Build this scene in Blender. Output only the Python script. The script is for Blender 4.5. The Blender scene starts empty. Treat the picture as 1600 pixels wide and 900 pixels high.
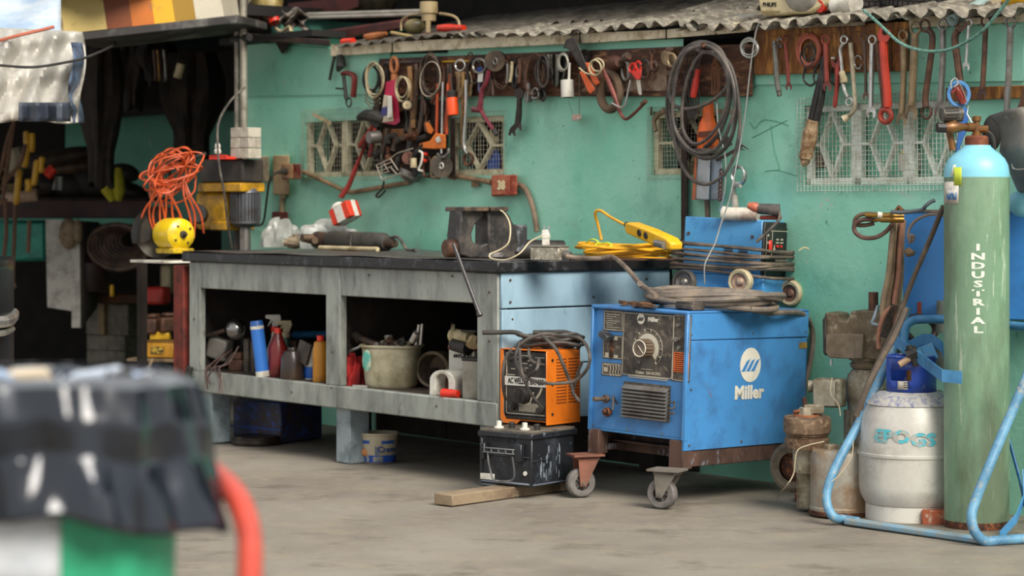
import bpy, math, random
from mathutils import Vector, Matrix
random.seed(7)
C = bpy.context.scene
R = math.radians; PI = math.pi
# ---------------- camera, sky, sun, exposure ----------------
F = 3600.0; YH = 320.0; H = 1.158
cd = bpy.data.cameras.new('camera'); cam = bpy.data.objects.new('camera', cd); C.collection.objects.link(cam)
cam.location = (0, 0, H); cam.rotation_euler = (R(90), 0, 0)
cd.sensor_width = 36; cd.lens = 81.0; cd.shift_y = -(450 - YH) / 1600
cd.clip_start = .05; cd.clip_end = 200
cd.dof.use_dof = True; cd.dof.focus_distance = 8.6; cd.dof.aperture_fstop = 3.4
C.camera = cam
w = bpy.data.worlds.new('sky'); C.world = w; w.use_nodes = True
bg = w.node_tree.nodes['Background']; bg.inputs[0].default_value = (.94, .97, 1.0, 1); bg.inputs[1].default_value = .72
sd = bpy.data.lights.new('sun', 'SUN'); sd.energy = 4.2; sd.angle = R(32); sd.color = (1, .94, .85)
sun = bpy.data.objects.new('sun', sd); C.collection.objects.link(sun)
sun.rotation_euler = Vector((.55, -.95, .95)).to_track_quat('Z', 'Y').to_euler()
C.view_settings.view_transform = 'Standard'; C.view_settings.look = 'None'
C.view_settings.exposure = 0.32; C.view_settings.gamma = 1.0; C.view_settings.use_curve_mapping = False

# ---------------- placing helpers ----------------
V = Vector
ANG = math.atan2(-1.238, 1.0)
BF = Matrix.Translation((-.057, 9.4, 0)) @ Matrix.Rotation(ANG, 4, 'Z')   # bench frame: x right along front, y towards the wall, z up
BI = BF.inverted()
YW = 1.044                                     # the wall's y in that frame
def P(px, py, D): return V(((px - 800) * D / F, D, H - (py - YH) * D / F))
def G(px, py):
    D = F * H / (py - YH); return P(px, py, D)
def at(px, y, z=0.0):                          # point seen in column px, on plane y of the bench frame, height z
    o = BI @ V((0, 0, 0)); e = BI @ V(((px - 800) / F, 1, 0)); d = e - o
    t = (y - o.y) / d.y; q = BF @ (o + d * t); q.z = z; return q
def W(px, py, off=0.0):                        # point seen at px,py lying off metres in front of the wall
    q = at(px, YW - off); q.z = H - (py - YH) * q.y / F; return q
def ws(px, off=0.0): return F / at(px, YW - off).y
def FR(p, deg=0.0): return Matrix.Translation(V(p)) @ Matrix.Rotation(R(deg), 4, 'Z')
def WFR(px, py, off=0.0): return Matrix.Translation(W(px, py, off)) @ Matrix.Rotation(ANG, 4, 'Z')
def wl(pts, off=0.0): return [W(p[0], p[1], off + (p[2] if len(p) > 2 else 0)) for p in pts]

def cr(pts, n=6, closed=False):
    pts = [V(p) for p in pts]; out = []; L = len(pts)
    rng = range(L) if closed else range(L - 1)
    for i in rng:
        if closed: a, b, c, d = pts[(i-1) % L], pts[i], pts[(i+1) % L], pts[(i+2) % L]
        else: a, b, c, d = pts[max(i-1, 0)], pts[i], pts[i+1], pts[min(i+2, L-1)]
        for k in range(n):
            t = k / n
            out.append(.5*((2*b)+(c-a)*t+(2*a-5*b+4*c-d)*t*t+(3*b-a-3*c+d)*t*t*t))
    if not closed: out.append(pts[-1])
    return out

class MB:
    def __init__(s, M=None): s.v = []; s.f = []; s.M = M or Matrix.Identity(4)
    def add(s, vs, fs, M=None):
        b = len(s.v); m = s.M @ M if M else s.M
        s.v += [m @ V(x) for x in vs]; s.f += [tuple(b+i for i in f) for f in fs]; return s
    def box(s, x0, x1, y0, y1, z0, z1, M=None):
        return s.add([(x0,y0,z0),(x1,y0,z0),(x1,y1,z0),(x0,y1,z0),(x0,y0,z1),(x1,y0,z1),(x1,y1,z1),(x0,y1,z1)],
            [(0,3,2,1),(4,5,6,7),(0,1,5,4),(1,2,6,5),(2,3,7,6),(3,0,4,7)], M)
    def tube(s, pts, r, n=8, closed=False, flat=1.0, M=None, cap=True):
        pts = [V(p) for p in pts]; L = len(pts); vs = []; fs = []; up = None
        for i, p in enumerate(pts):
            if closed: t = pts[(i+1) % L] - pts[i-1]
            else: t = pts[min(i+1, L-1)] - pts[max(i-1, 0)]
            if t.length < 1e-9: t = V((0, 0, 1))
            t.normalize()
            if up is None: up = V((0,0,1)) if abs(t.z) < .9 else V((0,1,0))
            up = (up - t * up.dot(t)); up = up.normalized() if up.length > 1e-6 else t.orthogonal().normalized()
            b = t.cross(up); rr = r[i] if isinstance(r, (list, tuple)) else r
            for k in range(n):
                a = 2*PI*k/n; vs.append(p + (up*math.cos(a)*flat + b*math.sin(a)) * rr)
        m = L if closed else L - 1
        for i in range(m):
            j = (i+1) % L
            for k in range(n):
                k2 = (k+1) % n; fs.append((i*n+k, i*n+k2, j*n+k2, j*n+k))
        if not closed and cap: fs += [tuple(range(n))[::-1], tuple((L-1)*n+k for k in range(n))]
        return s.add(vs, fs, M)
    def rod(s, a, b, r, r2=None, n=12, M=None): return s.tube([a, b], [r, r2 if r2 is not None else r], n, M=M)
    def lathe(s, prof, n=24, M=None, sx=1, sy=1, cap=True):
        vs = []; fs = []; L = len(prof)
        for (r, z) in prof:
            for k in range(n):
                a = 2*PI*k/n; vs.append((r*math.cos(a)*sx, r*math.sin(a)*sy, z))
        for i in range(L-1):
            for k in range(n):
                k2 = (k+1) % n; fs.append((i*n+k, i*n+k2, (i+1)*n+k2, (i+1)*n+k))
        if cap: fs += [tuple(range(n))[::-1], tuple((L-1)*n+k for k in range(n))]
        return s.add(vs, fs, M)
    def prism(s, poly, y0, y1, M=None):          # polygon in local x,z extruded along y
        L = len(poly); vs = [(x, y0, z) for x, z in poly] + [(x, y1, z) for x, z in poly]
        fs = [tuple(range(L)), tuple(range(2*L-1, L-1, -1))] + [(i, i+L, (i+1) % L + L, (i+1) % L) for i in range(L)]
        return s.add(vs, fs, M)
    def ball(s, c, rx, ry=None, rz=None, n=12, M=None, z0=-1, z1=1):
        ry = ry or rx; rz = rz or rx; vs = []; fs = []; m = max(4, n//2)
        a0 = math.asin(z0); a1 = math.asin(z1)
        for i in range(m+1):
            a = a0 + (a1-a0)*i/m
            for k in range(n):
                b = 2*PI*k/n; vs.append((c[0]+rx*math.cos(a)*math.cos(b), c[1]+ry*math.cos(a)*math.sin(b), c[2]+rz*math.sin(a)))
        for i in range(m):
            for k in range(n):
                k2 = (k+1) % n; fs.append((i*n+k, i*n+k2, (i+1)*n+k2, (i+1)*n+k))
        fs += [tuple(range(n))[::-1], tuple(m*n+k for k in range(n))]
        return s.add(vs, fs, M)
    def grid(s, fn, nu, nv, M=None, thick=None):
        vs = [fn(i/nu, j/nv) for i in range(nu+1) for j in range(nv+1)]; fs = []
        for i in range(nu):
            for j in range(nv):
                a = i*(nv+1)+j; fs.append((a, a+nv+1, a+nv+2, a+1))
        return s.add(vs, fs, M)

def wpoly(mb, pts, off0, off1):                  # polygon given by wall pixels, from off0 to off1 before the wall
    L = len(pts); vs = wl(pts, off1) + wl(pts, off0)
    fs = [tuple(range(L)), tuple(range(2*L-1, L-1, -1))] + [(i, i+L, (i+1) % L + L, (i+1) % L) for i in range(L)]
    return mb.add(vs, fs)
def wring(mb, cx, cy, rx, ry, off, r, n=22, k=8, a0=0, a1=360, flat=1.0, ph=0):   # ring / arc seen on the wall
    full = abs(a1-a0) >= 360; m = n if full else n+1
    pts = []
    for i in range(m):
        a = R(a0+(a1-a0)*i/n); x = rx*math.cos(a); y = ry*math.sin(a)
        pts.append(W(cx+x*math.cos(ph)-y*math.sin(ph), cy-(x*math.sin(ph)+y*math.cos(ph)), off))
    return mb.tube(pts, r, k, closed=full, flat=flat)

COL = C.collection
def mesh(name, mb, mat, org, sharp=.6):
    me = bpy.data.meshes.new(name); me.from_pydata([tuple(v - org) for v in mb.v], [], mb.f)
    if isinstance(mat, (list, tuple)):
        for m in mat: me.materials.append(m)
    else: me.materials.append(mat)
    me.validate(); me.update(); me.shade_smooth(); me.set_sharp_from_angle(angle=sharp); return me
def T(name, label, cat, p, group=None, kind=None):
    o = bpy.data.objects.new(name, None); COL.objects.link(o); o.location = V(p); o.empty_display_size = .05
    o['label'] = label; o['category'] = cat
    if group: o['group'] = group
    if kind: o['kind'] = kind
    return o
def worg(o):
    p = V(o.location)
    while o.parent: o = o.parent; p += o.location
    return p
def O(name, mb, mat, parent=None, label=None, cat=None, group=None, kind=None, bev=0, seg=1, solid=0, sub=0):
    if parent is not None:
        org = worg(parent); loc = V((0, 0, 0))
    else:
        n = len(mb.v); lo = V([min(v[i] for v in mb.v) for i in range(3)]); hi = V([max(v[i] for v in mb.v) for i in range(3)])
        org = V(((lo.x+hi.x)/2, (lo.y+hi.y)/2, lo.z)); loc = org
    ob = bpy.data.objects.new(name, mesh(name, mb, mat, org)); COL.objects.link(ob); ob.location = loc
    if parent is not None: ob.parent = parent
    if solid: m = ob.modifiers.new('solid', 'SOLIDIFY'); m.thickness = solid; m.offset = 0
    if sub: m = ob.modifiers.new('sub', 'SUBSURF'); m.levels = sub; m.render_levels = sub
    if bev: m = ob.modifiers.new('bevel', 'BEVEL'); m.width = bev; m.segments = seg; m.limit_method = 'ANGLE'; m.angle_limit = R(40)
    if label: ob['label'] = label
    if cat: ob['category'] = cat
    if group: ob['group'] = group
    if kind: ob['kind'] = kind
    return ob
def S(name, mb, mat, parent=None, **k): return O(name, mb, mat, parent, kind='structure' if parent is None else None, **k)
_fc = {}
def text(mb, s, M, size, bold=0.0, depth=.0006, align='CENTER', bend=None):   # lettering in local x,z facing -y
    cu = bpy.data.curves.new('lettering', 'FONT'); cu.body = s; cu.size = size; cu.offset = bold; cu.extrude = depth; cu.resolution_u = 2
    cu.align_x = align; cu.align_y = 'CENTER'
    ob = bpy.data.objects.new('lettering', cu); me = bpy.data.meshes.new_from_object(ob)
    vs = [(v.co.x, -v.co.z, v.co.y) for v in me.vertices]
    if bend: vs = [bend(*v) for v in vs]
    mb.add(vs, [tuple(p.vertices) for p in me.polygons], M)
    bpy.data.objects.remove(ob); bpy.data.curves.remove(cu); bpy.data.meshes.remove(me)

# ---------------- materials ----------------
def lin(h):
    if isinstance(h, str):
        h = h.lstrip('#'); c = [int(h[i:i+2], 16)/255 for i in (0, 2, 4)]
    else: c = list(h)
    return tuple((x/12.92 if x <= .04045 else ((x+.055)/1.055)**2.4) for x in c) + (1,)
_m = {}
def M_(col, rough=.6, metal=0.0, dirt=None, amt=.45, sc=10, bump=.15, soft=.12, dirt2=None, amt2=.3, stretch=(1,1,1), trans=0, alpha=1, coat=0, emit=0):
    key = (col, rough, metal, dirt, amt, sc, bump, soft, dirt2, amt2, stretch, trans, alpha, coat, emit)
    if key in _m: return _m[key]
    m = bpy.data.materials.new('m_%d' % len(_m)); m.use_nodes = True; nt = m.node_tree; N = nt.nodes; L = nt.links
    b = N['Principled BSDF']; b.inputs['Roughness'].default_value = rough; b.inputs['Metallic'].default_value = metal
    tc = N.new('ShaderNodeTexCoord'); mp = N.new('ShaderNodeMapping'); mp.inputs['Scale'].default_value = stretch; L.new(tc.outputs['Object'], mp.inputs['Vector'])
    base = N.new('ShaderNodeRGB'); base.outputs[0].default_value = lin(col); cur = base.outputs[0]
    def layer(cur, dcol, a, scale, sf, det=6):
        nz = N.new('ShaderNodeTexNoise'); nz.inputs['Scale'].default_value = scale; nz.inputs['Detail'].default_value = det; nz.inputs['Roughness'].default_value = .65
        L.new(mp.outputs[0], nz.inputs['Vector'])
        mr = N.new('ShaderNodeMapRange'); mr.inputs['From Min'].default_value = .5 - sf + (.5-a)*.5; mr.inputs['From Max'].default_value = .5 + sf + (.5-a)*.5
        L.new(nz.outputs['Fac'], mr.inputs['Value'])
        mx = N.new('ShaderNodeMix'); mx.data_type = 'RGBA'; L.new(mr.outputs[0], mx.inputs[0]); L.new(cur, mx.inputs[6]); mx.inputs[7].default_value = lin(dcol)
        return mx.outputs[2], mr.outputs[0]
    # gentle variation of tone
    nz = N.new('ShaderNodeTexNoise'); nz.inputs['Scale'].default_value = sc*.35; nz.inputs['Detail'].default_value = 5; L.new(mp.outputs[0], nz.inputs['Vector'])
    hs = N.new('ShaderNodeHueSaturation'); mr = N.new('ShaderNodeMapRange'); mr.inputs['To Min'].default_value = .78; mr.inputs['To Max'].default_value = 1.2
    L.new(nz.outputs['Fac'], mr.inputs['Value']); L.new(mr.outputs[0], hs.inputs['Value']); L.new(cur, hs.inputs['Color']); cur = hs.outputs[0]
    f = None
    if dirt: cur, f = layer(cur, dirt, amt, sc, soft)
    if dirt2: cur, _ = layer(cur, dirt2, amt2, sc*3.1, soft*.6)
    L.new(cur, b.inputs['Base Color'])
    if f is not None and metal > .2:
        mm = N.new('ShaderNodeMapRange'); mm.inputs['To Min'].default_value = metal; mm.inputs['To Max'].default_value = .1; L.new(f, mm.inputs['Value']); L.new(mm.outputs[0], b.inputs['Metallic'])
    if bump:
        n2 = N.new('ShaderNodeTexNoise'); n2.inputs['Scale'].default_value = sc*6; n2.inputs['Detail'].default_value = 4; L.new(mp.outputs[0], n2.inputs['Vector'])
        bp = N.new('ShaderNodeBump'); bp.inputs['Strength'].default_value = bump; bp.inputs['Distance'].default_value = .004
        L.new(n2.outputs['Fac'], bp.inputs['Height']); L.new(bp.outputs[0], b.inputs['Normal'])
    if trans: b.inputs['Transmission Weight'].default_value = trans
    if alpha < 1: b.inputs['Alpha'].default_value = alpha
    if coat: b.inputs['Coat Weight'].default_value = coat
    if emit:
        b.inputs['Emission Color'].default_value = lin(col); b.inputs['Emission Strength'].default_value = emit
    _m[key] = m; return m
m_black = M_('1c1a18', .55, dirt='3a342d', amt=.4)
m_rubber = M_('34312d', .65, dirt='6b6155', amt=.4, sc=14)
m_dark = M_('120f0d', .8)
m_rust = M_('5a3524', .8, .2, dirt='2c1d16', amt=.5, sc=16, bump=.4, dirt2='8a5230', amt2=.35)
m_steel = M_('8d8a84', .38, .85, dirt='4d3a2c', amt=.35, sc=18)
m_brightst = M_('c6c4be', .28, .9, dirt='776555', amt=.25, sc=20)
m_dksteel = M_('4a4540', .5, .6, dirt='5b3b28', amt=.45, sc=16)
m_brownst = M_('6c4a38', .55, .4, dirt='3a261c', amt=.5, sc=18)
m_redp = M_('a83224', .45, dirt='4a1d16', amt=.35, sc=14)
m_redb = M_('d8331f', .4, dirt='8a2416', amt=.2)
m_orange = M_('e8661a', .45, dirt='8c3d12', amt=.2)
m_cream = M_('bfb08c', .55, dirt='7d6a4c', amt=.4)
m_white = M_('d6d2c6', .5, dirt='8e8473', amt=.3)
m_brass = M_('8f6a3a', .4, .8, dirt='4c3620', amt=.4, sc=16)
m_wood = M_('6b4226', .75, dirt='3a2214', amt=.5, sc=5, stretch=(1, 1, .25), bump=.3, dirt2='8a5a33', amt2=.3)
m_yellow = M_('d9a616', .4, dirt='7c5a14', amt=.3)
m_dust = M_('85796a', .85, dirt='5c5145', amt=.5)
# ---------------- the setting ----------------
def wallmat(col='79c2a6', patch='9cd2ba', stain='629a86', sc=1.0):
    m = bpy.data.materials.new('plaster'); m.use_nodes = True; nt = m.node_tree; N = nt.nodes; L = nt.links; b = N['Principled BSDF']
    b.inputs['Roughness'].default_value = .6
    tc = N.new('ShaderNodeTexCoord')
    def noise(scale, det=6, ro=.6, dist=0):
        n = N.new('ShaderNodeTexNoise'); n.inputs['Scale'].default_value = scale; n.inputs['Detail'].default_value = det; n.inputs['Roughness'].default_value = ro; n.inputs['Distortion'].default_value = dist
        L.new(tc.outputs['Object'], n.inputs['Vector']); return n.outputs['Fac']
    def rng(f, a, c, t0=0, t1=1):
        r = N.new('ShaderNodeMapRange'); r.inputs['From Min'].default_value = a; r.inputs['From Max'].default_value = c; r.inputs['To Min'].default_value = t0; r.inputs['To Max'].default_value = t1; L.new(f, r.inputs['Value']); return r.outputs[0]
    def mix(f, a, c):
        x = N.new('ShaderNodeMix'); x.data_type = 'RGBA'; L.new(f, x.inputs[0])
        if isinstance(a, str): x.inputs[6].default_value = lin(a)
        else: L.new(a, x.inputs[6])
        x.inputs[7].default_value = lin(c); return x.outputs[2]
    c = mix(rng(noise(1.6*sc), .35, .65), col, patch)
    c = mix(rng(noise(3.5*sc, 8), .56, .72, 0, .6), c, stain)
    c = mix(rng(noise(26, 3), .68, .74, 0, .6), c, '4a7466')
    c = mix(rng(noise(9, 6, .7, .6), .64, .7, 0, .8), c, 'b3bba6'); c = mix(rng(noise(1.9*sc, 3), .62, .72, 0, .55), c, '8f9a86')
    c = mix(rng(noise(60, 2), .73, .77), c, '39473f')
    L.new(c, b.inputs['Base Color'])
    bp = N.new('ShaderNodeBump'); bp.inputs['Strength'].default_value = .5; bp.inputs['Distance'].default_value = .006
    L.new(noise(22, 9, .7), bp.inputs['Height']); L.new(bp.outputs[0], b.inputs['Normal']); return m
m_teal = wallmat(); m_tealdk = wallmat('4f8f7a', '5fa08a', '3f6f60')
def floormat():
    m = bpy.data.materials.new('concrete'); m.use_nodes = True; nt = m.node_tree; N = nt.nodes; L = nt.links; b = N['Principled BSDF']
    b.inputs['Roughness'].default_value = .85
    tc = N.new('ShaderNodeTexCoord')
    def noise(scale, det=6, ro=.6, st=(1,1,1)):
        mp = N.new('ShaderNodeMapping'); mp.inputs['Scale'].default_value = st; L.new(tc.outputs['Object'], mp.inputs['Vector'])
        n = N.new('ShaderNodeTexNoise'); n.inputs['Scale'].default_value = scale; n.inputs['Detail'].default_value = det; n.inputs['Roughness'].default_value = ro; L.new(mp.outputs[0], n.inputs['Vector']); return n.outputs['Fac']
    cur = None
    for f, a, c_, col in ((noise(1.1, 7), .3, .7, ('8f887c', '6b6257')), (noise(4, 8, .7), .48, .7, '8f8470'), (noise(2.2, 8, .7, (1, 1.5, 1)), .54, .68, '4e463c'), (noise(14, 6, .75), .6, .75, 'a9a498'), (noise(50, 4, .7), .6, .72, '6b6255'), (noise(7, 9, .8), .63, .68, '4a4138')):
        r = N.new('ShaderNodeMapRange'); r.inputs['From Min'].default_value = a; r.inputs['From Max'].default_value = c_; L.new(f, r.inputs['Value'])
        if cur is not None: r.inputs['To Max'].default_value = .7
        x = N.new('ShaderNodeMix'); x.data_type = 'RGBA'; L.new(r.outputs[0], x.inputs[0])
        if cur is None: x.inputs[6].default_value = lin(col[0]); x.inputs[7].default_value = lin(col[1])
        else: L.new(cur, x.inputs[6]); x.inputs[7].default_value = lin(col)
        cur = x.outputs[2]
    L.new(cur, b.inputs['Base Color'])
    bp = N.new('ShaderNodeBump'); bp.inputs['Strength'].default_value = .6; bp.inputs['Distance'].default_value = .008
    L.new(noise(18, 9, .75), bp.inputs['Height']); L.new(bp.outputs[0], b.inputs['Normal']); return m
m_conc = floormat()
fl = MB(); fl.grid(lambda u, v: (-14+28*u, -6+30*v, .004*math.sin(u*70)*math.sin(v*60) - .004), 60, 60); S('floor', fl, m_conc)

def bx(px, y=YW): return (BI @ at(px, y)).x      # bench-frame x of the column px on plane y
XL = bx(386); XR = 4.6
wins = [(bx(476), bx(596), W(500, 178).z, W(500, 277).z), (bx(700), bx(787), W(745, 182).z, W(745, 274).z),
        (bx(1018), bx(1122), W(1060, 173).z, W(1060, 273).z), (bx(1256), bx(1500), W(1370, 160).z, W(1370, 288).z)]
wb = MB(BF); xs = XL; zg = W(800, 142).z
def topz(x): return 1.935 - .0345*(x - bx(560))            # the wall top falls slightly to the right, under the sheets
def wtop(a, b_, z):
    wb.add([(a,YW,z),(b_,YW,z),(b_,YW+.16,z),(a,YW+.16,z),(a,YW,topz(a)),(b_,YW,topz(b_)),(b_,YW+.16,topz(b_)),(a,YW+.16,topz(a))], [(0,3,2,1),(4,5,6,7),(0,1,5,4),(1,2,6,5),(2,3,7,6),(3,0,4,7)])
xm = bx(504); wb.box(xs, xm, YW, YW+.16, 1.6, 2.05)
for (a, b_, t, u) in wins:
    wb.box(xs, a, YW, YW+.16, -.1, 1.6); wb.box(a, b_, YW, YW+.16, -.1, u); wb.box(a, b_, YW, YW+.16, t, 1.6) if t < 1.6 else None; xs = b_
wb.box(xs, XR, YW, YW+.16, -.1, 1.6)
for a, b_ in ((xm, bx(800)), (bx(800), bx(1200)), (bx(1200), XR)): wtop(a, b_, 1.6)
wall = S('wall_back', wb, m_teal)
# upper weatherboard panels, a little proud of the plaster
def zl(px, py): return W(px, py).z
for (pa, pb, ya, yb) in ((388, 610, 151, 147), (700, 1068, 143, 137)):
    q = MB(); wpoly(q, [(pa, ya), (pb, yb), (pb, 60 if pb > 700 else 82), (pa, 66 if pa < 500 else 74)], 0, .008); S('upper_panel', q, m_teal, wall, bev=.002)
q = MB(); wpoly(q, [(1180, 133), (1600, 127), (1600, 30), (1180, 52)], 0, .01); S('upper_panel', q, m_teal, wall, bev=.002)
# cracks in the plaster on the right: thin ridges
ck = MB()
for pts in ([(1172, 190), (1180, 200), (1192, 188), (1215, 190), (1232, 196)], [(1175, 215), (1190, 208), (1205, 200), (1230, 188)], [(1195, 268), (1215, 266), (1245, 275)], [(1205, 195), (1210, 232), (1218, 262), (1213, 266)]):
    ck.tube(cr(wl(pts, .001), 5), .0022, 5, flat=.6)
S('plaster_crack', ck, m_tealdk, wall)
for i in range(4): q = MB(BF); q.box(-2.3+i*.6, -1.705+i*.6, YW-.012, YW-.002, 0, .5+.02*(i % 2)); S('low_board', q, M_('33271e', .85, dirt='1c1511', amt=.5), wall, bev=.002)  # dark boards added to stand for under-bench shade and brown wall dirt
m_block = M_('d8cfae', .85, dirt='8f8668', amt=.35, sc=20, bump=.5)
m_blockr = M_('e6ece0', .85, dirt='b5b09c', amt=.35, sc=20, bump=.5)
m_wire = M_('c4bda6', .6, .3, dirt='6d6552', amt=.4)
m_wirer = M_('dad8ca', .6, .2, dirt='8d8670', amt=.4)
def block(mb, x0, x1, z0, z1, t=.028):
    ya, yb = YW+.015, YW+.045
    for (a, b_, c_, d) in ((x0, x1, z0, z0+t), (x0, x1, z1-t, z1), (x0, x0+t, z0, z1), (x1-t, x1, z0, z1)): mb.box(a, b_, ya, yb, c_, d)
    cx, cz = (x0+x1)/2, (z0+z1)/2; h = t*.22
    def bar(p, q):
        d = V((q[0]-p[0], q[1]-p[1])); d.normalize(); n = V((-d.y, d.x))*h
        mb.prism([(p[0]-n.x, p[1]-n.y), (q[0]-n.x, q[1]-n.y), (q[0]+n.x, q[1]+n.y), (p[0]+n.x, p[1]+n.y)], ya, yb)
    dw = (x1-x0)*.23
    for p, q in (((cx, z1-t), (cx-dw, cz)), ((cx-dw, cz), (cx, z0+t)), ((cx, z0+t), (cx+dw, cz)), ((cx+dw, cz), (cx, z1-t)), ((x0+t, cz), (cx-dw, cz)), ((cx+dw, cz), (x1-t, cz))): bar(p, q)
def window(i, win, nb, wire, bm_, sp, mx=.02):
    x0, x1, z1, z0 = win[0], win[1], win[2], win[3]
    r = bpy.data.objects.new('window_%d' % (i+1), None); COL.objects.link(r); r.location = BF @ V(((x0+x1)/2, YW, z0)); r['kind'] = 'structure'
    n = nb; wd = (x1-x0)/n
    for k in range(n):
        q = MB(BF); block(q, x0+k*wd, x0+(k+1)*wd, z0, z1); O('breeze_block', q, bm_, r, bev=.002)
    q = MB(BF); X0, X1, Z0, Z1 = x0-mx, x1+mx, z0-mx*.8, z1+mx; yy = YW-.006; rr = .0011 if i == 3 else .0008
    nx = int((X1-X0)/sp); nz = int((Z1-Z0)/sp); rnd = random.Random(i)
    for k in range(nx+1):
        x = X0+(X1-X0)*k/nx; a = rnd.uniform(-.006, .006)
        q.tube([(x, yy, Z0+rnd.uniform(-.012, 0)), (x+a, yy-.004, (Z0+Z1)/2), (x, yy, Z1+rnd.uniform(0, .01))], rr*1.2, 4)
    for k in range(nz+1):
        z = Z0+(Z1-Z0)*k/nz; q.tube([(X0-rnd.uniform(0, .012), yy, z), ((X0+X1)/2, yy-.004, z+rnd.uniform(-.003, .003)), (X1+rnd.uniform(0, .012), yy, z)], rr, 4)
    O('wire_mesh', q, wire, r, kind='stuff')
    return r
window(0, wins[0], 2, m_wire, m_block, .024); window(1, wins[1], 1, m_wire, m_block, .022); window(2, wins[2], 1, m_wire, m_block, .019); w4 = window(3, wins[3], 3, m_wirer, m_blockr, .0195, .03)
q = MB(BF)
q.box(bx(1240), XR, YW+.162, YW+.17, .9, 1.6); S('wall_room_green', q, m_teal)
q = MB(BF); q.box(wins[3][0]+.002, wins[3][1]-.002, YW+.065, YW+.075, wins[3][3]+.002, wins[3][2]-.002); S('wall_recess_panel', q, m_teal)
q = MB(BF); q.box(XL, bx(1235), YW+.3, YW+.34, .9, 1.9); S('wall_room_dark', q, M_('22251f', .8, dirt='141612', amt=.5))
# things dimly seen behind the wire of the windows
q = MB(); wpoly(q, [(1405, 268), (1402, 244), (1412, 228), (1432, 226), (1438, 240), (1438, 268)], -.062, -.046); O('plastic_bag', q, m_white, None, 'white plastic bag behind the wire of the right window', 'bag', bev=.006)
q = MB(); wpoly(q, [(1406, 240), (1416, 226), (1430, 225), (1424, 240)], -.045, -.04); O('cloth', q, M_('d8cf2a', .6, dirt='3c6aa8', amt=.25, sc=30), None, 'yellow cloth scrap above the white bag behind the right window wire', 'cloth', bev=.003)
q = MB(); wpoly(q, [(760, 266), (762, 245), (768, 234), (778, 233), (782, 245), (781, 265)], -.1, -.05); O('jug', q, M_('2c58b0', .5, dirt='1c3a7c', amt=.3), None, 'blue plastic jug behind the wire of the middle window', 'jug', bev=.008, seg=3)
q = MB(); wpoly(q, [(764, 222), (762, 205), (768, 200), (778, 208), (780, 222), (772, 228)], -.09, -.05); O('tin', q, m_cream, None, 'cream tin above the blue jug behind the middle window', 'tin', bev=.006, seg=2)
q = MB(); wpoly(q, [(728, 215), (726, 195), (740, 186), (752, 190), (754, 212), (742, 220)], -.1, -.05); O('can', q, m_steel, None, 'dull grey can behind the wire of the middle window', 'can', bev=.008, seg=2)
q = MB(); wpoly(q, [(1262, 262), (1268, 245), (1280, 238), (1292, 250), (1300, 262)], -.062, -.046); O('rag', q, m_dust, None, 'dusty rag lying behind the left panel of the right window', 'rag', bev=.01, seg=2)

# roof over the wall: corrugated sheets sloping down to the yard
m_corr = M_('8a8375', .8, .15, dirt='4c453b', amt=.5, sc=9, bump=.3, dirt2='b3ab98', amt2=.3, soft=.2)
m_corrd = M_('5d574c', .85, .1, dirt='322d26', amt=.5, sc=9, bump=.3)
m_fascia = M_('dccfb2', .7, dirt='9a8660', amt=.35, sc=12, dirt2='3c3226', amt2=.18, stretch=(1, 1, 1))
roofr = bpy.data.objects.new('roof', None); COL.objects.link(roofr); roofr.location = BF @ V((0, YW, 1.9)); roofr['kind'] = 'structure'
def sheet(x0, x1, yf, zf0, zf1, depth, rise, mat, seed, amp=.019, per=.108):
    rnd = random.Random(seed); n = int((x1-x0)/per*10); ph = rnd.uniform(0, 6)
    jag = [rnd.uniform(-.022, .022) for _ in range(40)]
    def fn(u, v):
        x = x0+(x1-x0)*u; k = u*38; i = int(k); j = jag[i]*(1-(k-i))+jag[min(i+1, 39)]*(k-i)
        y = yf + v*depth + (j if v < .01 else 0)*.8
        z = zf0+(zf1-zf0)*u + v*rise + amp*math.sin(2*PI*x/per+ph) + .012*math.sin(x*3.1+seed)*(1-v*.5)
        return (x, y, z)
    q = MB(BF); q.grid(fn, n, 10); return S('roof_sheet', q, mat, roofr, solid=.002)
def zo(px, py, off): return W(px, py, off).z
ov = .10
segs = [(520, 760, 76, 62), (700, 905, 68, 56), (870, 1090, 60, 46), (1055, 1260, 50, 42), (1190, 1420, 44, 34), (1390, 1640, 32, 20)]
for i, (a, b_, ya, yb) in enumerate(segs):
    lift = (.016 if i < 3 else .008)+(.0 if i % 2 == 0 else .008)
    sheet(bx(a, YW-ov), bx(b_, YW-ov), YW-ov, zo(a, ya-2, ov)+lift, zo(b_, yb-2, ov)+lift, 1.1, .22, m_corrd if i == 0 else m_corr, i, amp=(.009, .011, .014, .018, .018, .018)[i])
# a second course lying higher up the slope
sheet(bx(985, YW), bx(1250, YW), YW+.28, zo(985, 28, -.28), zo(1250, 8, -.28), .9, .22, m_corr, 11, amp=.02)
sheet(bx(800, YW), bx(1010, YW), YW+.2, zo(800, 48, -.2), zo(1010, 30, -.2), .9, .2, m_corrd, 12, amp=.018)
# fascia boards under the sheets
def fascia(a, b_, at_, bt, ab, bb, off=.05, mat=m_fascia):
    q = MB(); wpoly(q, [(a, ab), (b_, bb), (b_, bt), (a, at_)], off-.02, off); return S('fascia_board', q, mat, roofr, bev=.002)
fascia(517, 612, 70, 66, 88, 82); fascia(614, 905, 65, 50, 82, 68); fascia(907, 1040, 52, 46, 68, 60); fascia(1042, 1170, 46, 34, 60, 50)
fascia(1176, 1352, 40, 33, 47, 40, mat=M_('8d8068', .8, dirt='4e4331', amt=.5)); fascia(1420, 1600, 27, 16, 44, 34, off=.03)
q = MB(BF); q.box(XL-.1, bx(517), YW-.12, YW+1.3, 2.045, 2.08); S('roof_panel', q, m_dark, roofr)

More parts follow.
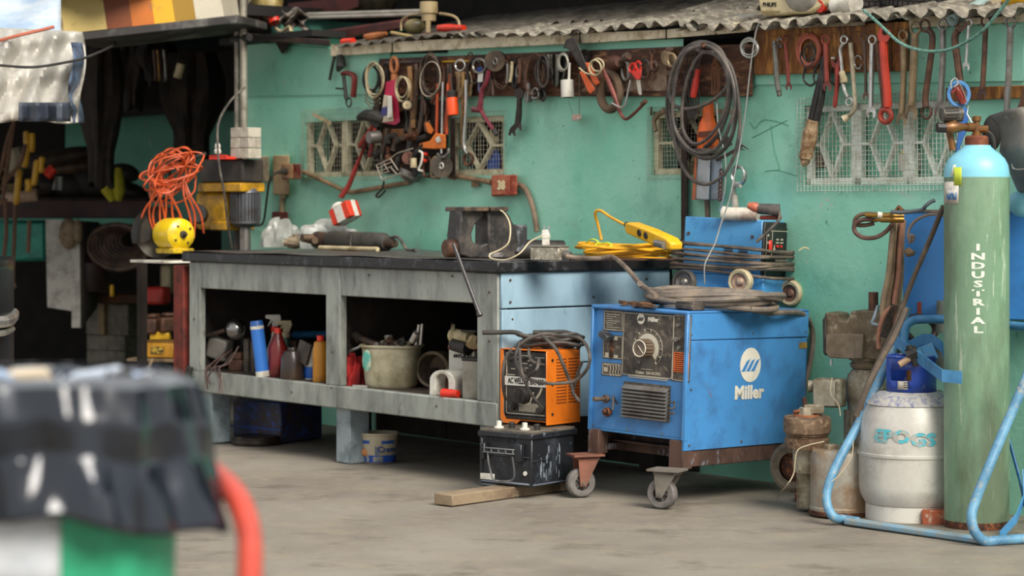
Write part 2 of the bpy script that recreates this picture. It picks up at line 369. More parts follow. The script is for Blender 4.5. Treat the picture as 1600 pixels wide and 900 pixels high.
# dark loft behind the roof
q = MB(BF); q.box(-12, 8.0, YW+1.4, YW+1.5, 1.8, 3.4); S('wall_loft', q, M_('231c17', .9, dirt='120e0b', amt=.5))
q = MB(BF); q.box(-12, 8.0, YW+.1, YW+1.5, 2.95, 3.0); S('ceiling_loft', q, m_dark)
# the recess at the left: back wall, return, ceiling
YR = YW+1.9
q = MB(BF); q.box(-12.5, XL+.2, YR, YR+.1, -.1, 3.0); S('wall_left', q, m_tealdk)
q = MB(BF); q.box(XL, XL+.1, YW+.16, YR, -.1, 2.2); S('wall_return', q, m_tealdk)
q = MB(BF); q.box(-12.4, XL+.15, .75, YR+.1, 2.2, 2.26); S('ceiling', q, m_dark)
q = MB(BF); q.box(-12.5, -12.4, -1.5, YR+.1, -.1, 2.6); S('wall_light_block', q, M_('2a2420', .9))  # unseen side wall, added to block light from the recess
q = MB(); cz = 2.26  # canopy added overhead to keep light out and darken the left recess
cp = [(-12, 11.5), (-2.0, 11.5), (-1.85, 11.9), (-1.5, 12.8), (-3.0, 15.5), (-12, 15.5)]; n_ = len(cp)
q.add([(x, y, cz) for x, y in cp]+[(x, y, cz+.05) for x, y in cp], [tuple(range(n_))[::-1], tuple(range(n_, 2*n_))]+[(i, (i+1) % n_, (i+1) % n_+n_, i+n_) for i in range(n_)]); S('shade_canopy', q, m_dark)
# brown tool boards
m_board = M_('5e3b27', .8, dirt='2f1d14', amt=.5, sc=7, bump=.3, dirt2='8b6546', amt2=.3, stretch=(.5, .5, 2))
m_board2 = M_('82501f', .75, dirt='3b2210', amt=.5, sc=6, bump=.3, dirt2='b37a35', amt2=.35, stretch=(1.6, 1.6, .35), soft=.16)
q = MB(); wpoly(q, [(592, 150), (1176, 151), (1176, 68), (592, 92)], .008, .03)
O('tool_board', q, m_board, None, 'long dark brown wooden board holding the tools over the bench', 'board', bev=.003)
q = MB(); wpoly(q, [(598, 272), (698, 268), (700, 158), (592, 150)], .008, .03)
O('tool_board', q, M_('33231a', .85, dirt='1a120d', amt=.5), None, 'dark drop board under the long one, buried in tools', 'board', bev=.003)
q = MB(); wpoly(q, [(1178, 117), (1420, 111), (1420, 33), (1178, 44)], .012, .034)
O('tool_board', q, m_board2, None, 'orange brown plywood board behind the upper right wrenches', 'board', bev=.003)
q = MB(); wpoly(q, [(1478, 158), (1640, 152), (1640, 132), (1478, 137)], .012, .03)
O('tool_board', q, m_board2, None, 'short brown wooden batten over the right wire window', 'board', bev=.003)
q = MB(); wpoly(q, [(905, 144), (1042, 142), (1042, 96), (955, 98)], .031, .035)
O('steel_sheet', q, M_('6b4f3e', .7, .3, dirt='a08c78', amt=.4, sc=14), None, 'thin speckled rusty sheet nailed behind the red scissors', 'sheet', bev=.001)
# conduits
q = MB(); r_ = T('conduit_pole', 'pair of upright galvanised pipes at the left wall end', 'pipe', W(375, 384, .2))
for a, rr in ((370, .016), (380, .02)):
    q = MB(); q.rod(W(a, -30, .2), W(a+2, 386, .2), rr, n=12); O('pipe', q, M_('a09a8c', .5, .5, dirt='5b5245', amt=.45, sc=8), r_)
q = MB(); q.rod(W(364, 62, .2), W(390, 58, .2), .022, n=8); O('pipe_clamp', q, m_black, r_)
q = MB(); q.box(-.012, .03, -.03, .03, 0, 1.0, M=Matrix()); q = MB(); wpoly(q, [(1064, 420), (1074, 420), (1074, 150), (1064, 150)], 0, .03)
O('wall_batten', q, M_('3b2a20', .8, dirt='22170f', amt=.5), None, 'narrow dark brown batten running down the wall behind the hoses', 'batten', bev=.003)
# ---------------- the bench ----------------
m_grey = M_('979a92', .55, dirt='696c66', amt=.38, sc=7, dirt2='474640', amt2=.14, bump=.15, stretch=(1.4, 1.4, .45))
m_greyb = M_('8fabba', .55, dirt='7894a4', amt=.35, sc=6, dirt2='5b6c74', amt2=.07, bump=.12, stretch=(1.4, 1.4, .5))
m_topb = M_('3a3736', .38, dirt='5b554f', amt=.45, sc=7, bump=.3, dirt2='1d1b1a', amt2=.3)
m_topf = M_('1d1c1d', .4, dirt='5c5c60', amt=.2, sc=18, bump=.4)
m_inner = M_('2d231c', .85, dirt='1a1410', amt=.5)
bench = T('workbench', 'long grey painted wooden workbench with black top and low shelf', 'workbench', BF @ V((-1.2, .5, 0)))
ZT = .931; BL = -2.42; BD = 1.0
def bb(name, x0, x1, y0, y1, z0, z1, mat, par=bench, bev=.004, label=None):
    q = MB(BF); q.box(x0, x1, y0, y1, z0, z1); return O(name, q, mat, par, bev=bev, label=label)
tq = MB(BF); tq.grid(lambda u, v: (BL-.03+(-BL+.06)*u, -.028+(BD+.03)*v, ZT+.003*math.sin(u*23)*math.cos(v*9)), 40, 12)
bb('tabletop', BL-.03, .035, -.03, BD, ZT-.05, ZT-.002, m_topf, bev=.006, label='black worn top with a thick edge'); O('top_sheet', tq, m_topb, bench, solid=.003)
for (a, b_) in ((BL, -1.165), (-1.16, -.12)): bb('apron_board', a, b_, 0, .03, .752, ZT-.051, m_grey)
bb('leg', BL, BL+.1, -.004, .03, .35, ZT-.052, m_grey); bb('leg', -1.235, -1.125, -.006, .035, .35, ZT-.052, m_grey); bb('leg', -.135, 0, -.004, .05, .35, ZT-.052, m_grey)
bb('shelf_rail', BL-.01, .006, -.012, .03, .25, .35, m_grey, bev=.005)
m_leg = M_('8b979b', .6, dirt='4e585d', amt=.25, sc=8, dirt2='d0d4d0', amt2=.08)
for (a, y) in ((BL+.06, .02), (-1.21, .032), (-.15, .02)): bb('foot_post', a, a+.11, y, y+.11, 0, .31, m_leg, bev=.006)
for (a, y) in ((BL+.06, BD-.12), (-1.21, BD-.12), (-.12, BD-.12)): bb('foot_post', a, a+.1, y, y+.1, 0, .31, m_inner)
for k in range(6): bb('shelf_board', BL+.02, -.03, .031+k*.155, .031+k*.155+.151, .33, .349-.002*(k % 2), M_('4a3a2c', .85, dirt='2a2119', amt=.5, stretch=(.3, 1, 1), sc=12))
for z0, z1, bz in ((.735, ZT-.052, 0), (.5, .729, .004), (.27, .495, .002)):
    bb('siding_board', -.006, .016+bz, .006, .94, z0, z1, m_greyb, bev=.003)
bb('siding_strip', -.03, .008, -.008, .004, .26, ZT-.053, m_grey)
bb('back_board', BL, -.02, BD-.03, BD-.01, .3, ZT-.052, m_inner); bb('divider', -1.2, -1.18, .05, BD-.03, .35, ZT-.052, m_inner); bb('end_board', BL, BL+.02, .04, BD-.03, .35, ZT-.052, m_inner)
q = MB(BF)
for x, z in ((-.3, .86), (-.9, .85), (-1.18, .9), (-1.18, .5), (-.05, .8), (-.05, .6), (-2.37, .6), (-.4, .31), (-1.5, .3), (-2.1, .31), (-1.18, .34)): q.lathe([(.006, 0), (.004, .003)], 8, M=Matrix.Translation((x, -.013 if z < .35 else -.007, z)) @ Matrix.Rotation(PI/2, 4, 'X'))
for y, z in ((.05, .85), (.05, .76), (.5, .77), (.8, .84), (.06, .69), (.5, .7)): q.lathe([(.006, 0), (.004, .003)], 8, M=Matrix.Translation((.019, y, z)) @ Matrix.Rotation(PI/2, 4, 'Y'))
O('nail_head', q, m_dksteel, bench, kind='stuff')

# ---- things on the bench top
def put(px, y, z=ZT): return at(px, y, z)
def dsc(p): return F / p.y
# yellow grinder motor with a cutting wheel in a black guard on a small white table
gp = at(262, .15, ZT)
st = T('machine_table', 'small pale table top beside the bench left end', 'table', at(243, -.02, 0))
q = MB(FR(at(243, .05, .865), -51)); q.box(-.17, .17, -.05, .16, 0, .014); O('table_top', q, m_white, st, bev=.002)
q = MB(FR(at(287, .02, 0), -51)); q.box(-.05, .05, -.03, .04, 0, .86); O('steel_post', q, M_('7a2c1e', .7, dirt='3f1c14', amt=.4, sc=10, dirt2='1d120e', amt2=.1), T('post', 'rust red steel post standing against the bench left end', 'post', at(287, .02, 0)), bev=.004)
q = MB(FR(at(222, .25, 0), -51)); q.box(-.02, .02, -.02, .02, 0, .86); O('table_leg', q, m_inner, st)
q = MB(); c = at(270, .1, .93); q.lathe([(.0, 0), (.02, 0), (.02, .3), (0, .3)], 8, M=Matrix.Translation(at(262, .12, .56)))
g = T('cutting_machine', 'yellow electric motor with black wheel guard on the bench left corner', 'grinder', at(262, .08, ZT))
D = at(272, .1).y
MR = Matrix.Translation(P(272, 366, D)) @ Matrix.Rotation(R(38), 4, 'Z') @ Matrix.Rotation(PI/2, 4, 'X') 
q = MB(MR); q.lathe([(.0, -.1), (.06, -.1), (.075, -.088), (.082, -.06), (.082, .05), (.078, .07), (.06, .086), (.03, .09), (0, .09)][::1], 28); O('motor_body', q, M_('e3c018', .35, dirt='a88d10', amt=.25, dirt2='e9e4b8', amt2=.15, coat=.3), g)
q = MB(MR); q.lathe([(0, .088), (.02, .088), (.018, .1), (.008, .102), (.007, .125), (0, .126)], 14)
for k in range(4): q.lathe([(0, .08), (.006, .08), (.006, .092), (0, .092)], 8, M=Matrix.Translation((.05*math.cos(k*1.57+.6), .05*math.sin(k*1.57+.6), 0)))
O('shaft_nut', q, m_black, g)
q = MB(MR); q.lathe([(.0, -.17), (.12, -.17), (.125, -.165), (.125, -.155), (0, -.155)], 36); O('cutting_wheel', q, M_('57534d', .7, dirt='7d786e', amt=.4), g)
q = MB(MR)
def arcbox(mb, r0, r1, y0, y1, a0, a1, n=20):
    for k in range(n):
        A, B = R(a0+(a1-a0)*k/n), R(a0+(a1-a0)*(k+1)/n)
        mb.add([(r*math.cos(a), r*math.sin(a), y) for y in (y0, y1) for r, a in ((r0, A), (r1, A), (r1, B), (r0, B))], [(0,3,2,1),(4,5,6,7),(0,1,5,4),(1,2,6,5),(2,3,7,6),(3,0,4,7)])
arcbox(q, .125, .14, -.19, -.115, -20, 200); arcbox(q, .03, .14, -.125, -.115, -20, 200, 20)
O('wheel_guard', q, m_black, g)
q = MB(FR(P(272, 392, D), 38)); q.box(-.055, .065, -.09, .09, -.012, .014); O('motor_foot', q, M_('c9a716', .5, dirt='6c5a1a', amt=.3), g, bev=.004)
# drill press behind
dp = T('drill_press', 'yellow and black drill press standing behind the bench left end', 'drill press', at(345, 1.15, 0))
D2 = at(350, .55).y; m_dpy = M_('c08f1c', .45, dirt='5a4312', amt=.4, sc=8)
A = FR(P(350, 285, D2), -42); k = D2/F
def dbox(name, x0, x1, ya, yb, y0, y1, mat, bev=.01): q = MB(A); q.box((x0-350)*k, (x1-350)*k, y0, y1, (285-yb)*k, (285-ya)*k); return O(name, q, mat, dp, bev=bev, seg=2)
dbox('belt_cover', 298, 400, 249, 286, -.02, .13, M_('26221f', .6, dirt='3a332c', amt=.4), .012)
dbox('cover_base', 297, 399, 286, 300, -.03, .14, m_dpy, .006)
dbox('drill_head', 280, 354, 300, 359, .0, .2, m_dpy, .02); dbox('head_rim', 318, 362, 346, 360, -.01, .18, m_dpy, .008)
q = MB(A); q.rod((.016, .1, (285-800)*k), (.016, .1, -.1), .036, n=16); O('column', q, M_('2b2623', .5, .4, dirt='4a3b2c', amt=.4), dp)
q = MB(A @ Matrix.Translation((.1, .06, 0)))
q.lathe([(.0, -.235), (.05, -.235), (.078, -.215), (.078, -.2), (.07, -.2), (.07, -.06), (.075, -.055), (.06, -.02), (0, -.02)], 28)
for j in range(28): q.M = A @ Matrix.Translation((.1, .06, 0)) @ Matrix.Rotation(j*2*PI/28, 4, 'Z'); q.box(.066, .082, -.0025, .0025, -.2, -.06)
O('motor', q, M_('5b5c60', .45, .4, dirt='38342f', amt=.4), dp)
q = MB(A); q.rod((.1, .06, -.36), (.1, .06, -.23), .03, n=14); O('motor_post', q, m_steel, dp)
q = MB(A); q.tube(cr([(-.14, -.05, -.17), (-.1, -.1, -.16)], 2), .05, 16); q.rod((-.16, -.09, -.17), (-.13, -.2, -.3), .008); q.rod((-.13, -.1, -.12), (-.2, -.12, .02), .007); q.ball((-.2, -.12, .02), .018); O('feed_handle', q, m_black, dp)
q = MB(FR(P(360, 253, D2), -42)); q.box(-.06, .13, 0, .2, .02, .035); bx_ = FR(P(376, 222, D2-.1), -40)
tb = T('carton', 'stack of small pale boxes on top of the drill press', 'boxes', P(376, 249, D2-.1))
n_ = 0
for i in range(2):
    for j in range(3):
        q = MB(bx_); q.box(-.045+i*.07, .022+i*.07, -.03, .06, -.085+j*.054, -.034+j*.054); O('small_box', q, M_('b9b2a2' if (i+j) % 2 else 'a9a093', .7, dirt='857a66', amt=.3, sc=20), tb, bev=.002)
q = MB(FR(P(343, 245, D2-.08), -42)); q.box(-.05, .09, -.03, .08, -.015, 0); q.box(-.05, .09, -.03, -.022, 0, .008); q.box(-.05, .09, .072, .08, 0, .008); O('tray', q, m_redb, None, 'flat red tray on top of the drill press', 'tray', bev=.002)
q = MB(Matrix.Translation(P(340, 240, D2-.1))); q.lathe([(0, 0), (.017, 0), (.019, .015), (.012, .025), (.016, .035), (.013, .05), (.006, .055), (0, .055)], 12); O('figurine', q, m_white, None, 'small cream bobbin on the red tray of the drill press', 'ornament')
# orange cable hank over the grinder
hk = MB(); rnd = random.Random(3); Dh = D2-.45
for i in range(17):
    cx, cy = 268+rnd.uniform(-12, 14), 268+rnd.uniform(-14, 24); rx, ry = rnd.uniform(24, 50), rnd.uniform(9, 30); tl = rnd.uniform(.1, 1.1); dd = rnd.uniform(-.06, .06)
    pts = [P(cx+rx*math.cos(a)*math.cos(tl)+ry*math.sin(a)*math.sin(tl), cy-(rx*math.cos(a)*math.sin(tl)*1.0)+ry*math.sin(a)*math.cos(tl), Dh+dd+.05*math.sin(a*2+i)) for a in [2*PI*j/12 for j in range(12)]]
    hk.tube(cr([p+V((rnd.uniform(-.007, .007), 0, rnd.uniform(-.008, .008))) for p in pts], 4, True), .0047, 6, closed=True)
for i in range(12):
    x0 = rnd.uniform(250, 292); x1 = 222+i*8+rnd.uniform(-5, 5)
    hk.tube(cr([P(x0, 290+rnd.uniform(-15, 5), Dh-.03), P((x0+x1)/2-4, 305, Dh-.05), P(x1, 335, Dh), P(x1+rnd.uniform(-6, 8), 352+rnd.uniform(0, 25), Dh+.03)], 5), .0052, 6)
O('cable_hank', hk, M_('c8552a', .5, dirt='8a3a20', amt=.3), None, 'tangled hank of orange cable hanging above the yellow motor', 'cable')
q = MB(); q.tube([P(262, 238, Dh), P(266, 262, Dh+.02), P(264, 300, Dh+.04)], .008, 6); q.tube([P(322, 240, Dh), P(300, 246, Dh), P(288, 262, Dh)], .01, 6); O('cable_end', q, m_black, None, 'black cable ends among the hanging orange cable', 'cable')
q = MB(); q.tube(cr([P(383, 136, D2-.15), P(360, 158, D2-.2), P(342, 190, D2-.25), P(340, 225, D2-.28), P(343, 262, D2-.3), P(350, 300, D2-.3), P(356, 350, D2-.25), P(362, 388, D2-.2)], 6), .006, 7); O('cable', q, m_rubber, None, 'thin grey cable arching from the upright pipes over the drill press', 'cable')
# electrical boxes and conduit on the wall
def wbox(name, pts, off0, off1, mat, par=None, bev=.004, **k): q = MB(); wpoly(q, pts, off0, off1); return O(name, q, mat, par, bev=bev, seg=2, **k)
sw = T('wall_switch', 'cream wall switch plate next to the drill press', 'switch', W(412, 284, 0))
wbox('plate', [(405, 284), (420, 284), (420, 244), (405, 244)], 0, .05, m_cream, sw)
sk = T('wall_socket', 'cream socket plate with a dark red box and plug', 'socket', W(447, 304, 0))
wbox('back_plate', [(427, 304), (452, 304), (452, 243), (427, 243)], 0, .035, M_('c8a878', .5, dirt='8c6c44', amt=.3), sk)
wbox('red_box', [(440, 280), (470, 280), (470, 256), (440, 256)], .035, .10, M_('6e231b', .5, dirt='a5805a', amt=.25), sk)
wbox('face_plate', [(441, 279), (458, 279), (458, 257), (441, 257)], .10, .107, M_('b48a63', .5), sk, .002)
q = MB(); q.tube(wl([(447, 268, .11), (440, 268, .15), (432, 270, .17)]), [.018, .014, .006], 10); q.tube(cr(wl([(432, 270, .17), (422, 280, .2), (417, 310, .15), (412, 345, .05), (404, 352, .02), (380, 352, 0), (366, 340, 0)]), 5), .006, 6); O('plug', q, m_black, sk)
q = MB(); q.rod(W(441, 306, .015), W(440, 332, .015), .014); q.tube(wl([(443, 304, .02), (443, 310, .02)]), .016); O('drop_pipe', q, m_cream, sk)
wbox('lower_box', [(425, 352), (450, 352), (450, 331), (425, 331)], 0, .06, M_('6d2a20', .6, dirt='3d1813', amt=.4), sk)
q = MB(); q.tube(cr(wl([(474, 268), (500, 280), (530, 294), (548, 300), (575, 296), (610, 290), (640, 285)], .02), 5), .012, 8); O('conduit', q, M_('94795a', .6, dirt='5c4a35', amt=.4), None, 'curved brown conduit running from the left socket below the left window', 'conduit')
q = MB(); q.tube(cr(wl([(705, 274), (730, 278), (768, 285)], .02), 4), .013, 8); q.rod(W(704, 274, .02), W(710, 275, .02), .02); wpoly(q, [(736, 292), (748, 292), (747, 281), (737, 280)], 0, .02); O('conduit', q, M_('94795a', .6, dirt='5c4a35', amt=.4), None, 'short conduit leading into the orange numbered box', 'conduit')
q = MB(); q.tube(cr(wl([(804, 288), (818, 292), (828, 310), (835, 335), (839, 362)], .02), 5), .013, 8); O('conduit', q, M_('8b7560', .6, dirt='5c4a35', amt=.4), None, 'bent grey brown conduit dropping from the numbered box behind the vise', 'conduit')
nb_ = T('junction_box', 'orange red electrical box with pale number 38 on the wall', 'junction box', W(788, 308, 0))
wbox('box', [(768, 307), (808, 305), (808, 273), (768, 274)], 0, .06, M_('a5472c', .55, dirt='6e2a1c', amt=.35, dirt2='c9785a', amt2=.3), nb_, .006)
wbox('front_plate', [(770, 304), (797, 303), (797, 275), (770, 276)], .06, .064, M_('b06a4a', .5, dirt='8c2f20', amt=.45, sc=25), nb_, .001)
q = MB(); text(q, '38', Matrix.Translation(W(783, 290, .066)) @ Matrix.Rotation(ANG, 4, 'Z'), .058, .003); O('number', q, M_('d8c79a', .6), nb_)

# vise
def frp(px, py, y): p = at(px, y); p.z = H - (py-YH)*p.y/F; return p
m_vise = M_('3d3b3a', .42, .5, dirt='57504a', amt=.4, sc=16, bump=.4)
vp = at(768, .17, ZT); vs = T('bench_vise', 'big dark bench vise bolted to the front right bench corner', 'vise', vp)
VM = Matrix.Translation(vp) @ Matrix.Rotation(R(32), 4, 'Z'); D = vp.y; k = D/F
def vz(py): return (405-py)*k - .028*0
def vxy(px): return (px-768)*k/math.cos(R(32))
q = MB(VM); q.lathe([(0, 0), (.1, 0), (.105, .01), (.1, .028), (.06, .035), (0, .035)], 28); O('swivel_base', q, m_vise, vs)
q = MB(VM); X = vxy
q.prism([(X(752), vz(398)), (X(752), vz(332)), (X(757), vz(328)), (X(778), vz(328)), (X(786), vz(338)), (X(796), vz(358)), (X(800), vz(378)), (X(796), vz(396)), (X(780), vz(402))], -.055, .055)
O('fixed_body', q, m_vise, vs, bev=.008, seg=2)
q = MB(VM); q.prism([(X(711), vz(398)), (X(708), vz(370)), (X(712), vz(330)), (X(716), vz(327)), (X(744), vz(327)), (X(749), vz(336)), (X(742), vz(344)), (X(733), vz(352)), (X(728), vz(366)), (X(730), vz(378)), (X(742), vz(384)), (X(752), vz(380)), (X(768), vz(378)), (X(768), vz(402)), (X(726), vz(403))], -.05, .05)
O('moving_jaw', q, m_vise, vs, bev=.007, seg=2)
for a, b_ in ((X(712), X(748)), (X(751), X(778))):
    q = MB(VM); q.box(a, b_, -.085, .085, vz(331), vz(324)); O('jaw_plate', q, M_('4a3f38', .4, .6, dirt='6d5a49', amt=.4), vs, bev=.003)
q = MB(VM); q.box(X(784), X(818), -.035, .04, vz(396), vz(352)); O('tail', q, M_('2e2e30', .5, dirt='8b8f96', amt=.25, sc=30), vs, bev=.006)
q = MB(VM); q.lathe([(0, 0), (.035, 0), (.038, .008), (.038, .05), (.03, .056), (0, .056)], 20, M=Matrix.Translation((X(714), -.0, vz(388))) @ Matrix.Rotation(R(-90), 4, 'Y')); O('screw_head', q, m_brownst, vs)
q = MB(); a = VM @ V((X(706), -.015, vz(388))); b_ = frp(748, 488, -.14); a = frp(711, 388, -.14); q.tube([a + (a-b_)*.06, b_], .0085, 10); q.tube([b_, b_ + (b_-a).normalized()*.016], .012, 10); O('handle', q, M_('4a4848', .35, .7, dirt='2f2a28', amt=.3), vs)
q = MB(); q.tube(cr([frp(775, 326, .15), frp(788, 333, .15), frp(797, 352, .12), frp(795, 378, .1), frp(782, 390, .08), frp(766, 397, .05), frp(768, 404, .04), frp(790, 406, .04), frp(812, 396, .06), frp(828, 378, .1), frp(848, 368, .13)], 5), .0035, 6); O('thin_wire', q, M_('c9bb9a', .5), None, 'thin cream wire looped over the vise to the white plug', 'wire')
# junction box on bench, white plug, cable off the edge
jb = T('metal_box', 'small chipped grey metal box lying right of the vise', 'junction box', at(860, .14, ZT))
M0 = FR(at(861, .16, ZT), -34); q = MB(M0); q.box(-.08, .06, -.035, .045, 0, .056); O('box', q, M_('9b9484', .6, .3, dirt='5b5347', amt=.35, sc=22, dirt2='cfc9ba', amt2=.3), jb, bev=.004)
q = MB(M0); q.box(-.083, .063, -.038, .048, .056, .06); O('lid', q, M_('8f8877', .6, .3, dirt='5b5347', amt=.4), jb, bev=.001)
q = MB(M0); q.lathe([(0, 0), (.018, 0), (.018, .02), (.014, .022), (.014, .035), (0, .035)], 14, M=Matrix.Translation((.06, 0, .024)) @ Matrix.Rotation(R(90), 4, 'Y')); O('cable_gland', q, m_steel, jb)
wp_ = T('plug', 'white plug standing upright on the small metal box', 'plug', at(853, .16, ZT+.06))
q = MB(FR(at(853, .16, ZT+.06), -20)); q.box(-.015, .013, -.01, .012, 0, .065); q.box(-.017, .015, -.012, .014, .028, .052); O('plug_body', q, m_white, wp_, bev=.003)
q = MB(FR(at(856, .16, ZT+.06), -20)); q.box(-.018, -.012, -.002, .002, .06, .082); q.box(.002, .008, -.002, .002, .06, .082); O('prongs', q, m_brightst, wp_)
q = MB(); a = at(884, .16, ZT+.02)
q.tube(cr([a, at(905, .2, ZT+.012), at(935, .22, ZT+.012), frp(958, 402, .3) , frp(980, 420, .15), frp(1000, 443, .05), frp(1025, 462, -.1)], 6), .0095, 8); O('power_cable', q, M_('7c6b5c', .65, dirt='4d4239', amt=.4), None, 'thick brown cable leaving the small box over the bench edge', 'cable')
q = MB(); q.tube([at(806, .3, ZT+.035), at(880, .5, ZT+.035)], [.045, .04], 14); O('pipe_offcut', q, m_black, None, 'dark round pipe lying behind the small metal box', 'pipe')
# yellow extension cord
q = MB(); rnd = random.Random(5); yc = .62
cc = at(978, yc, ZT); uu = (BF.to_3x3() @ V((1, 0, 0)))*0 + V((1, .15, 0)).normalized(); vv = V((-.15, 1, 0)).normalized()
for i in range(10):
    ox, oy = rnd.uniform(-.03, .03), rnd.uniform(-.03, .03); ra, rb = rnd.uniform(.13, .2), rnd.uniform(.1, .17); z = ZT+.009+.0055*i
    pts = [cc + uu*(ox+ra*math.cos(a)) + vv*(oy+rb*math.sin(a)) + V((0, 0, z-ZT+.006*math.sin(2*a+i))) for a in [2*PI*j/12 for j in range(12)]]
    q.tube(cr(pts, 5, True), .0058, 6, closed=True)
q.tube(cr([frp(940, 375, .62), frp(934, 350, .62), frp(930, 333, .6), frp(938, 329, .6), frp(955, 340, .58), frp(982, 354, .55)], 6), .0062, 7)
ye = O('extension_cord', q, M_('dba21a', .45, dirt='a87812', amt=.25), None, 'coiled yellow extension cord lying on the bench right end', 'cord')
es = T('socket_block', 'yellow multi outlet block tilted on the coiled yellow cord', 'socket block', frp(1015, 376, .5))
a, b_ = frp(985, 354, .52), frp(1058, 384, .45); dd = (b_-a); XM = Matrix.Translation(a) @ Matrix(((dd.normalized().x, dd.normalized().cross(V((0,0,1))).normalized().x*-1, 0, 0), (dd.normalized().y, dd.normalized().cross(V((0,0,1))).normalized().y*-1, 0, 0), (dd.normalized().z, 0, 1, 0), (0,0,0,1)))
Ld = dd.length
q = MB(XM); q.prism([(0, -.018), (.02, -.026), (Ld*.75, -.03), (Ld*.98, -.02), (Ld, .01), (Ld*.9, .024), (Ld*.5, .028), (.03, .024), (0, .014)], -.03, .03); O('block_body', q, M_('e0ab1c', .4, dirt='a87c12', amt=.2), es, bev=.008, seg=2)
for t in (.34, .48): q = MB(XM); q.lathe([(0, 0), (.014, 0), (.014, .006), (0, .006)], 14, M=Matrix.Translation((Ld*t, -.029, 0)) @ Matrix.Rotation(PI/2, 4, 'X')); O('outlet', q, m_black, es)
q = MB(XM); q.tube([(Ld*.72, -.035, -.012), (Ld*.9, -.035, -.006)], .016, 12); O('plug', q, m_steel, es); q = MB(XM); q.tube([(-.035, 0, 0), (.005, 0, 0)], [.012, .018], 12); O('cord_grip', q, m_black, es)
q = MB(); q.tube(cr([frp(915, 380, .5), frp(925, 374, .48), frp(935, 378, .47), frp(930, 384, .46), frp(942, 387, .45), frp(956, 384, .46), frp(948, 379, .47), frp(936, 382, .47)], 5), .0035, 5); O('cord_tie', q, M_('c6e23c', .5, emit=0), None, 'lime green string tied round the yellow cord coil', 'string')
q = MB(FR(at(1000, .5, ZT), -45)); q.box(-.16, .1, -.1, .1, .0, .006); O('board_scrap', q, m_wood, None, 'thin brown board lying under the yellow cord coil', 'board', bev=.001)
# bags, hydraulic jack, red white box at the left rear
def crump(px, y, rx, ry, rz, seed, mat, label, name='plastic_bag', cat='bag', z=ZT):
    rnd = random.Random(seed); c = at(px, y, z); q = MB(Matrix.Translation(c)); ph = [rnd.uniform(0, 6) for _ in range(8)]
    def fn(u, v):
        a = 2*PI*u; e = v*PI/2; n = 1+.1*math.sin(5*a+ph[0]+4*v)+.08*math.sin(9*a+ph[1]-6*v)+.07*math.sin(3*a+ph[2])*math.sin(7*v+ph[3])+.04*math.sin(17*a+ph[4]+9*v)
        return (rx*math.cos(a)*math.cos(e)**.6*n, ry*math.sin(a)*math.cos(e)**.6*n, rz*math.sin(e)*(1+.15*math.sin(4*a+ph[5]))*n*.95)
    q.grid(fn, 48, 14); return O(name, q, mat, None, label, cat)
m_bag = M_('b9bbb4', .35, dirt='8f9188', amt=.35, trans=.25)
crump(437, .93, .1, .06, .125, 1, m_bag, 'crumpled clear plastic bag at the rear left of the bench'); crump(512, .93, .17, .06, .12, 2, m_bag, 'larger white plastic bag behind the grey jack')
q = MB(Matrix.Translation(at(462, .8, ZT+.03))); q.tube([(-.04, 0, .005), (0, .0, 0), (.03, .01, -.01)], [.03, .035, .02], 10); q.tube([(-.06, -.02, 0), (-.04, -.02, 0)], .02, 8); q.tube([(0, 0, 0), (.0, 0, .045)], .018, 8); O('pipe_fitting', q, M_('857660', .6, .3, dirt='4f4434', amt=.4), None, 'dusty cast pipe fitting beside the grey jack', 'fitting')
jk = T('starter_motor', 'dull grey cylinder with bracket lying on the bench rear', 'cylinder', at(560, .78, ZT))
a, b_ = at(515, .8, ZT+.045), at(606, .74, ZT+.04)
q = MB(); q.tube([a, a.lerp(b_, .05), a.lerp(b_, .93), b_], [.035, .05, .05, .035], 18); O('cylinder_body', q, M_('55524b', .5, .4, dirt='2f2c28', amt=.4), jk)
q = MB(); q.tube([b_, b_+(b_-a)*.12], [.028, .02], 14); q.tube([a, a-(b_-a)*.22], [.04, .045], 14); O('end_cap', q, m_dksteel, jk, kind='stuff'); q = MB(); t = a-(b_-a)*.2; q.tube([t, t+V((-.08, -.06, .012))], [.03, .02], 12); q.tube([t+V((-.03, -.03, 0)), t+V((-.01, -.09, 0))], .018, 10); O('port', q, M_('5a4a3a', .5, .5, dirt='8a6a4a', amt=.3), jk)
q = MB(); q.rod(at(548, .72, ZT+.09), at(548, .72, ZT), .006); q.tube(cr([at(607, .74, ZT+.06), at(622, .72, ZT+.07), at(636, .7, ZT+.012), at(650, .68, ZT+.012)], 5), .008, 6); O('lead', q, m_rubber, jk)
q = MB(); q.rod(at(590, .62, ZT+.012), at(500, .62, ZT+.012), .012); O('rod', q, m_cream, None, 'pale thin rod lying in front of the grey cylinder', 'rod')
cb = T('carton_box', 'open red and white carton tilted behind the grey cylinder', 'box', at(540, .9, ZT+.08))
CM = Matrix.Translation(frp(541, 343, .9)) @ Matrix.Rotation(R(-40), 4, 'Z') @ Matrix.Rotation(R(-24), 4, 'Y')
q = MB(CM); q.box(-.06, .075, -.045, .045, -.01, .075); O('carton', q, M_('cf3a22', .6, dirt='a32a18', amt=.3), cb, bev=.003)
q = MB(CM); q.box(-.02, .035, -.0465, .0465, -.0115, .077); q.box(-.062, .077, -.01, .02, -.012, .077); O('white_band', q, m_white, cb)
q = MB(CM @ Matrix.Translation((-.03, 0, .06))); q.ball((0, 0, 0), .05, .04, .05); O('paper', q, m_white, cb)
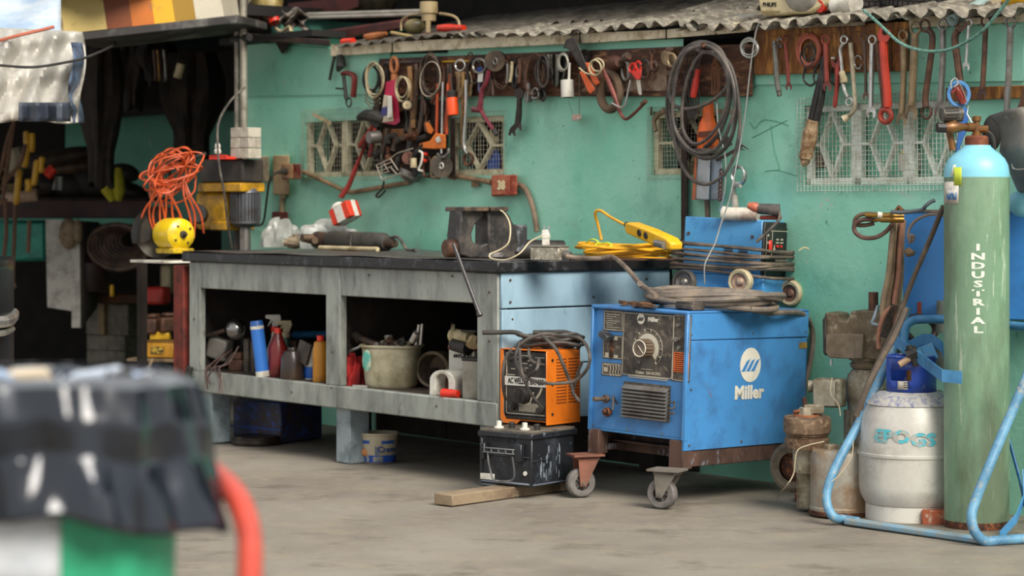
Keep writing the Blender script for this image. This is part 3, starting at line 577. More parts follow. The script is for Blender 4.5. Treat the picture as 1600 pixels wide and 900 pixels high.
# red crowbar leaning into the box
q = MB(); q.tube([frp(533, 308, .93), frp(545, 290, .95), frp(556, 262, .98), frp(565, 240, 1.0), frp(580, 205, 1.0)], [.022, .02, .018, .012, .01], 10, flat=.6); O('pry_bar', q, M_('8e2a22', .5, dirt='4a1712', amt=.35), None, 'red handled bar leaning up the wall from the carton', 'bar')

# ---- things on the lower shelf
ZS = .349
def lat(px, y, prof, n=20, z=ZS, sx=1, sy=1, tilt=0, rz=0, M=None):     # prof in (px radius, px height) at that depth
    p = at(px, y, z); k = p.y/F; q = MB(Matrix.Translation(p) @ Matrix.Rotation(R(rz), 4, 'Z') @ Matrix.Rotation(R(tilt), 4, 'Y')); q.lathe([(r*k, h*k) for r, h in prof], n, sx=sx, sy=sy); return q, p, k
def bottle(name, label, cat, px, y, parts, z=ZS, **kw):
    root = T(name, label, cat, at(px, y, z))
    for (pn, prof, mat, n, ex) in parts:
        q, p, k = lat(px, y, prof, n, **{"z": z, **kw, **ex}); O(pn, q, mat, root)
    return root
def lay(name, label, cat, px, py, y, parts, rot, group=None):     # parts: (name, list of boxes in px units relative, mat)
    p = frp(px, py, y); k = p.y/F; root = T(name, label, cat, p, group); A = Matrix.Translation(p) @ Matrix.Rotation(R(rot[2]), 4, 'Z') @ Matrix.Rotation(R(rot[1]), 4, 'Y') @ Matrix.Rotation(R(rot[0]), 4, 'X')
    for pn, boxes, mat, bv in parts:
        q = MB(A)
        for b_ in boxes: q.box(*[v*k for v in b_])
        O(pn, q, mat, root, bev=bv, seg=2)
    return root
lay('gear_housing', 'pale grey cast housing at the left end of the bench shelf', 'casting', 340, 562, .12, [('casting', [(-20, 17, -8, 14, 0, 34)], M_('a39d93', .5, .3, dirt='6a6257', amt=.35), .012), ('flange', [(-16, 20, -10, -6, -20, -12)], m_steel, .003)], (0, 12, -30))
q = MB(); p = frp(369, 515, .1); q.ball(p, .05, n=24); O('chrome_ball', q, M_('8f8c88', .18, .95, dirt='3a3531', amt=.25), None, 'dark chrome ball shaped cap above the shelf clutter', 'ball')
q = MB(); q.rod(frp(310, 529, .05), frp(352, 516, .12), .011); O('rod', q, m_dksteel, None, 'dark round rod sticking out left of the chrome ball', 'rod')
lay('carburettor', 'brown grimy engine block next to the pale casting', 'engine part', 375, 580, .16, [('block', [(-18, 10, -8, 10, 0, 18), (-12, 6, -6, 6, 18, 30)], m_brownst, .006), ('fins', [(12, 22, -6, 6, 0, 52), (25, 34, -4, 8, 0, 48)], M_('5f574c', .6, .3, dirt='332b24', amt=.4), .003)], (0, 0, -35))
lay('metal_bracket', 'light grey bracket with slots behind the blue can', 'bracket', 385, 540, .3, [('bracket', [(-14, 10, -4, 6, 0, 10), (-14, -8, -4, 6, -25, 2)], m_steel, .003)], (0, -6, -30))
q, p, k = lat(411, .04, [(0, 0), (10.5, 0), (10.5, 9), (10, 10), (10, 82), (8, 86), (0, 86)], 20, tilt=-7); bcan = T('grease_tube', 'tilted bright blue tube with white band at the base', 'tube', p)
for pn, pr, mt in (('tube_body', [(0, 9), (10.6, 9), (10.6, 75), (0, 75)], M_('2f6fc0', .4, dirt='1e4a8c', amt=.2)), ('white_base', [(0, 0), (10.9, 0), (10.9, 9), (0, 9)], m_white), ('white_ring', [(0, 75), (10.7, 75), (10.7, 80), (0, 80)], m_white), ('cap', [(0, 80), (10.8, 80), (9.5, 88), (0, 88)], M_('24508f', .4))): q, p, k = lat(411, .04, pr, 20, tilt=-7); O(pn, q, mt, bcan)
bottle('oil_bottle', 'dark red squeeze bottle right of the blue tube', 'bottle', 434, .1, [('bottle', [(0, 0), (14, 0), (15, 6), (15, 45), (8, 62), (6, 68), (0, 68)], M_('6d1c18', .3, dirt='2d0f0d', amt=.4), 20, {}), ('cap', [(0, 66), (6, 66), (5, 76), (0, 76)], m_redb, 14, {})])
def spray(name, label, px, y, bh, r, bmat, cmat, hmat, z=ZS):
    rt = bottle(name, label, 'spray bottle', px, y, [('bottle', [(0, 0), (r, 0), (r*1.1, 6), (r, bh*.55), (r*.45, bh*.85), (r*.4, bh), (0, bh)], bmat, 18, {}), ('collar', [(0, bh), (r*.5, bh), (r*.5, bh+8), (0, bh+8)], cmat, 14, {})], z=z)
    p = at(px, y, z); k = p.y/F; q = MB(Matrix.Translation(p + V((0, 0, (bh+8)*k)))); q.prism([(-5*k, 0), (-4*k, 10*k), (-15*k, 13*k), (-15*k, 18*k), (8*k, 19*k), (10*k, 12*k), (5*k, 0)], -.011, .011); q.prism([(-7*k, 11*k), (-12*k, 0), (-10*k, 0), (-4*k, 9*k)], -.005, .005); O('spray_head', q, hmat, rt, bev=.003); return rt
spray('spray_bottle', 'white spray bottle with red collar among the shelf clutter', 430, .28, 62, 13, m_white, m_redb, m_white)
spray('spray_bottle', 'green spray bottle with cream head behind the dark jug', 447, .2, 58, 13, M_('3e5a46', .3, dirt='25382b', amt=.3), m_cream, m_cream)
bottle('oil_can', 'squat dark brown oil can in front of the green bottle', 'can', 457, .06, [('can', [(0, 0), (18, 0), (19, 4), (18, 34), (13, 44), (8, 46), (7, 50), (0, 50)], M_('2d241e', .3, dirt='4c3b2d', amt=.35), 20, {})])
lay('gear_case', 'grey brown metal plate leaning right of the oil can', 'plate', 474, 545, .08, [('plate', [(-10, 16, -3, 3, -22, 12)], M_('4f4840', .5, .3, dirt='2d2722', amt=.4), .003)], (0, 20, -40))
pb = bottle('yogurt_pot', 'white and blue plastic pot on the shelf beside the yellow bottle', 'pot', 489, .14, [('pot', [(0, 0), (13, 0), (15, 46), (15.5, 48), (14, 48), (12, 4), (0, 4)], m_white, 22, {}), ('blue_band', [(13.2, 2), (14.6, 14), (14.7, 20), (13.4, 20)], M_('2b5fb2', .4), 22, {})])
bottle('oil_bottle', 'amber yellow oil bottle against the middle bench leg', 'bottle', 501, .08, [('bottle', [(0, 0), (12, 0), (12.5, 4), (12.5, 48), (10, 62), (0, 66)], M_('b5791c', .4, dirt='6e4611', amt=.3), 16, {'sy': .7}), ('cap', [(0, 64), (6, 64), (6, 72), (0, 72)], m_redb, 12, {})])
q = MB(); q.rod(at(455, .6, ZS+.15), at(520, .6, ZS+.17), .018); O('blue_pipe', q, M_('2f6f9c', .5, dirt='1c4562', amt=.3), None, 'blue plastic pipe lying at the back of the left shelf bay', 'pipe')
q = MB(); q.rod(at(385, .5, ZS+.14), at(425, .5, ZS+.15), .014); O('orange_bar', q, M_('b5681c', .5), None, 'orange bar lying behind the blue tube on the shelf', 'bar')
q = MB(FR(at(378, .55, ZS+.0), -30)); q.box(-.06, .05, -.05, .05, 0, .2); O('pale_tin', q, M_('a9b2b2', .5, dirt='5d6464', amt=.4), None, 'pale tin standing at the back of the left shelf bay', 'tin', bev=.006)
q = MB(FR(at(410, .6, ZS+.0), -30)); q.box(-.09, .1, -.05, .05, 0, .24); O('carton', q, M_('2e3a40', .6, dirt='1b2124', amt=.4), None, 'dark blue grey carton at the back of the left shelf bay', 'carton', bev=.004)
# cables and lamp hanging at the bay's left
q = MB(); rnd = random.Random(9)
for i in range(5):
    x = rnd.uniform(322, 345); q.tube(cr([frp(x+30, 550+rnd.uniform(-10, 8), .1), frp(x+15, 558+i*3, .03), frp(x, 575, -.01), frp(x-8+i*4, 590, -.02), frp(x-4+i*3, 600+i*4, -.03)], 5), .004, 5)
O('wire_tangle', q, M_('4a352f', .6, dirt='7b6a60', amt=.35), None, 'tangle of thin brown wires hanging over the shelf edge', 'wires')
lay('tool_strip', 'narrow black clamp hanging beside the left bench leg', 'clamp', 292, 600, -.03, [('clamp', [(-5, 5, -3, 3, -30, 28), (-3, 8, -4, 4, -6, 14)], m_black, .003)], (0, 12, -30))
# right bay
bw = bottle('enamel_bowl', 'white enamel bowl with blue rim behind the cream bucket', 'bowl', 583, .34, [('bowl', [(0, 4), (14, 4), (24, 30), (28, 50), (26, 50), (22, 30), (12, 8), (0, 8)], m_white, 30, {'tilt': 14, 'z': ZS+.03}), ('rim', [(25.5, 49), (28.3, 49), (28.5, 52), (26, 52)], M_('3c5f8c', .4), 30, {'tilt': 14, 'z': ZS+.03})])
q = MB(); q.ball(frp(583, 527, .34), .04, .04, .028); q.ball(frp(572, 531, .33), .028, .03, .02); O('yellow_rag', q, M_('b39a1e', .7, dirt='5c5016', amt=.4), None, 'dull yellow rag heaped in the white bowl', 'rag')
crump(533, .08, .048, .05, .095, 21, M_('a01c1a', .85, dirt='5c0f10', amt=.4), 'bright red rag bunched left of the cream bucket', 'red_rag', 'rag', ZS); crump(555, .1, .055, .06, .115, 22, M_('a81e1b', .85, dirt='640f10', amt=.4), 'taller bunched red rag touching the cream bucket', 'red_rag', 'rag', ZS)
bk = T('bucket', 'large grimy cream bucket filled with old metal parts', 'bucket', at(612, .16, ZS))
p = at(612, .16, ZS); k = p.y/F; BM = Matrix.Translation(p) @ Matrix.Rotation(R(-20), 4, 'Z')
q = MB(BM)
def sq(r, z, e, n=36):
    o = []
    for j in range(n):
        a = 2*PI*j/n; c_, s_ = math.cos(a), math.sin(a); o.append((r*abs(c_)**e*(1 if c_ > 0 else -1), .72*r*abs(s_)**e*(1 if s_ > 0 else -1), z))
    return o
rows = [sq(r_*k, z_*k, .6) for r_, z_ in ((2, 0), (36, 0), (40, 5), (45, 60), (49, 63), (49, 66), (45, 66), (41, 50), (35, 8), (2, 6))]; vs_ = sum(rows, []); n = 36
fs_ = [(i*n+j, i*n+(j+1) % n, (i+1)*n+(j+1) % n, (i+1)*n+j) for i in range(len(rows)-1) for j in range(n)]
q.add(vs_, fs_); O('bucket_body', q, M_('b5ad92', .5, dirt='857a5e', amt=.45, sc=7, dirt2='6a5f48', amt2=.15), bk)
q = MB(BM @ Matrix.Translation((-.075*1, -.105, .12))); q.ball((0, -.0, 0), .022, .006, .05); O('sticker', q, M_('4f9a8c', .5, dirt='c9c4a8', amt=.35, sc=30), bk, label='teal oval sticker')
for i in range(26):
    if i == 0: rnd = random.Random(31)
    a = rnd.uniform(0, 2*PI); r_ = rnd.uniform(0, .075); c_ = BM @ V((r_*math.cos(a), r_*.6*math.sin(a), 60*k + rnd.uniform(.0, .05)*(1-r_*8)))
    q = MB(Matrix.Translation(c_) @ Matrix.Rotation(rnd.uniform(0, 6), 4, 'Z') @ Matrix.Rotation(rnd.uniform(-1, 1), 4, 'X'))
    t = i % 4
    if t == 0: q.tube([(-.05, 0, 0), (.05, 0, 0)], .008, 8); q.tube([(.045, 0, 0), (.06, 0, 0)], .014, 6); nm = 'bolt'
    elif t == 1: q.tube(cr([(.025*math.cos(b), .025*math.sin(b), 0) for b in [j*.785 for j in range(8)]], 3, True), .006, 6, closed=True); nm = 'ring'
    elif t == 2: q.box(-.045, .045, -.012, .012, -.005, .005); nm = 'bracket'
    else: q.tube([(0, 0, -.02), (0, 0, .02)], [.018, .022], 10); nm = 'bushing'
    O(nm, q, rnd.choice([m_dksteel, m_steel, m_brownst, m_dksteel, m_cream]), None, {0: 'old bolt in the heap filling the cream bucket', 1: 'metal ring in the heap filling the cream bucket', 2: 'flat bracket in the heap filling the cream bucket', 3: 'round bushing in the heap filling the cream bucket'}[t], nm, group={0: 'bolts', 1: 'rings', 2: 'brackets', 3: 'bushings'}[t] + ' in the cream bucket')
q = MB(); q.rod(frp(560, 528, .1), frp(600, 543, .12), .016); q.rod(frp(555, 524, .1), frp(562, 530, .1), .022); O('pipe_wrench', q, m_dksteel, None, 'dark rusty bar lying across the bucket left rim', 'tool')
q = MB(); q.rod(frp(650, 538, .16), frp(655, 507, .16), .008); q.rod(frp(657, 538, .16), frp(660, 506, .16), .007); q.rod(frp(645, 533, .15), frp(652, 520, .15), .018); O('clevis', q, m_brightst, None, 'bright clevis standing up at the bucket right rim', 'clevis')
q = MB(); q.tube(cr([frp(540, 557, .06), frp(548, 548, .06), frp(560, 543, .08), frp(566, 538, .1)], 5), .007, 6); O('lever', q, m_steel, None, 'curved metal lever above the red rags', 'lever')
q = MB(FR(at(563, .02, ZS), -20)); q.box(-.035, .035, -.008, .008, 0, .012); O('metal_strip', q, m_brightst, None, 'small bright strip on the shelf before the red rags', 'strip')
p = at(681, .3, ZS); k = p.y/F; DM = Matrix.Translation(p+V((0, 0, 28*k))) @ Matrix.Rotation(R(-22), 4, 'Z') @ Matrix.Rotation(R(90), 4, 'X')
dr = T('brake_drum', 'round brown drum lying on its side with parts inside', 'drum', p)
q = MB(DM); q.lathe([(23*k, -.09), (27*k, -.06), (28*k, .0), (29*k, .04), (27*k, .045), (24*k, .04), (22*k, -.08), (0, -.085)], 32, cap=False); O('drum_shell', q, M_('8b7c66', .6, .3, dirt='54432f', amt=.45), dr)
q = MB(DM)
for j in range(10): a = j*.7; q.tube([(.04*math.cos(a), -.03+.03*math.sin(a), 0), (.02*math.cos(a+1), -.03+.03*math.sin(a+1), .04)], .011, 6)
O('brake_parts', q, m_dksteel, dr)
# horseshoe shaped white casting
hs_ = T('white_guard', 'white horseshoe shaped guard standing on the shelf front', 'guard', at(680, .08, ZS))
A = FR(at(690, .03, ZS), -45); q = MB(A); w_ = .078
out = [(-w_, 0), (-w_*.98, .06)] + [(w_*math.cos(R(a)), .06+.05*math.sin(R(a))) for a in range(165, -1, -15)] + [(w_, .04), (w_*.9, 0)]
inn = [(w_*.25, 0), (w_*.25, .02), (w_*.5, .03), (w_*.5, .06)] + [(w_*.5*math.cos(R(a)), .065+.028*math.sin(R(a))) for a in range(0, 181, 20)] + [(-w_*.5, .03), (-w_*.5, 0)]
q.prism(out+inn, 0, .13); O('guard_shell', q, m_white, hs_, bev=.005, seg=2)
q = MB(A); q.box(-w_*.48, w_*.48, .06, .13, 0, .085); O('guard_filling', q, m_dust, hs_)
q = MB(); q.tube([at(692, -.0, ZS+.018), at(716, .02, ZS+.018)], [.02, .016], 12); O('red_funnel', q, m_redb, None, 'short red tube lying before the white guard', 'tube')
q = MB(FR(at(707, .1, ZS), -40)); q.box(-.04, .07, -.01, .01, .0, .07); O('brown_block', q, M_('5b3a2a', .7, dirt='33211a', amt=.4), None, 'brown metal plate behind the short red tube', 'plate', bev=.002)
tn = T('labelled_tin', 'white square tin with red top band and faded label', 'tin', at(722, .2, ZS))
A = FR(at(722, .2, ZS), -42); k = at(722, .2).y/F; q = MB(A); q.box(-.082, .075, 0, .1, 0, 68*k); O('tin_body', q, m_white, tn, bev=.004)
q = MB(A); q.box(-.084, .077, -.003, .103, 66*k, 74*k); O('red_band', q, M_('7c2a26', .5, dirt='4d1b18', amt=.4), tn, bev=.003)
q = MB(A); text(q, 'ANTI-RUST', A.inverted() @ A @ Matrix.Translation((.005, -.002, 57*k)), .022, .0008); q.box(-.06, .05, -.002, 0, .06, .063); q.box(-.06, .04, -.002, 0, .045, .048); q.box(-.06, .05, -.002, 0, .075, .078); O('lettering', q, m_dark, tn, kind='stuff')
gt = T('square_can', 'grey square can with dark lid at the bay right end', 'can', at(738, .04, ZS)); A = FR(at(738, .03, ZS), -42)
q = MB(A); q.box(-.06, .06, 0, .09, 0, .16); O('can_body', q, M_('8d897c', .55, .2, dirt='6a6455', amt=.4, dirt2='a8845a', amt2=.12), gt, bev=.004); q = MB(A); q.box(-.062, .062, -.002, .092, .158, .172); O('lid', q, m_black, gt, bev=.003)
fp = T('filter_housing', 'cream plastic funnel with flange lying over the tins', 'funnel', frp(715, 540, .15))
q = MB(); a = frp(705, 524, .15); q.tube([a+V((-.005, 0, 0)), a+V((.01, .0, -.002))], [.052, .05], 24); q.tube([a+V((.01, 0, 0)), frp(735, 528, .15)], [.032, .026], 16); O('flange_tube', q, M_('c4b48e', .5, dirt='8f7c58', amt=.35), fp)
q = MB(); q.tube([frp(738, 540, .1), frp(741, 528, .12)], [.03, .022], 8); O('nut', q, M_('b59f77', .5, dirt='7c6742', amt=.35), fp); q = MB(); q.rod(frp(722, 517, .12), frp(745, 518, .12), .006); q.rod(frp(710, 538, .14), frp(732, 545, .14), .03); O('dark_clamp', q, m_black, fp)
q = MB(); rnd = random.Random(77)
for i in range(14):
    x = rnd.choice([rnd.uniform(350, 495), rnd.uniform(560, 735)]); p = at(x, rnd.uniform(.5, .85), ZS+rnd.uniform(0.02, .06)); 
    q = MB(Matrix.Translation(p) @ Matrix.Rotation(rnd.uniform(0, 3), 4, 'Z')); s_ = rnd.uniform(.03, .07); q.box(-s_, s_, -s_*.7, s_*.7, -.02 if False else -p.z+ZS, s_*1.1)
    O('scrap_part', q, rnd.choice([m_brownst, m_dksteel, m_inner, m_wood]), None, 'dim lump of scrap at the dark back of the shelf', 'scrap', group='scrap at the back of the bench shelf', bev=.01, seg=2)
# under the bench
ch = T('blue_chest', 'dark blue metal case under the bench left bay', 'case', at(395, .3, 0)); A = FR(at(397, .25, 0), -38)
q = MB(A); q.box(-.15, .18, 0, .3, .0, .2); O('case_body', q, M_('27375c', .5, dirt='4a3a2c', amt=.45, sc=8, dirt2='3a56a0', amt2=.3), ch, bev=.008); q = MB(A); q.box(-.155, .185, -.006, .01, .06, .07); O('case_band', q, M_('2f4a86', .5), ch)
q = MB(Matrix.Translation(G(400, 693))); q.lathe([(0, 0), (.118, 0), (.12, .01), (.118, .022), (.112, .024), (.112, .034), (.105, .04), (0, .04)], 36); O('brake_disc', q, M_('2a2420', .4, .5, dirt='4a3c30', amt=.4), None, 'flat black disc lying on the floor by the blue case', 'disc')
ytr = T('yogurt_bucket', 'white and blue printed plastic tub on the floor by the middle leg', 'tub', G(592, 722)); p = G(592, 722); k = p.y/F; A = Matrix.Translation(p)
q = MB(A); q.lathe([(0, 0), (24*k, 0), (26*k, 2*k), (30*k, 43*k), (31.5*k, 44*k), (31.5*k, 47*k), (29*k, 47*k), (25*k, 6*k), (0, 5*k)], 36); O('tub', q, M_('c4b79c', .5, dirt='8a7654', amt=.35), ytr)
q = MB(A); q.lathe([(26.2*k, 2*k), (27.4*k, 13*k)], 36, cap=False); O('blue_band', q, M_('2550a8', .4, dirt='c4b79c', amt=.12, sc=30), ytr)
def bendc(r0, slope):     # wraps lettering round the tub
    return lambda x, y, z: ((r0+z*slope)*math.sin(x/r0), -(r0+z*slope)*math.cos(x/r0), z)
q = MB(A)
for x0, x1 in ((-32, -14), (6, 30)):
    for j in range(8):
        a0, a1 = [R(v) for v in (x0*1.9+(x1-x0)*1.9*j/8, x0*1.9+(x1-x0)*1.9*(j+1)/8)]; z0, z1 = 31*k, 36*k; r0, r1 = 29.3*k, 29.8*k
        q.add([(r0*math.sin(a0), -r0*math.cos(a0), z0), (r0*math.sin(a1), -r0*math.cos(a1), z0), (r1*math.sin(a1), -r1*math.cos(a1), z1), (r1*math.sin(a0), -r1*math.cos(a0), z1)], [(0, 1, 2, 3)])
text(q, 'Crema', Matrix.Rotation(R(34), 4, 'Z'), .036, .001, bend=lambda x, y, z: ((28.6*k)*math.sin(x/(28.6*k)), -(28.6*k)*math.cos(x/(28.6*k)), z+22*k)); O('print_blue', q, M_('2f5db0', .4), ytr, kind='stuff')
q = MB(A); text(q, '3', Matrix.Rotation(R(-35), 4, 'Z'), .03, .002, bend=lambda x, y, z: ((27.6*k)*math.sin(x/(27.6*k)), -(27.6*k)*math.cos(x/(27.6*k)), z+7*k)); text(q, '000', Matrix.Rotation(R(0), 4, 'Z'), .03, .002, bend=lambda x, y, z: ((27.6*k)*math.sin(x/(27.6*k)), -(27.6*k)*math.cos(x/(27.6*k)), z+7*k)); O('print_white', q, m_white, ytr, kind='stuff')
q = MB(A); q.ball((.0, 0, 38*k), 24*k, 24*k, 5*k); O('contents', q, m_brownst, ytr)
q = MB(A); text(q, 'I', Matrix.Rotation(R(-2), 4, 'Z'), .05, .008, bend=lambda x, y, z: ((28.5*k)*math.sin(x/(28.5*k)), -(28.5*k)*math.cos(x/(28.5*k)), z+22*k)); O('print_grey', q, M_('9aa6b8', .5), ytr)
q = MB(A); q.ball((-.055, -.052, .05), .02, .012, .02); O('print_fruit', q, M_('c9824a', .5), ytr)
# ---------------- big blue welding machine ----------------
m_mblue = M_('3e79b2', .38, dirt='3d5f86', amt=.25, sc=7, dirt2='6f8aa6', amt2=.08, bump=.08)
m_mblue2 = M_('4484bd', .4, dirt='3d6594', amt=.3, sc=8, dirt2='7a5a3c', amt2=.08, bump=.08)
m_panel = M_('3b3733', .5, .2, dirt='6a6055', amt=.45, sc=12, dirt2='8a7d6c', amt2=.25)
m_line = M_('b9b09c', .6)
m_rustf = M_('5a4136', .75, .1, dirt='3c2a22', amt=.45, sc=9, dirt2='7e828c', amt2=.2, stretch=(1, 1, .5))
CW = V((.657, 8.82, 0)); MM = Matrix.Translation((.657, 8.82, .214)) @ Matrix.Rotation(R(1.9), 4, 'Y') @ Matrix.Rotation(R(-44.3), 4, 'Z') @ Matrix.Translation((0, 0, -.214))
mw = T('welding_machine', 'large blue wheeled welding machine with dial panel and white emblem', 'welder', (.657+.09, 8.82+.44, 0))
def mbox(name, x0, x1, y0, y1, z0, z1, mat, par=mw, bev=.003, label=None, seg=1): q = MB(MM); q.box(x0, x1, y0, y1, z0, z1); return O(name, q, mat, par, bev=bev, label=label, seg=seg)
def MF(px, py):
    t = (px-917)/151; 
    for _ in range(3):
        v = (py-(474+13*t))/(198+5*t); t = (px-(917-10*v))/(151+2*v)
    return (-.5+.5*t, .749-v*.498)
def MS(px, py):
    v = 0; t = 0
    for _ in range(3): t = (px-(1068-8*v))/(194-4*v); v = (py-(487+4.7*t))/(218-8*t)
    return (t*.76, .749-v*.535)
mbox('body', -.494, -.008, .012, .75, .26, .73, m_mblue)
mbox('side_panel', -.012, 0, .0, .76, .214, .636, m_mblue2, bev=.002); mbox('hood_side', -.014, .003, -.0, .762, .638, .749, m_mblue2, bev=.004)
mbox('side_panel', -.5, -.49, .0, .76, .25, .749, m_mblue); mbox('hood_top', -.5, .003, -.004, .762, .735, .751, m_mblue, bev=.006, seg=2)
mbox('back_panel', -.5, 0, .75, .76, .25, .74, m_mblue)
fr_ = mbox('front_panel', -.498, -.004, .014, .026, .251, .735, m_mblue2)
mbox('front_rim', -.5, -.488, -.003, .02, .252, .745, m_mblue); mbox('front_rim', -.014, .002, -.003, .02, .252, .745, m_mblue2); 
def plate(x0, y0, x1, y1, par, name='plate', yy=.014, th=.004, mat=m_panel, frame=True):
    a = MF(x0, y0); b_ = MF(x1, y1); q = MB(MM); q.box(a[0], b_[0], yy-th, yy, b_[1], a[1]); o = O(name, q, mat, par, bev=.001)
    if frame:
        q = MB(MM); t = .0022; e = .004; X0, X1, Z0, Z1 = a[0]+e, b_[0]-e, b_[1]+e, a[1]-e; Y0, Y1 = yy-th-.0008, yy-th+.0005
        for bx0, bx1, bz0, bz1 in ((X0, X1, Z0, Z0+t), (X0, X1, Z1-t, Z1)): q.box(bx0, bx1, Y0, Y1, bz0, bz1)
        for bx0, bx1, bz0, bz1 in ((X0, X0+t, Z0, Z1), (X1-t, X1, Z0, Z1)): q.box(bx0, bx1, Y0, Y1, bz0, bz1)
        O('plate_border', q, m_line, o, kind='stuff')
    return o
p1 = plate(934, 482, 964, 518, fr_, 'rating_plate'); p2 = plate(932, 521, 963, 562, fr_, 'switch_plate'); p3 = plate(929.5, 565, 961, 589, fr_, 'symbol_plate')
p4 = plate(965, 485, 1041, 594, fr_, 'dial_plate'); p5 = plate(1043, 490, 1066, 598, fr_, 'side_plate')
ox, oz = MF(1043.5, 549.5); px_, pz_ = MF(1065, 583); mbox('warning_label', ox, px_, .008, .0098, pz_, oz, M_('d8631c', .5, dirt='9c4514', amt=.3), fr_, .0005)
q = MB(MM)
for j in range(9): z = oz-.006-(oz-pz_-.012)*j/8; q.box(ox+.006, px_-.006-.01*(j % 3), .0072, .0081, z-.0016, z+.0016)
O('warning_print', q, m_dark, fr_, kind='stuff')
x, z = MF(1003, 543.6); A = MM @ Matrix.Translation((x, .0095, z)) @ Matrix.Rotation(PI/2, 4, 'X')
k = .5/151
q = MB(A)
q.add([(0, 0, .0006)]+[(.057*math.cos(R(a)), .057*math.sin(R(a)), .0006) for a in range(-48, 229, 6)], [(0, i, i+1) for i in range(1, 47)]); q.add([(.001, 0, .0001)]+[(.057*math.cos(R(a)), .057*math.sin(R(a)), .0001) for a in range(-48, 229, 6)], [(0, i+1, i) for i in range(1, 47)]); O('dial_scale', q, M_('c9c2b0', .5, dirt='8e8570', amt=.25), p4)
q = MB(A)
for j in range(12):
    a = R(-52+j*26); q.tube([(.066*math.cos(a), .066*math.sin(a), .001), (.076*math.cos(a), .076*math.sin(a), .001)], .0018, 4); 
for j in range(45):
    a = R(-50+j*6.4); q.tube([(.0605*math.cos(a), .0605*math.sin(a), .0008), (.0635*math.cos(a), .0635*math.sin(a), .0008)], .0007, 3)
q.tube([(.075*math.cos(R(a)), .075*math.sin(R(a)), .0003) for a in range(-55, 236, 8)], .0008, 3)
q.tube([(-.03, -.083, .001), (.03, -.083, .001)], .001, 4); O('dial_marks', q, m_line, p4, kind='stuff')
q = MB(A); q.prism([(-.014, -.01), (-.032, -.078), (.032, -.078), (.014, -.01)], 0, .0015, M=Matrix.Rotation(-PI/2, 4, 'X') @ Matrix.Scale(-1, 4, V((0, 1, 0)))); O('pointer_plate', q, M_('45413c', .5), p4)
kq = MB(A); kq.lathe([(0, 0), (.037, 0), (.034, .02), (.032, .05), (0, .05)], 12); kb = O('dial_knob', kq, M_('4f4339', .5, dirt='7a6a58', amt=.4), p4, sharp=.2) if False else O('dial_knob', kq, M_('4f4339', .5, dirt='7a6a58', amt=.4), p4)
q = MB(A)
for j in range(16): a = 2*PI*j/16; q.box(.0335, .037, -.0025, .0025, .006, .046, M=Matrix.Rotation(a, 4, 'Z'))
O('knob_ridges', q, M_('6a5846', .55), p4, kind='stuff')
q = MB(A); q.tube([(.0315*math.cos(2*PI*j/28), .0315*math.sin(2*PI*j/28), .0505) for j in range(28)], .0022, 5, closed=True); O('knob_ring', q, M_('d6d0be', .4), p4)
q = MB(A); q.tube([(-.006, .01, .051), (.02, -.018, .051)], .0014, 4); O('knob_mark', q, M_('d6d0be', .4), p4)
def emblem(par, M, rx, rz, bars, white, dark):
    q = MB(M); n = 40; q.add([(rx*math.cos(2*PI*j/n), 0, rz*math.sin(2*PI*j/n)) for j in range(n)]+[(rx*math.cos(2*PI*j/n), -.0012, rz*math.sin(2*PI*j/n)) for j in range(n)], [tuple(range(n)), tuple(range(2*n-1, n-1, -1))][::1]+[(j, (j+1) % n, (j+1) % n+n, j+n) for j in range(n)]); O('emblem_disc', q, white, par)
    for c_ in (-1, 0, 1):
        q = MB(M); w_ = rx*.17; h = rz*.36; s_ = rx*.25; x = c_*rx*.46; xo = rx*.0
        t = (h if c_ > -2 else h)
        q.prism([(x-w_-s_, -h), (x+w_-s_, -h), (x+w_+s_, h*(1 if c_ else 1)), (x-w_+s_, h*.62 if True else h)], -.0026, -.001); O('emblem_bar', q, dark, par)
m_wp = M_('d9d3c4', .5, dirt='a9a08c', amt=.2, sc=20)
x, z = MF(993, 497.5); emblem(p4, MM @ Matrix.Translation((x, .0095, z)), .019, .0205, 3, m_wp, m_dark)
x, z = MF(1012, 499); q = MB(MM @ Matrix.Translation((x, .0092, z))); text(q, 'Miller', Matrix(), .0235, .0009, .0008); O('panel_lettering', q, m_wp, p4, kind='stuff')
x, z = MF(1003, 583); q = MB(MM @ Matrix.Translation((x, .0092, z))); text(q, 'Dialarc  250 AC/DC', Matrix(), .0155, .0002, .0006); 
for j, w_ in enumerate((.105, .1)): q.box(-w_, w_, -.0006, .0002, -.017-.006*j, -.0145-.006*j)
O('model_lettering', q, m_line, p4, kind='stuff')
q = MB(MM)
for j in range(8):
    x, z = MF(938, 489+j*3.4); q.box(x, x+.072-.02*((j*7) % 3), .0088, .0096, z-.0012, z+.0012)
O('rating_print', q, m_line, p1, kind='stuff')
q = MB(MM)
for j in range(4):
    x, z = MF(943+j*4.4, 570); q.tube([(x, .0095, z), (x+.004, .0095, z-.014), (x-.001, .0095, z-.028), (x+.005, .0095, z-.042)], .0016, 4)
x, z = MF(933, 568); q.box(x, x+.03, .0088, .0096, z-.003, z); q.box(x, x+.02, .0088, .0096, z-.03, z-.012); O('symbol_print', q, m_line, p3, kind='stuff')
x, z = MF(946, 540); q = MB(MM); q.box(x-.006, x+.006, .006, .012, z-.05, z+.03); O('switch_slot', q, m_rust, p2); q = MB(MM @ Matrix.Translation((x-.01, .0, z+.038)) @ Matrix.Rotation(R(25), 4, 'Y')); q.box(-.028, .022, -.035, .012, -.011, .012); O('switch_lever', q, M_('2c3036', .4, dirt='6f6a60', amt=.3), p2, bev=.003)
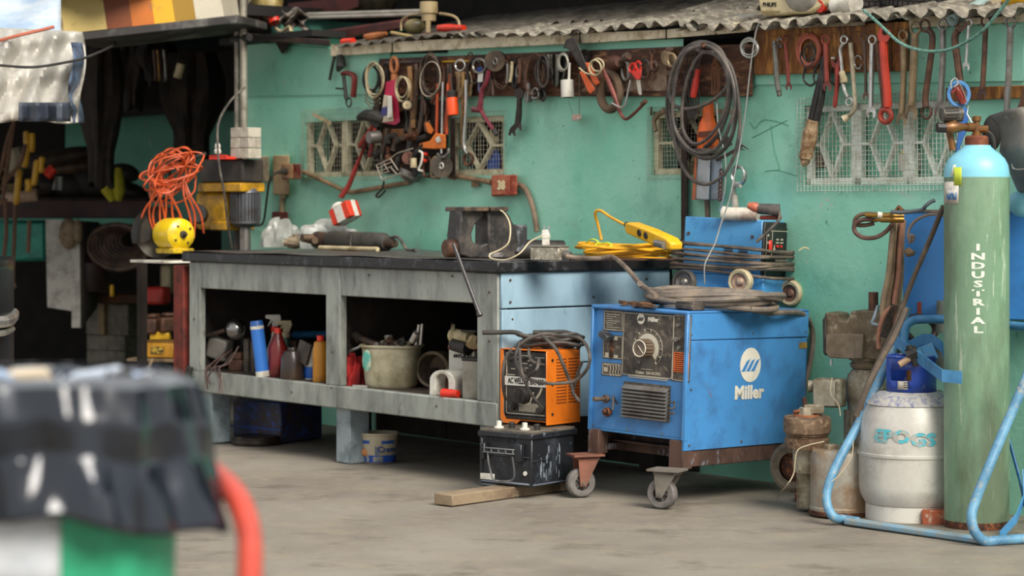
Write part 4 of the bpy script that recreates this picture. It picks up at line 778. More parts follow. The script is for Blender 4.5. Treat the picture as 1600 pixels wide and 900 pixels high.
q = MB(MM); x, z = MF(937, 553); q.box(x-.006, x+.012, .0085, .0095, z-.012, z+.008); x, z = MF(951, 556); q.box(x-.006, x+.014, .0085, .0095, z-.007, z+.005); x, z = MF(951, 527); q.box(x-.006, x+.014, .0085, .0095, z-.009, z+.005); O('switch_marks', q, m_line, p2, kind='stuff')
q = MB(MM); 
for (a, b_) in ((1052, 508), (1053, 543)): x, z = MF(a, b_); q.tube([(x, .01, z), (x, -.004, z)], .007, 8)
x, z = MF(1051, 530); q.tube([(x, .01, z), (x, -.012, z)], .01, 8); q.tube([(x-.02, -.006, z-.006), (x+.015, -.006, z+.004)], .005, 6); O('toggle', q, m_steel, p5, kind='stuff')
a0 = MF(966, 598); a1 = MF(1034, 660)
q = MB(MM); q.box(a0[0]-.004, a1[0]+.004, .0085, .0145, a1[1], a0[1]+.006); lv = O('louver_recess', q, m_panel, fr_)
for j in range(9):
    z = a0[1]-.004-(a0[1]-a1[1]-.01)*j/9; q = MB(MM); q.add([(a0[0], .008, z), (a1[0], .008, z), (a1[0], -.012, z-.015), (a0[0], -.012, z-.015), (a0[0], .008, z-.003), (a1[0], .008, z-.003), (a1[0], -.010, z-.018), (a0[0], -.010, z-.018)], [(0,1,2,3),(7,6,5,4),(0,4,5,1),(1,5,6,2),(2,6,7,3),(3,7,4,0)]); O('louver', q, M_('6f6c68', .5, .2, dirt='4a4038', amt=.35), fr_)
for (a, b_, r_, l, mt) in ((936, 622.6, .0095, .065, M_('7a6c5c', .5, .5, dirt='4a3a30', amt=.4)), (938.5, 643.7, .011, .02, m_rust)):
    x, z = MF(a, b_); q = MB(MM); q.tube([(x+.015, .014, z), (x, -l, z)], [r_*.8, r_], 12); q.tube([(x+.012, .0, z), (x+.008, -.012, z)], r_*1.7, 12); O('terminal', q, mt, fr_)
q = MB(MM); x, z = MF(951, 628)
for j in range(3): q.tube([(x-.01+j*.008, .012, z+.014-.01*j), (x+.006, -.012, z-.012+.02*j), (x+.002, -.01, z-.03)], .004, 5)
O('terminal_clip', q, m_steel, fr_, kind='stuff')
x, z = MF(1042.5, 641.6); q = MB(MM)
for s_ in (-1, 1): q.tube([(x-.012, .0, z+.022*s_+.01), (x+.014, -.006, z+.022*s_+.012), (x+.014, -.006, z+.01*s_), (x-.01, -.002, z+.008*s_)], .0045, 5)
O('latch', q, m_steel, fr_, kind='stuff')
for (a, b_) in ((1053, 635), (1053, 656)): x, z = MF(a, b_); q = MB(MM); q.tube([(x, .015, z), (x, .0128, z)], .0095, 12); O('socket_hole', q, m_dark, fr_)
# emblem and lettering on the side: local frame looks along -x from the right
def SM(y, z, off=.0): return MM @ Matrix.Translation((off, y, z)) @ Matrix.Rotation(PI/2, 4, 'Z')
y, z = MS(1164, 575); emblem(mw, SM(y, z, .0004), .065, .068, 3, m_wp, m_mblue2)
y, z = MS(1161, 619); q = MB(SM(y, z, .0016)); text(q, 'Miller', Matrix.Scale(1.1, 4, V((1, 0, 0))), .072, .0028, .0008); O('side_lettering', q, m_wp, mw, kind='stuff')
y, z = MS(1251, 548); q = MB(SM(y, z, .001)); q.box(-.026, .026, -.001, 0, -.012, .012); O('side_label', q, M_('a5823a', .5, dirt='6a4c22', amt=.4), mw)
q = MB(MM)
for y, z in ((.02, .66), (.74, .66), (.03, .235), (.35, .235), (.72, .235), (.4, .66), (.03, .45)): q.tube([(-.001, y, z), (.004, y, z)], .0045, 8)
for x in (-.48, -.3, -.12, -.02): q.tube([(x, .016, .27), (x, .01, .27)], .0045, 8)
O('screw', q, m_steel, mw, kind='stuff')
# rusty undercarriage and casters
mbox('base_rail', -.02, -.006, .02, .74, .15, .2135, m_rustf); mbox('base_rail', -.495, -.48, .03, .74, .17, .258, m_rustf); mbox('base_crossbar', -.49, -.01, .16, .175, .165, .25, m_rustf); mbox('base_crossbar', -.49, -.01, .7, .715, .15, .25, m_rustf)
mbox('base_post', -.497, -.44, -.0, .06, .16, .258, m_rustf); mbox('base_post', -.075, -.004, .0, .06, .142, .252, m_rustf); mbox('base_plate', -.48, -.02, .1, .74, .205, .214, m_rustf)
mbox('base_strut', -.48, -.43, .06, .7, .175, .2, m_rustf)
def caster(px, py, ztop, name, turn, mt):
    c_ = G(px, py); D = c_.y; r_ = .0585; c = T(name, '', '', c_); c.parent = mw; c.location = c_ - V(mw.location); del c['label']; del c['category']
    A = Matrix.Translation(c_ + V((0, 0, r_))) @ Matrix.Rotation(R(turn), 4, 'Z')
    def OO(nm, q, m): 
        me = mesh(nm, q, m, worg(c)); o = bpy.data.objects.new(nm, me); COL.objects.link(o); o.parent = c; return o
    q = MB(A @ Matrix.Rotation(PI/2, 4, 'X')); q.lathe([(.03, -.019), (.052, -.02), (r_, -.012), (r_, .012), (.052, .02), (.03, .019)], 30, cap=False); OO('tyre', q, M_('6f6a66', .7, dirt='4a4642', amt=.4, sc=12))
    q = MB(A @ Matrix.Rotation(PI/2, 4, 'X')); q.lathe([(.0, -.022), (.014, -.022), (.015, -.012), (.032, -.01), (.032, .01), (.015, .012), (.014, .022), (0, .022)], 20)
    for j in range(5): q.M = A @ Matrix.Rotation(PI/2, 4, 'X') @ Matrix.Rotation(j*1.257, 4, 'Z'); q.box(.012, .034, -.004, .004, -.018, .018)
    OO('hub', q, M_('57524e', .6, .3, dirt='3a3430', amt=.4))
    for s_ in (-1, 1):
        q = MB(A); y0 = s_*.03; q.prism([(-.012, -.012), (.012, -.012), (.065, ztop-r_-.01), (.06, ztop-r_), (-.02, ztop-r_), (-.02, ztop-r_-.02)], y0-.002, y0+.002); OO('fork_side', q, mt)
    q = MB(A); q.box(-.025, .07, -.032, .032, ztop-r_-.008, ztop-r_); q.box(-.045, .085, -.05, .05, ztop-r_+.004, ztop-r_+.012); q.tube([(.02, 0, ztop-r_-.01), (.02, 0, ztop-r_+.01)], .025, 14); OO('fork_top', q, mt)
    q = MB(A); q.tube([(0, -.036, 0), (0, .036, 0)], .007, 8); OO('axle', q, m_steel)
caster(1035, 795, .142, 'caster', -28, M_('7d766c', .6, .3, dirt='5a4a3e', amt=.4)); caster(907, 777, .16, 'caster', 20, M_('8a5a48', .6, .3, dirt='5f4034', amt=.45))
# grey hose coiled on the top
m_hose = M_('5f574f', .65, dirt='837566', amt=.4, sc=12)
q = MB(); rnd = random.Random(11); tc = P(1112, 462, 9.12)
ztop = .765
def topz_(p): return .752 - .033*(p.x-.657)  # the machine's top falls to the right
for i in range(11):
    rx, ry = rnd.uniform(.2, .26), rnd.uniform(.10, .15); ox, oy = rnd.uniform(-.03, .03), rnd.uniform(-.02, .02); pts = []
    for j in range(12):
        a = 2*PI*j/12; x = tc.x + ox + rx*math.cos(a); y = 9.08 + oy + ry*math.sin(a)+.12*math.cos(a)*.0
        pts.append(V((x, y, topz_(V((x, y, 0))) + .017 + .009*(i % 6) + (.012 if i > 5 else 0) + .01*math.sin(2*a+i))))
    q.tube(cr(pts, 5, True), .0118, 8, closed=True)
O('hose_coil', q, m_hose, None, 'thick grey brown hose coiled on the big blue machine', 'hose')
q = MB(); q.tube(cr([P(1170, 482, 8.96), P(1200, 489, 9.1), P(1228, 488, 9.2), P(1252, 490, 9.33), P(1266, 505, 9.42), P(1270, 530, 9.45), P(1266, 565, 9.46), P(1258, 600, 9.46), P(1252, 640, 9.46), P(1250, 690, 9.46)], 6), .0115, 8); O('hose', q, m_hose, None, 'hose end hanging down behind the right side of the big blue machine', 'hose')
q = MB(); q.tube(cr([frp(1000, 443, .0), P(1012, 452, 9.05), P(1040, 458, 9.0), P(1080, 470, 8.96), P(1140, 478, 8.95), P(1190, 470, 9.0)], 6), .0115, 8); O('hose', q, m_hose, None, 'hose leading from the bench cable onto the coil top', 'hose')
rnd = random.Random(12)
for i in range(9):
    p = P(976+i*5, 474, 9.08-.018*i+rnd.uniform(0, .06)); p.z = topz_(p) + .004; A = Matrix.Translation(p) @ Matrix.Rotation(rnd.uniform(0, 3), 4, 'Z') @ Matrix.Rotation(rnd.uniform(-.3, .3), 4, 'X'); q = MB(A); q.prism([(-.03, 0), (-.01, .012), (.028, .016), (.03, .004), (.0, .0)], -.014, .014); O('dry_leaf', q, M_('7a4f2e' if i % 2 else '5a3f2a', .8, dirt='3a2a1c', amt=.4), None, 'dry brown leaf scrap at the blue machine top front edge', 'leaf', group='dry leaves on the big blue machine')
q = MB(MM); q.box(-.09, -.0, .03, .1, .752, .785); q.box(-.085, -.0, .022, .03, .756, .775); cl = O('earth_clamp', q, M_('3a3532', .4, .4, dirt='6b6058', amt=.4), None, 'black metal clamp under the hose coil on the machine corner', 'clamp', bev=.008, seg=2)

# ---------------- battery and orange welder ----------------
q = MB(); beam = Matrix.Translation(G(697, 790)+V((0, 0, 0))) @ Matrix.Rotation(R(10), 4, 'Z')
a, b_ = G(708, 791), G(905, 764); dr_ = (b_-a); Lb = dr_.length; A = Matrix.Translation(a) @ Matrix.Rotation(math.atan2(dr_.y, dr_.x), 4, 'Z'); q = MB(A); q.box(-.005, Lb, 0, .1, 0, .043); O('timber', q, M_('8a7860', .8, dirt='5d4b39', amt=.45, sc=6, stretch=(.4, 1, 1), dirt2='b3a48c', amt2=.2), None, 'worn wooden beam lying on the floor beneath the black battery', 'timber', bev=.003)
bo = V((.078, 9.045, .045)); BM = Matrix.Translation(bo) @ Matrix.Rotation(R(-38), 4, 'Z'); m_bat = M_('1d1f23', .4, dirt='3c4048', amt=.3, sc=10, dirt2='6f7b88', amt2=.1)
bt = T('battery', 'dusty black truck battery standing under the orange welder', 'battery', bo)
def bbx(name, x0, x1, y0, y1, z0, z1, mat=m_bat, bev=.003, par=None, **k): q = MB(BM); q.box(x0, x1, y0, y1, z0, z1); return O(name, q, mat, par or bt, bev=bev, **k)
bc = bbx('battery_case', -.262, -.006, .006, .288, 0, .205, bev=.006); bbx('case_rim', -.272, .004, -.004, .298, .19, .212); bbx('battery_top', -.266, -.002, .002, .292, .208, .222, M_('6b6255', .6, dirt='3c3833', amt=.45))
for a in (-.262, -.012): bbx('case_rib', a-.002, a+.012, 0, .008, .0, .19, par=bc)
bbx('case_rib', -.26, -.01, .0, .007, .115, .121, par=bc); bbx('case_rib', -.26, -.01, .0, .007, .008, .016, M_('6f7680', .5), par=bc); bbx('case_rib', -.008, -.0, .01, .1, .1, .106, par=bc); bbx('case_rib', -.008, 0, .01, .28, .006, .012, M_('5b6270', .5), par=bc)
for j in range(18): bbx('grille_rib', -.24+j*.0085, -.2365+j*.0085, -.002, .006, .172, .188, par=bc, bev=0) if j < 18 else 0
bbx('handle_bracket', -.25, -.225, -.018, .006, .1, .165); bbx('handle_bracket', -.075, -.04, -.018, .006, .1, .17); bbx('handle_bar', -.23, -.07, -.026, -.016, .128, .133, M_('6b6b6b', .5)); bbx('handle_bar', -.23, -.07, -.026, -.016, .145, .15, M_('6b6b6b', .5))
for j in range(5): bbx('handle_slat', -.225+j*.036, -.219+j*.036, -.025, -.017, .13, .148, M_('6b6b6b', .5))
q = MB(BM); q.tube(cr([(-.205, -.02, .13), (-.2, -.022, .09), (-.18, -.022, .03), (-.16, -.022, .02), (-.09, -.022, .025), (-.07, -.022, .05), (-.08, -.022, .12)], 5), .004, 6); O('carry_strap', q, M_('4a4a4c', .5, dirt='8a8a88', amt=.3), bt)
bbx('white_label', -.26, -.19, -.001, .005, .018, .042, m_white, .001); q = MB(BM); q.tube([(-.035, .004, .055), (-.035, .0, .055)], .009, 12); O('white_dot', q, m_white, bt)
q = MB(BM)
rnd = random.Random(4)
for j in range(26):
    y = rnd.uniform(.06, .2); z = rnd.uniform(.03, .15); h = rnd.uniform(.006, .03); q.box(-.0065, -.0055, y, y+rnd.uniform(.001, .004), z-h*.7, z+h*.7)
O('dried_drips', q, M_('8e99a2', .7), bt, kind='stuff')
for x, mt in ((-.2, m_white), (-.155, m_black), (-.07, m_white), (-.028, m_black)):
    q = MB(BM @ Matrix.Translation((x, .045 if mt is m_white else .07, .222))); q.lathe([(0, 0), (.02, 0), (.02, .006), (.011, .008), (.011, .028), (0, .03)] if mt is m_white else [(0, 0), (.013, 0), (.013, .02), (.01, .024), (0, .024)], 16); O('terminal_post' if mt is m_white else 'vent_cap', q, mt, bt)
oo = V((.138, 9.22, .272)); OM = Matrix.Translation(oo) @ Matrix.Rotation(R(-42), 4, 'Z'); ow = T('orange_welder', 'small bright orange box welder on top of the battery', 'welder', oo)
m_or = M_('e2761a', .42, dirt='b0540f', amt=.25, sc=8, bump=.05)
def obx(name, x0, x1, y0, y1, z0, z1, mat=m_or, bev=.003, par=None, **k): q = MB(OM); q.box(x0, x1, y0, y1, z0, z1); return O(name, q, mat, par or ow, bev=bev, **k)
HZ = .302
obx('case_top', -.25, 0, 0, .21, HZ-.004, HZ); obx('case_side', -.25, -.246, 0, .21, 0.02, HZ-.004); csd = obx('case_side', -.004, 0, 0, .21, 0.002, HZ-.004); obx('case_bottom', -.25, -.0, .01, .2, .012, .02); obx('case_back', -.246, -.004, .2, .206, .02, HZ-.004, m_black)
q = MB(OM); q.prism([(-.25, .02), (-.235, .0), (-.16, .0), (-.14, .016), (-.22, .016), (-.235, .04), (-.235, HZ-.006), (-.25, HZ-.006)], .0, .004); O('front_flange', q, m_or, ow)
pn = obx('control_panel', -.236, -.006, .012, .02, .03, HZ-.008, M_('23211f', .45, dirt='4b4640', amt=.3)); obx('panel_lip', -.236, -.005, .004, .02, .018, .03, m_black)
q = MB(OM)
for (x0, x1, z0, z1) in ((-.228, -.225, .04, HZ-.015), (-.225, -.02, .038, .041), (-.225, -.18, .195, .198), (-.225, -.222, .2, .25), (-.16, -.09, .275, .278), (-.07, -.02, .27, .272)): q.box(x0, x1, .0105, .012, z0, z1)
for j in range(20): z = .285-.006*j; q.box(-.2+((j*37) % 11)*.01, -.19+((j*37) % 11)*.01+.006*(j % 4), .0105, .012, z, z+.003) if j < 12 else 0
for j in range(16): q.box(-.155+j*.0075, -.153+j*.0075, .0105, .012, .05, .085)
O('panel_print', q, m_line, pn, kind='stuff')
obx('name_strip', -.232, -.004, .007, .012, .153, .19, M_('d6d2c8', .5, dirt='8e887c', amt=.25), .0005)
q = MB(OM @ Matrix.Translation((-.117, .0066, .1715))); text(q, 'AC WELDER BX1-200', Matrix.Scale(.62, 4, V((1, 0, 0))), .033, .0009, .0006); O('name_lettering', q, m_dark, ow, kind='stuff')
for (x, z, r_) in ((-.2, .26, .012), (-.13, .265, .009), (-.19, .07, .018), (-.045, .25, .016), (-.04, .06, .016), (-.13, .215, .014)):
    q = MB(OM); q.tube([(x, .014, z), (x, -.004, z)], [r_, r_*.85], 14); q.tube([(x, -.002, z), (x, -.009, z)], r_*.5, 10); O('panel_socket', q, M_('2d2a28', .4, dirt='6a625a', amt=.3), pn)
q = MB(OM); q.tube([(-.13, .012, .115), (-.13, -.02, .115)], [.035, .03], 18); q.box(-.135, -.125, -.026, -.018, .09, .145); O('current_knob', q, m_black, pn)
q = MB(OM)
for s_ in (-1, 1): q.tube([(-.13+.05*s_, .0115, .13), (-.13+.03*s_, .0115, .085), (-.13, .0115, .075)], .004, 4)
q.tube([(-.07, .0115, .1), (-.045, .0115, .13), (-.035, .0115, .15)], .005, 4); O('dial_arc', q, m_line, pn, kind='stuff')
sl = MB(OM)
for c_ in range(2):
    for j in range(15):
        z = .262-j*.0125; y0 = .06+c_*.075
        q = MB(OM); q.box(-.003, .0022, y0, y0+.06, z, z+.0035); O('vent_slot', q, M_('7c3a0c', .6), csd)
q = MB(OM)
for z in (.262, .165, .045): q.tube([(-.001, .035, z), (.004, .035, z)], .006, 10)
O('case_screw', q, m_dksteel, ow, kind='stuff')
for (x0, y0) in ((-.2, .03), (-.05, .17)):
    q = MB(OM); q.tube(cr([(x0+.05, y0+.03, HZ), (x0+.045, y0+.02, HZ+.04), (x0+.02, y0-.01, HZ+.065), (x0-.03, y0-.06, HZ+.066), (x0-.075, y0-.11, HZ+.066)], 5), .0095, 10); O('handle', q, m_black, ow)
m_cab = M_('3c3834', .55, dirt='6a6158', amt=.35, sc=14)
q = MB(); rnd = random.Random(21)
for i in range(9):
    cx, cy = .15+rnd.uniform(-.02, .05), 9.38+rnd.uniform(-.03, .03); r1, r2 = rnd.uniform(.08, .13), rnd.uniform(.05, .09); z = .272+HZ+.012+.011*(i % 5)
    q.tube(cr([V((cx+r1*math.cos(a), cy+r2*math.sin(a), z+.008*math.sin(3*a+i))) for a in [2*PI*j/10 for j in range(10)]], 5, True), .0068, 7, closed=True)
O('cable_coil', q, m_cab, None, 'black cable coiled in a heap on the orange welder', 'cable')
def pth(name, pts, r, mat, label, D=9.1, cat='cable', k=8): q = MB(); q.tube(cr([P(a, b_, D if len(r_) == 0 else r_[0]) for a, b_, *r_ in pts], 6), r, k); return O(name, q, mat, None, label, cat)
pth('cable', [(842, 560, 9.12), (838, 578, 9.06), (818, 590, 9.15), (806, 570, 9.18), (808, 545, 9.2), (825, 530, 9.2), (850, 522, 9.2), (880, 525, 9.18), (908, 530, 9.1), (921, 552, 8.98), (918, 575, 8.98), (900, 594, 9.05), (875, 599, 9.06), (848, 598, 9.08), (820, 588, 9.12), (806, 562, 9.18), (812, 535, 9.2)], .0068, m_cab, 'long black cable looping round the right side of the orange welder')
pth('cable', [(800, 545, 9.2), (788, 565, 9.2), (786, 600, 9.2), (790, 625, 9.25)], .0062, m_cab, 'black cable drooping down the left edge of the orange welder')
pth('cable', [(812, 545, 9.16), (815, 580, 9.1), (828, 612, 9.12), (848, 638, 9.15)], .0062, m_cab, 'grey cable crossing the orange welder panel downwards')
pth('cable', [(848, 525, 9.15), (868, 545, 9.12), (880, 570, 9.12), (893, 603, 9.14), (896, 615, 9.14), (905, 627, 9.14)], .0075, m_cab, 'cable with clip ending over the orange welder vents'); pth('cable', [(910, 565, 9.1), (902, 585, 9.12), (896, 608, 9.15)], .006, m_cab, 'short cable joining the clip over the orange vents')
pth('cable', [(826, 545, 9.14), (828, 560, 9.1), (838, 568, 9.1), (850, 570, 9.13)], .006, m_cab, 'short cable plugged at the upper right of the orange welder panel')

# ---------------- small blue welder on the big machine's rear ----------------
sD = 9.42; so = P(1186, 446, sD); so.z = .80; SMx = Matrix.Translation(so) @ Matrix.Rotation(R(3), 4, 'Y') @ Matrix.Rotation(R(-33), 4, 'Z')
sw_ = T('portable_welder', 'small blue wheeled welder wrapped in cable on the big machine', 'welder', so)
k = sD/F; LW_ = 116*k/math.cos(R(33)); DW = .37
m_sb = M_('4a92c6', .4, dirt='2f6aa0', amt=.25, dirt2='a9bccb', amt2=.06)
def sbx(name, x0, x1, y0, y1, z0, z1, mat=m_sb, bev=.004, par=None, **kk): q = MB(SMx); q.box(x0, x1, y0, y1, z0, z1); return O(name, q, mat, par or sw_, bev=bev, **kk)
sbx('case', -LW_, 0, 0, DW, .06, .295); sbx('case_foot', -LW_-.01, .02, -.005, DW, -.02, .06); sbx('front_face', .0, .012, .0, DW-.02, .02, .29, m_black); 
fp_ = sbx('control_panel', .012, .016, .008, DW-.03, .07, .27, M_('1e1d1c', .4, dirt='3d3a36', amt=.3)); sbx('side_rim', -.005, .025, DW-.02, DW, 0, .28)
q = MB(SMx)
def pr(y0, y1, z0, z1): q.box(.0155, .0175, y0, y1, z0, z1)
e1 = DW-.035
for z in (.252, .14): pr(.01, e1, z, z+.003)
for y in (.01, .06, e1): pr(y, y+.003, .14, .255)
for y in (.1, .14): pr(y, y+.02, .215, .222); pr(y-.004, y+.024, .203, .208)
pr(.075, .095, .165, .168); 
q.tube([(.017, .072, .165), (.017, .084, .195), (.017, .096, .165)], .0015, 4); pr(.08, .088, .17, .182); pr(.1, e1-.01, .128, .136); pr(.02, .03, .2, .21); pr(.02, .03, .23, .24)
for y in (.01, e1): pr(y, y+.002, .02, .12)
pr(.01, e1, .018, .021); O('panel_print', q, m_line, fp_, kind='stuff')
sbx('rocker_switch', .016, .026, .026, .05, .165, .215, m_redb, .004)
for y in (.108, .142): q = MB(SMx); q.tube([(.014, y, .19), (.022, y, .19)], .006, 10); O('lamp', q, m_redb, fp_)
for x0 in (-LW_*.47, -LW_*.28):
    for j in range(3): sbx('vent_slot', x0, x0+.04, -.003, .003, .17-.011*j, .1755-.011*j, m_black, 0)
for x in (-LW_*.94, -LW_*.12): q = MB(SMx); q.tube([(x, -.004, .225), (x, .004, .225)], .007, 8); O('screw', q, m_dksteel, sw_)
for (a, b_, tw, r_, tm, hm) in ((1069, 441, 0, .051, m_rubber, m_steel), (1157, 440, 0, .052, m_cream, M_('8c5a4a', .5, .2, dirt='b9a58c', amt=.5, sc=25)), (1236, 458, 1, .054, m_cream, M_('6e4a3a', .6, .2, dirt='a98a70', amt=.4))):
    c_ = P(a, b_, sD-.03 if not tw else sD+.12); A = Matrix.Translation(c_) @ Matrix.Rotation(R(-33 if not tw else -40), 4, 'Z') @ Matrix.Rotation(PI/2, 4, 'X')
    wn = O('wheel', MB(A).lathe([(.036, -.012), (r_, -.014), (r_, .01), (.047, .016), (.036, .014)], 28, cap=False), tm, sw_); q = MB(A); q.lathe([(0, -.01), (.037, -.01), (.037, .008), (.02, .004), (.012, .012), (0, .014)], 24); O('hubcap', q, hm, wn)
q = MB(); rnd = random.Random(8)
zc0 = .86
hx = [SMx @ V((-LW_-.03, -.02, 0)), SMx @ V((-LW_*.5, -.04, 0)), SMx @ V((.0, -.05, 0)), SMx @ V((.05, .03, 0)), SMx @ V((.06, DW*.6, 0)), SMx @ V((.045, DW+.02, 0)), SMx @ V((-LW_*.3, DW+.03, 0)), SMx @ V((-LW_-.02, DW+.02, 0)), SMx @ V((-LW_-.05, DW*.4, 0))]
for i in range(10):
    dz = .075+.0115*i+rnd.uniform(-.003, .003); t1, t2 = rnd.uniform(-.012, .012), rnd.uniform(-.012, .012)
    q.tube(cr([p + V((rnd.uniform(-.006, .006), rnd.uniform(-.006, .006), dz + t1*math.cos(j*.7) + t2*math.sin(j*.7))) for j, p in enumerate(hx)], 5, True), .0068, 7, closed=True)
O('wrapped_cable', q, M_('4a413a', .6, dirt='7a6a5a', amt=.35), None, 'brown black cable wound round the small blue welder', 'cable')
q = MB(); q.tube(cr([P(1218, 328, 9.3), P(1218, 345, 9.28), P(1205, 358, 9.27), P(1185, 376, 9.27)], 5), .0068, 7); q.tube([P(1172, 322, 9.3), P(1186, 325, 9.3)], [.012, .02], 12); hol = T('electrode_holder', 'dark ribbed electrode holder handle lying on the small blue welder', 'electrode holder', P(1200, 340, 9.3))
q = MB(); q.tube([P(1184, 326, 9.3), P(1218, 328, 9.28)], [.021, .024], 16); O('grip', q, M_('3f3b38', .7, dirt='6b635c', amt=.35), hol); q = MB(); q.tube([P(1169, 321, 9.31), P(1178, 323, 9.3), P(1186, 326, 9.3)], [.012, .02, .02], 12); O('tip', q, M_('b5644a', .5, dirt='7c3c2a', amt=.4), hol)
q = MB(); q.tube(cr([P(1217, 328, 9.28), P(1217, 343, 9.27), P(1204, 358, 9.26), P(1182, 378, 9.26)], 5), .007, 7); O('holder_cable', q, m_rubber, hol)
q = MB(FR(P(1200, 341, 9.33), -33)); q.box(-.03, .05, -.02, .03, -.006, .012); O('red_rag', q, m_redp, None, 'dull red rag under the electrode holder', 'rag', bev=.005)
q = MB(); q.tube([P(1129, 334, 9.5), P(1184, 335, 9.44)], .028, 16); q.tube([P(1128, 334, 9.5), P(1134, 334, 9.5)], .031, 16); O('spool', q, M_('c9c2b4', .5, dirt='8a6a55', amt=.35), None, 'dirty white roll lying on top of the small blue welder', 'roll')
q = MB(); q.tube(cr([P(1248, 392, 9.25), P(1256, 387, 9.25), P(1264, 389, 9.25)], 4), .003, 5); O('wire_end', q, m_cream, None, 'frayed pale wire end beside the small blue welder', 'wire')
# ---------------- gas cylinders, cart and machines at the right ----------------
def wornmat(base, layers, rough=.5, metal=0, bump=.2):     # layers: (color, scale, lo, hi, amount, stretch)
    m = bpy.data.materials.new('worn_paint'); m.use_nodes = True; nt = m.node_tree; N = nt.nodes; L = nt.links; b = N['Principled BSDF']; b.inputs['Roughness'].default_value = rough; b.inputs['Metallic'].default_value = metal
    tc = N.new('ShaderNodeTexCoord'); r0 = N.new('ShaderNodeRGB'); r0.outputs[0].default_value = lin(base); cur = r0.outputs[0]
    for (c, s, lo, hi, am, st) in layers:
        mp = N.new('ShaderNodeMapping'); mp.inputs['Scale'].default_value = st; L.new(tc.outputs['Object'], mp.inputs['Vector'])
        n = N.new('ShaderNodeTexNoise'); n.inputs['Scale'].default_value = s; n.inputs['Detail'].default_value = 8; n.inputs['Roughness'].default_value = .7; L.new(mp.outputs[0], n.inputs['Vector'])
        mr = N.new('ShaderNodeMapRange'); mr.inputs['From Min'].default_value = lo; mr.inputs['From Max'].default_value = hi; mr.inputs['To Max'].default_value = am; L.new(n.outputs['Fac'], mr.inputs['Value'])
        x = N.new('ShaderNodeMix'); x.data_type = 'RGBA'; L.new(mr.outputs[0], x.inputs[0]); L.new(cur, x.inputs[6]); x.inputs[7].default_value = lin(c); cur = x.outputs[2]
    L.new(cur, b.inputs['Base Color'])
    n = N.new('ShaderNodeTexNoise'); n.inputs['Scale'].default_value = 40; n.inputs['Detail'].default_value = 6; L.new(tc.outputs['Object'], n.inputs['Vector'])
    bp = N.new('ShaderNodeBump'); bp.inputs['Strength'].default_value = bump; bp.inputs['Distance'].default_value = .003; L.new(n.outputs['Fac'], bp.inputs['Height']); L.new(bp.outputs[0], b.inputs['Normal']); return m
m_cyl = wornmat('6c8a6e', [('8fa68c', 3, .4, .65, .6, (1, 1, .5)), ('4f6653', 4, .5, .7, .7, (1, 1, .25)), ('b9c4ae', 22, .6, .66, .75, (1, 1, .1)), ('566049', 3, .46, .58, .75, (1, 1, .25)), ('c4ccba', 45, .66, .7, .6, (1, 1, .2)), ('7c4a36', 18, .7, .74, .7, (1, 1, .6)), ('6e4a3a', 12, .7, .76, .5, (1, 1, .5)), ('46614c', 30, .64, .7, .5, (1, 1, .3))], .42)
m_cylb = wornmat('7cc0d4', [('98cfdd', 5, .45, .7, .5, (1, 1, 1)), ('3c6a80', 30, .66, .7, .7, (1, 1, .5))], .4)
cb_ = P(1526, 320, 8.24); cb_.z = 0; cs = F/8.24; r0 = .1155
def cz_(py): return H-(py-YH)/cs
def cr_(px): return px/cs
oc = T('gas_cylinder', 'tall green gas cylinder with light blue shoulder and white stencil letters', 'gas cylinder', cb_)
A = Matrix.Translation(cb_)
q = MB(A); q.lathe([(0, .0), (.1, .0), (.112, .008), (r0, .03), (r0, .5), (r0, 1.0), (r0, cz_(277))], 64, cap=True); O('cylinder_body', q, m_cyl, oc)
q = MB(A); q.lathe([(r0, cz_(277)), (r0*.995, cz_(268)), (r0*.96, cz_(258)), (r0*.86, cz_(248)), (r0*.72, cz_(241)), (r0*.56, cz_(235)), (r0*.45, cz_(230)), (r0*.42, cz_(227)), (0, cz_(227))], 56, cap=False); O('shoulder', q, m_cylb, oc)
q = MB(A); q.lathe([(.104, .0), (.1135, .007), (r0+.001, .02), (r0+.001, .034)], 56, cap=False); O('base_rim', q, m_rust, oc, label='rusty base rim')
q = MB(A); q.lathe([(0, cz_(229)), (cr_(18), cz_(229)), (cr_(18.5), cz_(224)), (cr_(18), cz_(215)), (cr_(15), cz_(212)), (0, cz_(212))], 28); O('neck_ring', q, M_('6e3b28', .75, .2, dirt='8d5434', amt=.4, sc=20), oc)
vm = M_('8c6238', .4, .7, dirt='5a3b22', amt=.4, sc=22)
q = MB(A); q.lathe([(cr_(8), cz_(213)), (cr_(8), cz_(209)), (cr_(6.5), cz_(208)), (cr_(6.5), cz_(196)), (cr_(5), cz_(195)), (cr_(5), cz_(190)), (cr_(7), cz_(189)), (cr_(7), cz_(182)), (0, cz_(181))], 12); q.tube([(0, 0, cz_(202)), (.04, -.01, cz_(202))], .014, 10); O('valve', q, vm, oc)
q = MB(A); q.tube([(-.01, 0, cz_(199)), (-.04, -.02, cz_(199)), (-.041, -.02, cz_(199)), (-.07, -.03, cz_(199)), (-.1, -.035, cz_(200)), (-.125, -.04, cz_(200))], [.016, .016, .01, .018, .026, .016], 12); O('outlet', q, vm, oc)
q = MB(A)
q.tube([(-.12, -.04, cz_(200)), (-.15, -.045, cz_(200))], .018, 8); O('knob', q, m_black, oc)
q = MB(A); q.tube([(-.132, -.04, cz_(180)), (-.06, -.02, cz_(179))], [.024, .027], 20)
q2 = q; O('regulator', q, M_('5b554c', .5, .2, dirt='3a352f', amt=.4, dirt2='8b8476', amt2=.3), oc)
q = MB(A)
for j in range(14): a = 2*PI*j/14; q.tube([(-.122, -.037+.0255*math.cos(a), cz_(180)+.0255*math.sin(a)), (-.072, -.023+.0275*math.cos(a), cz_(179)+.0275*math.sin(a))], .0025, 4)
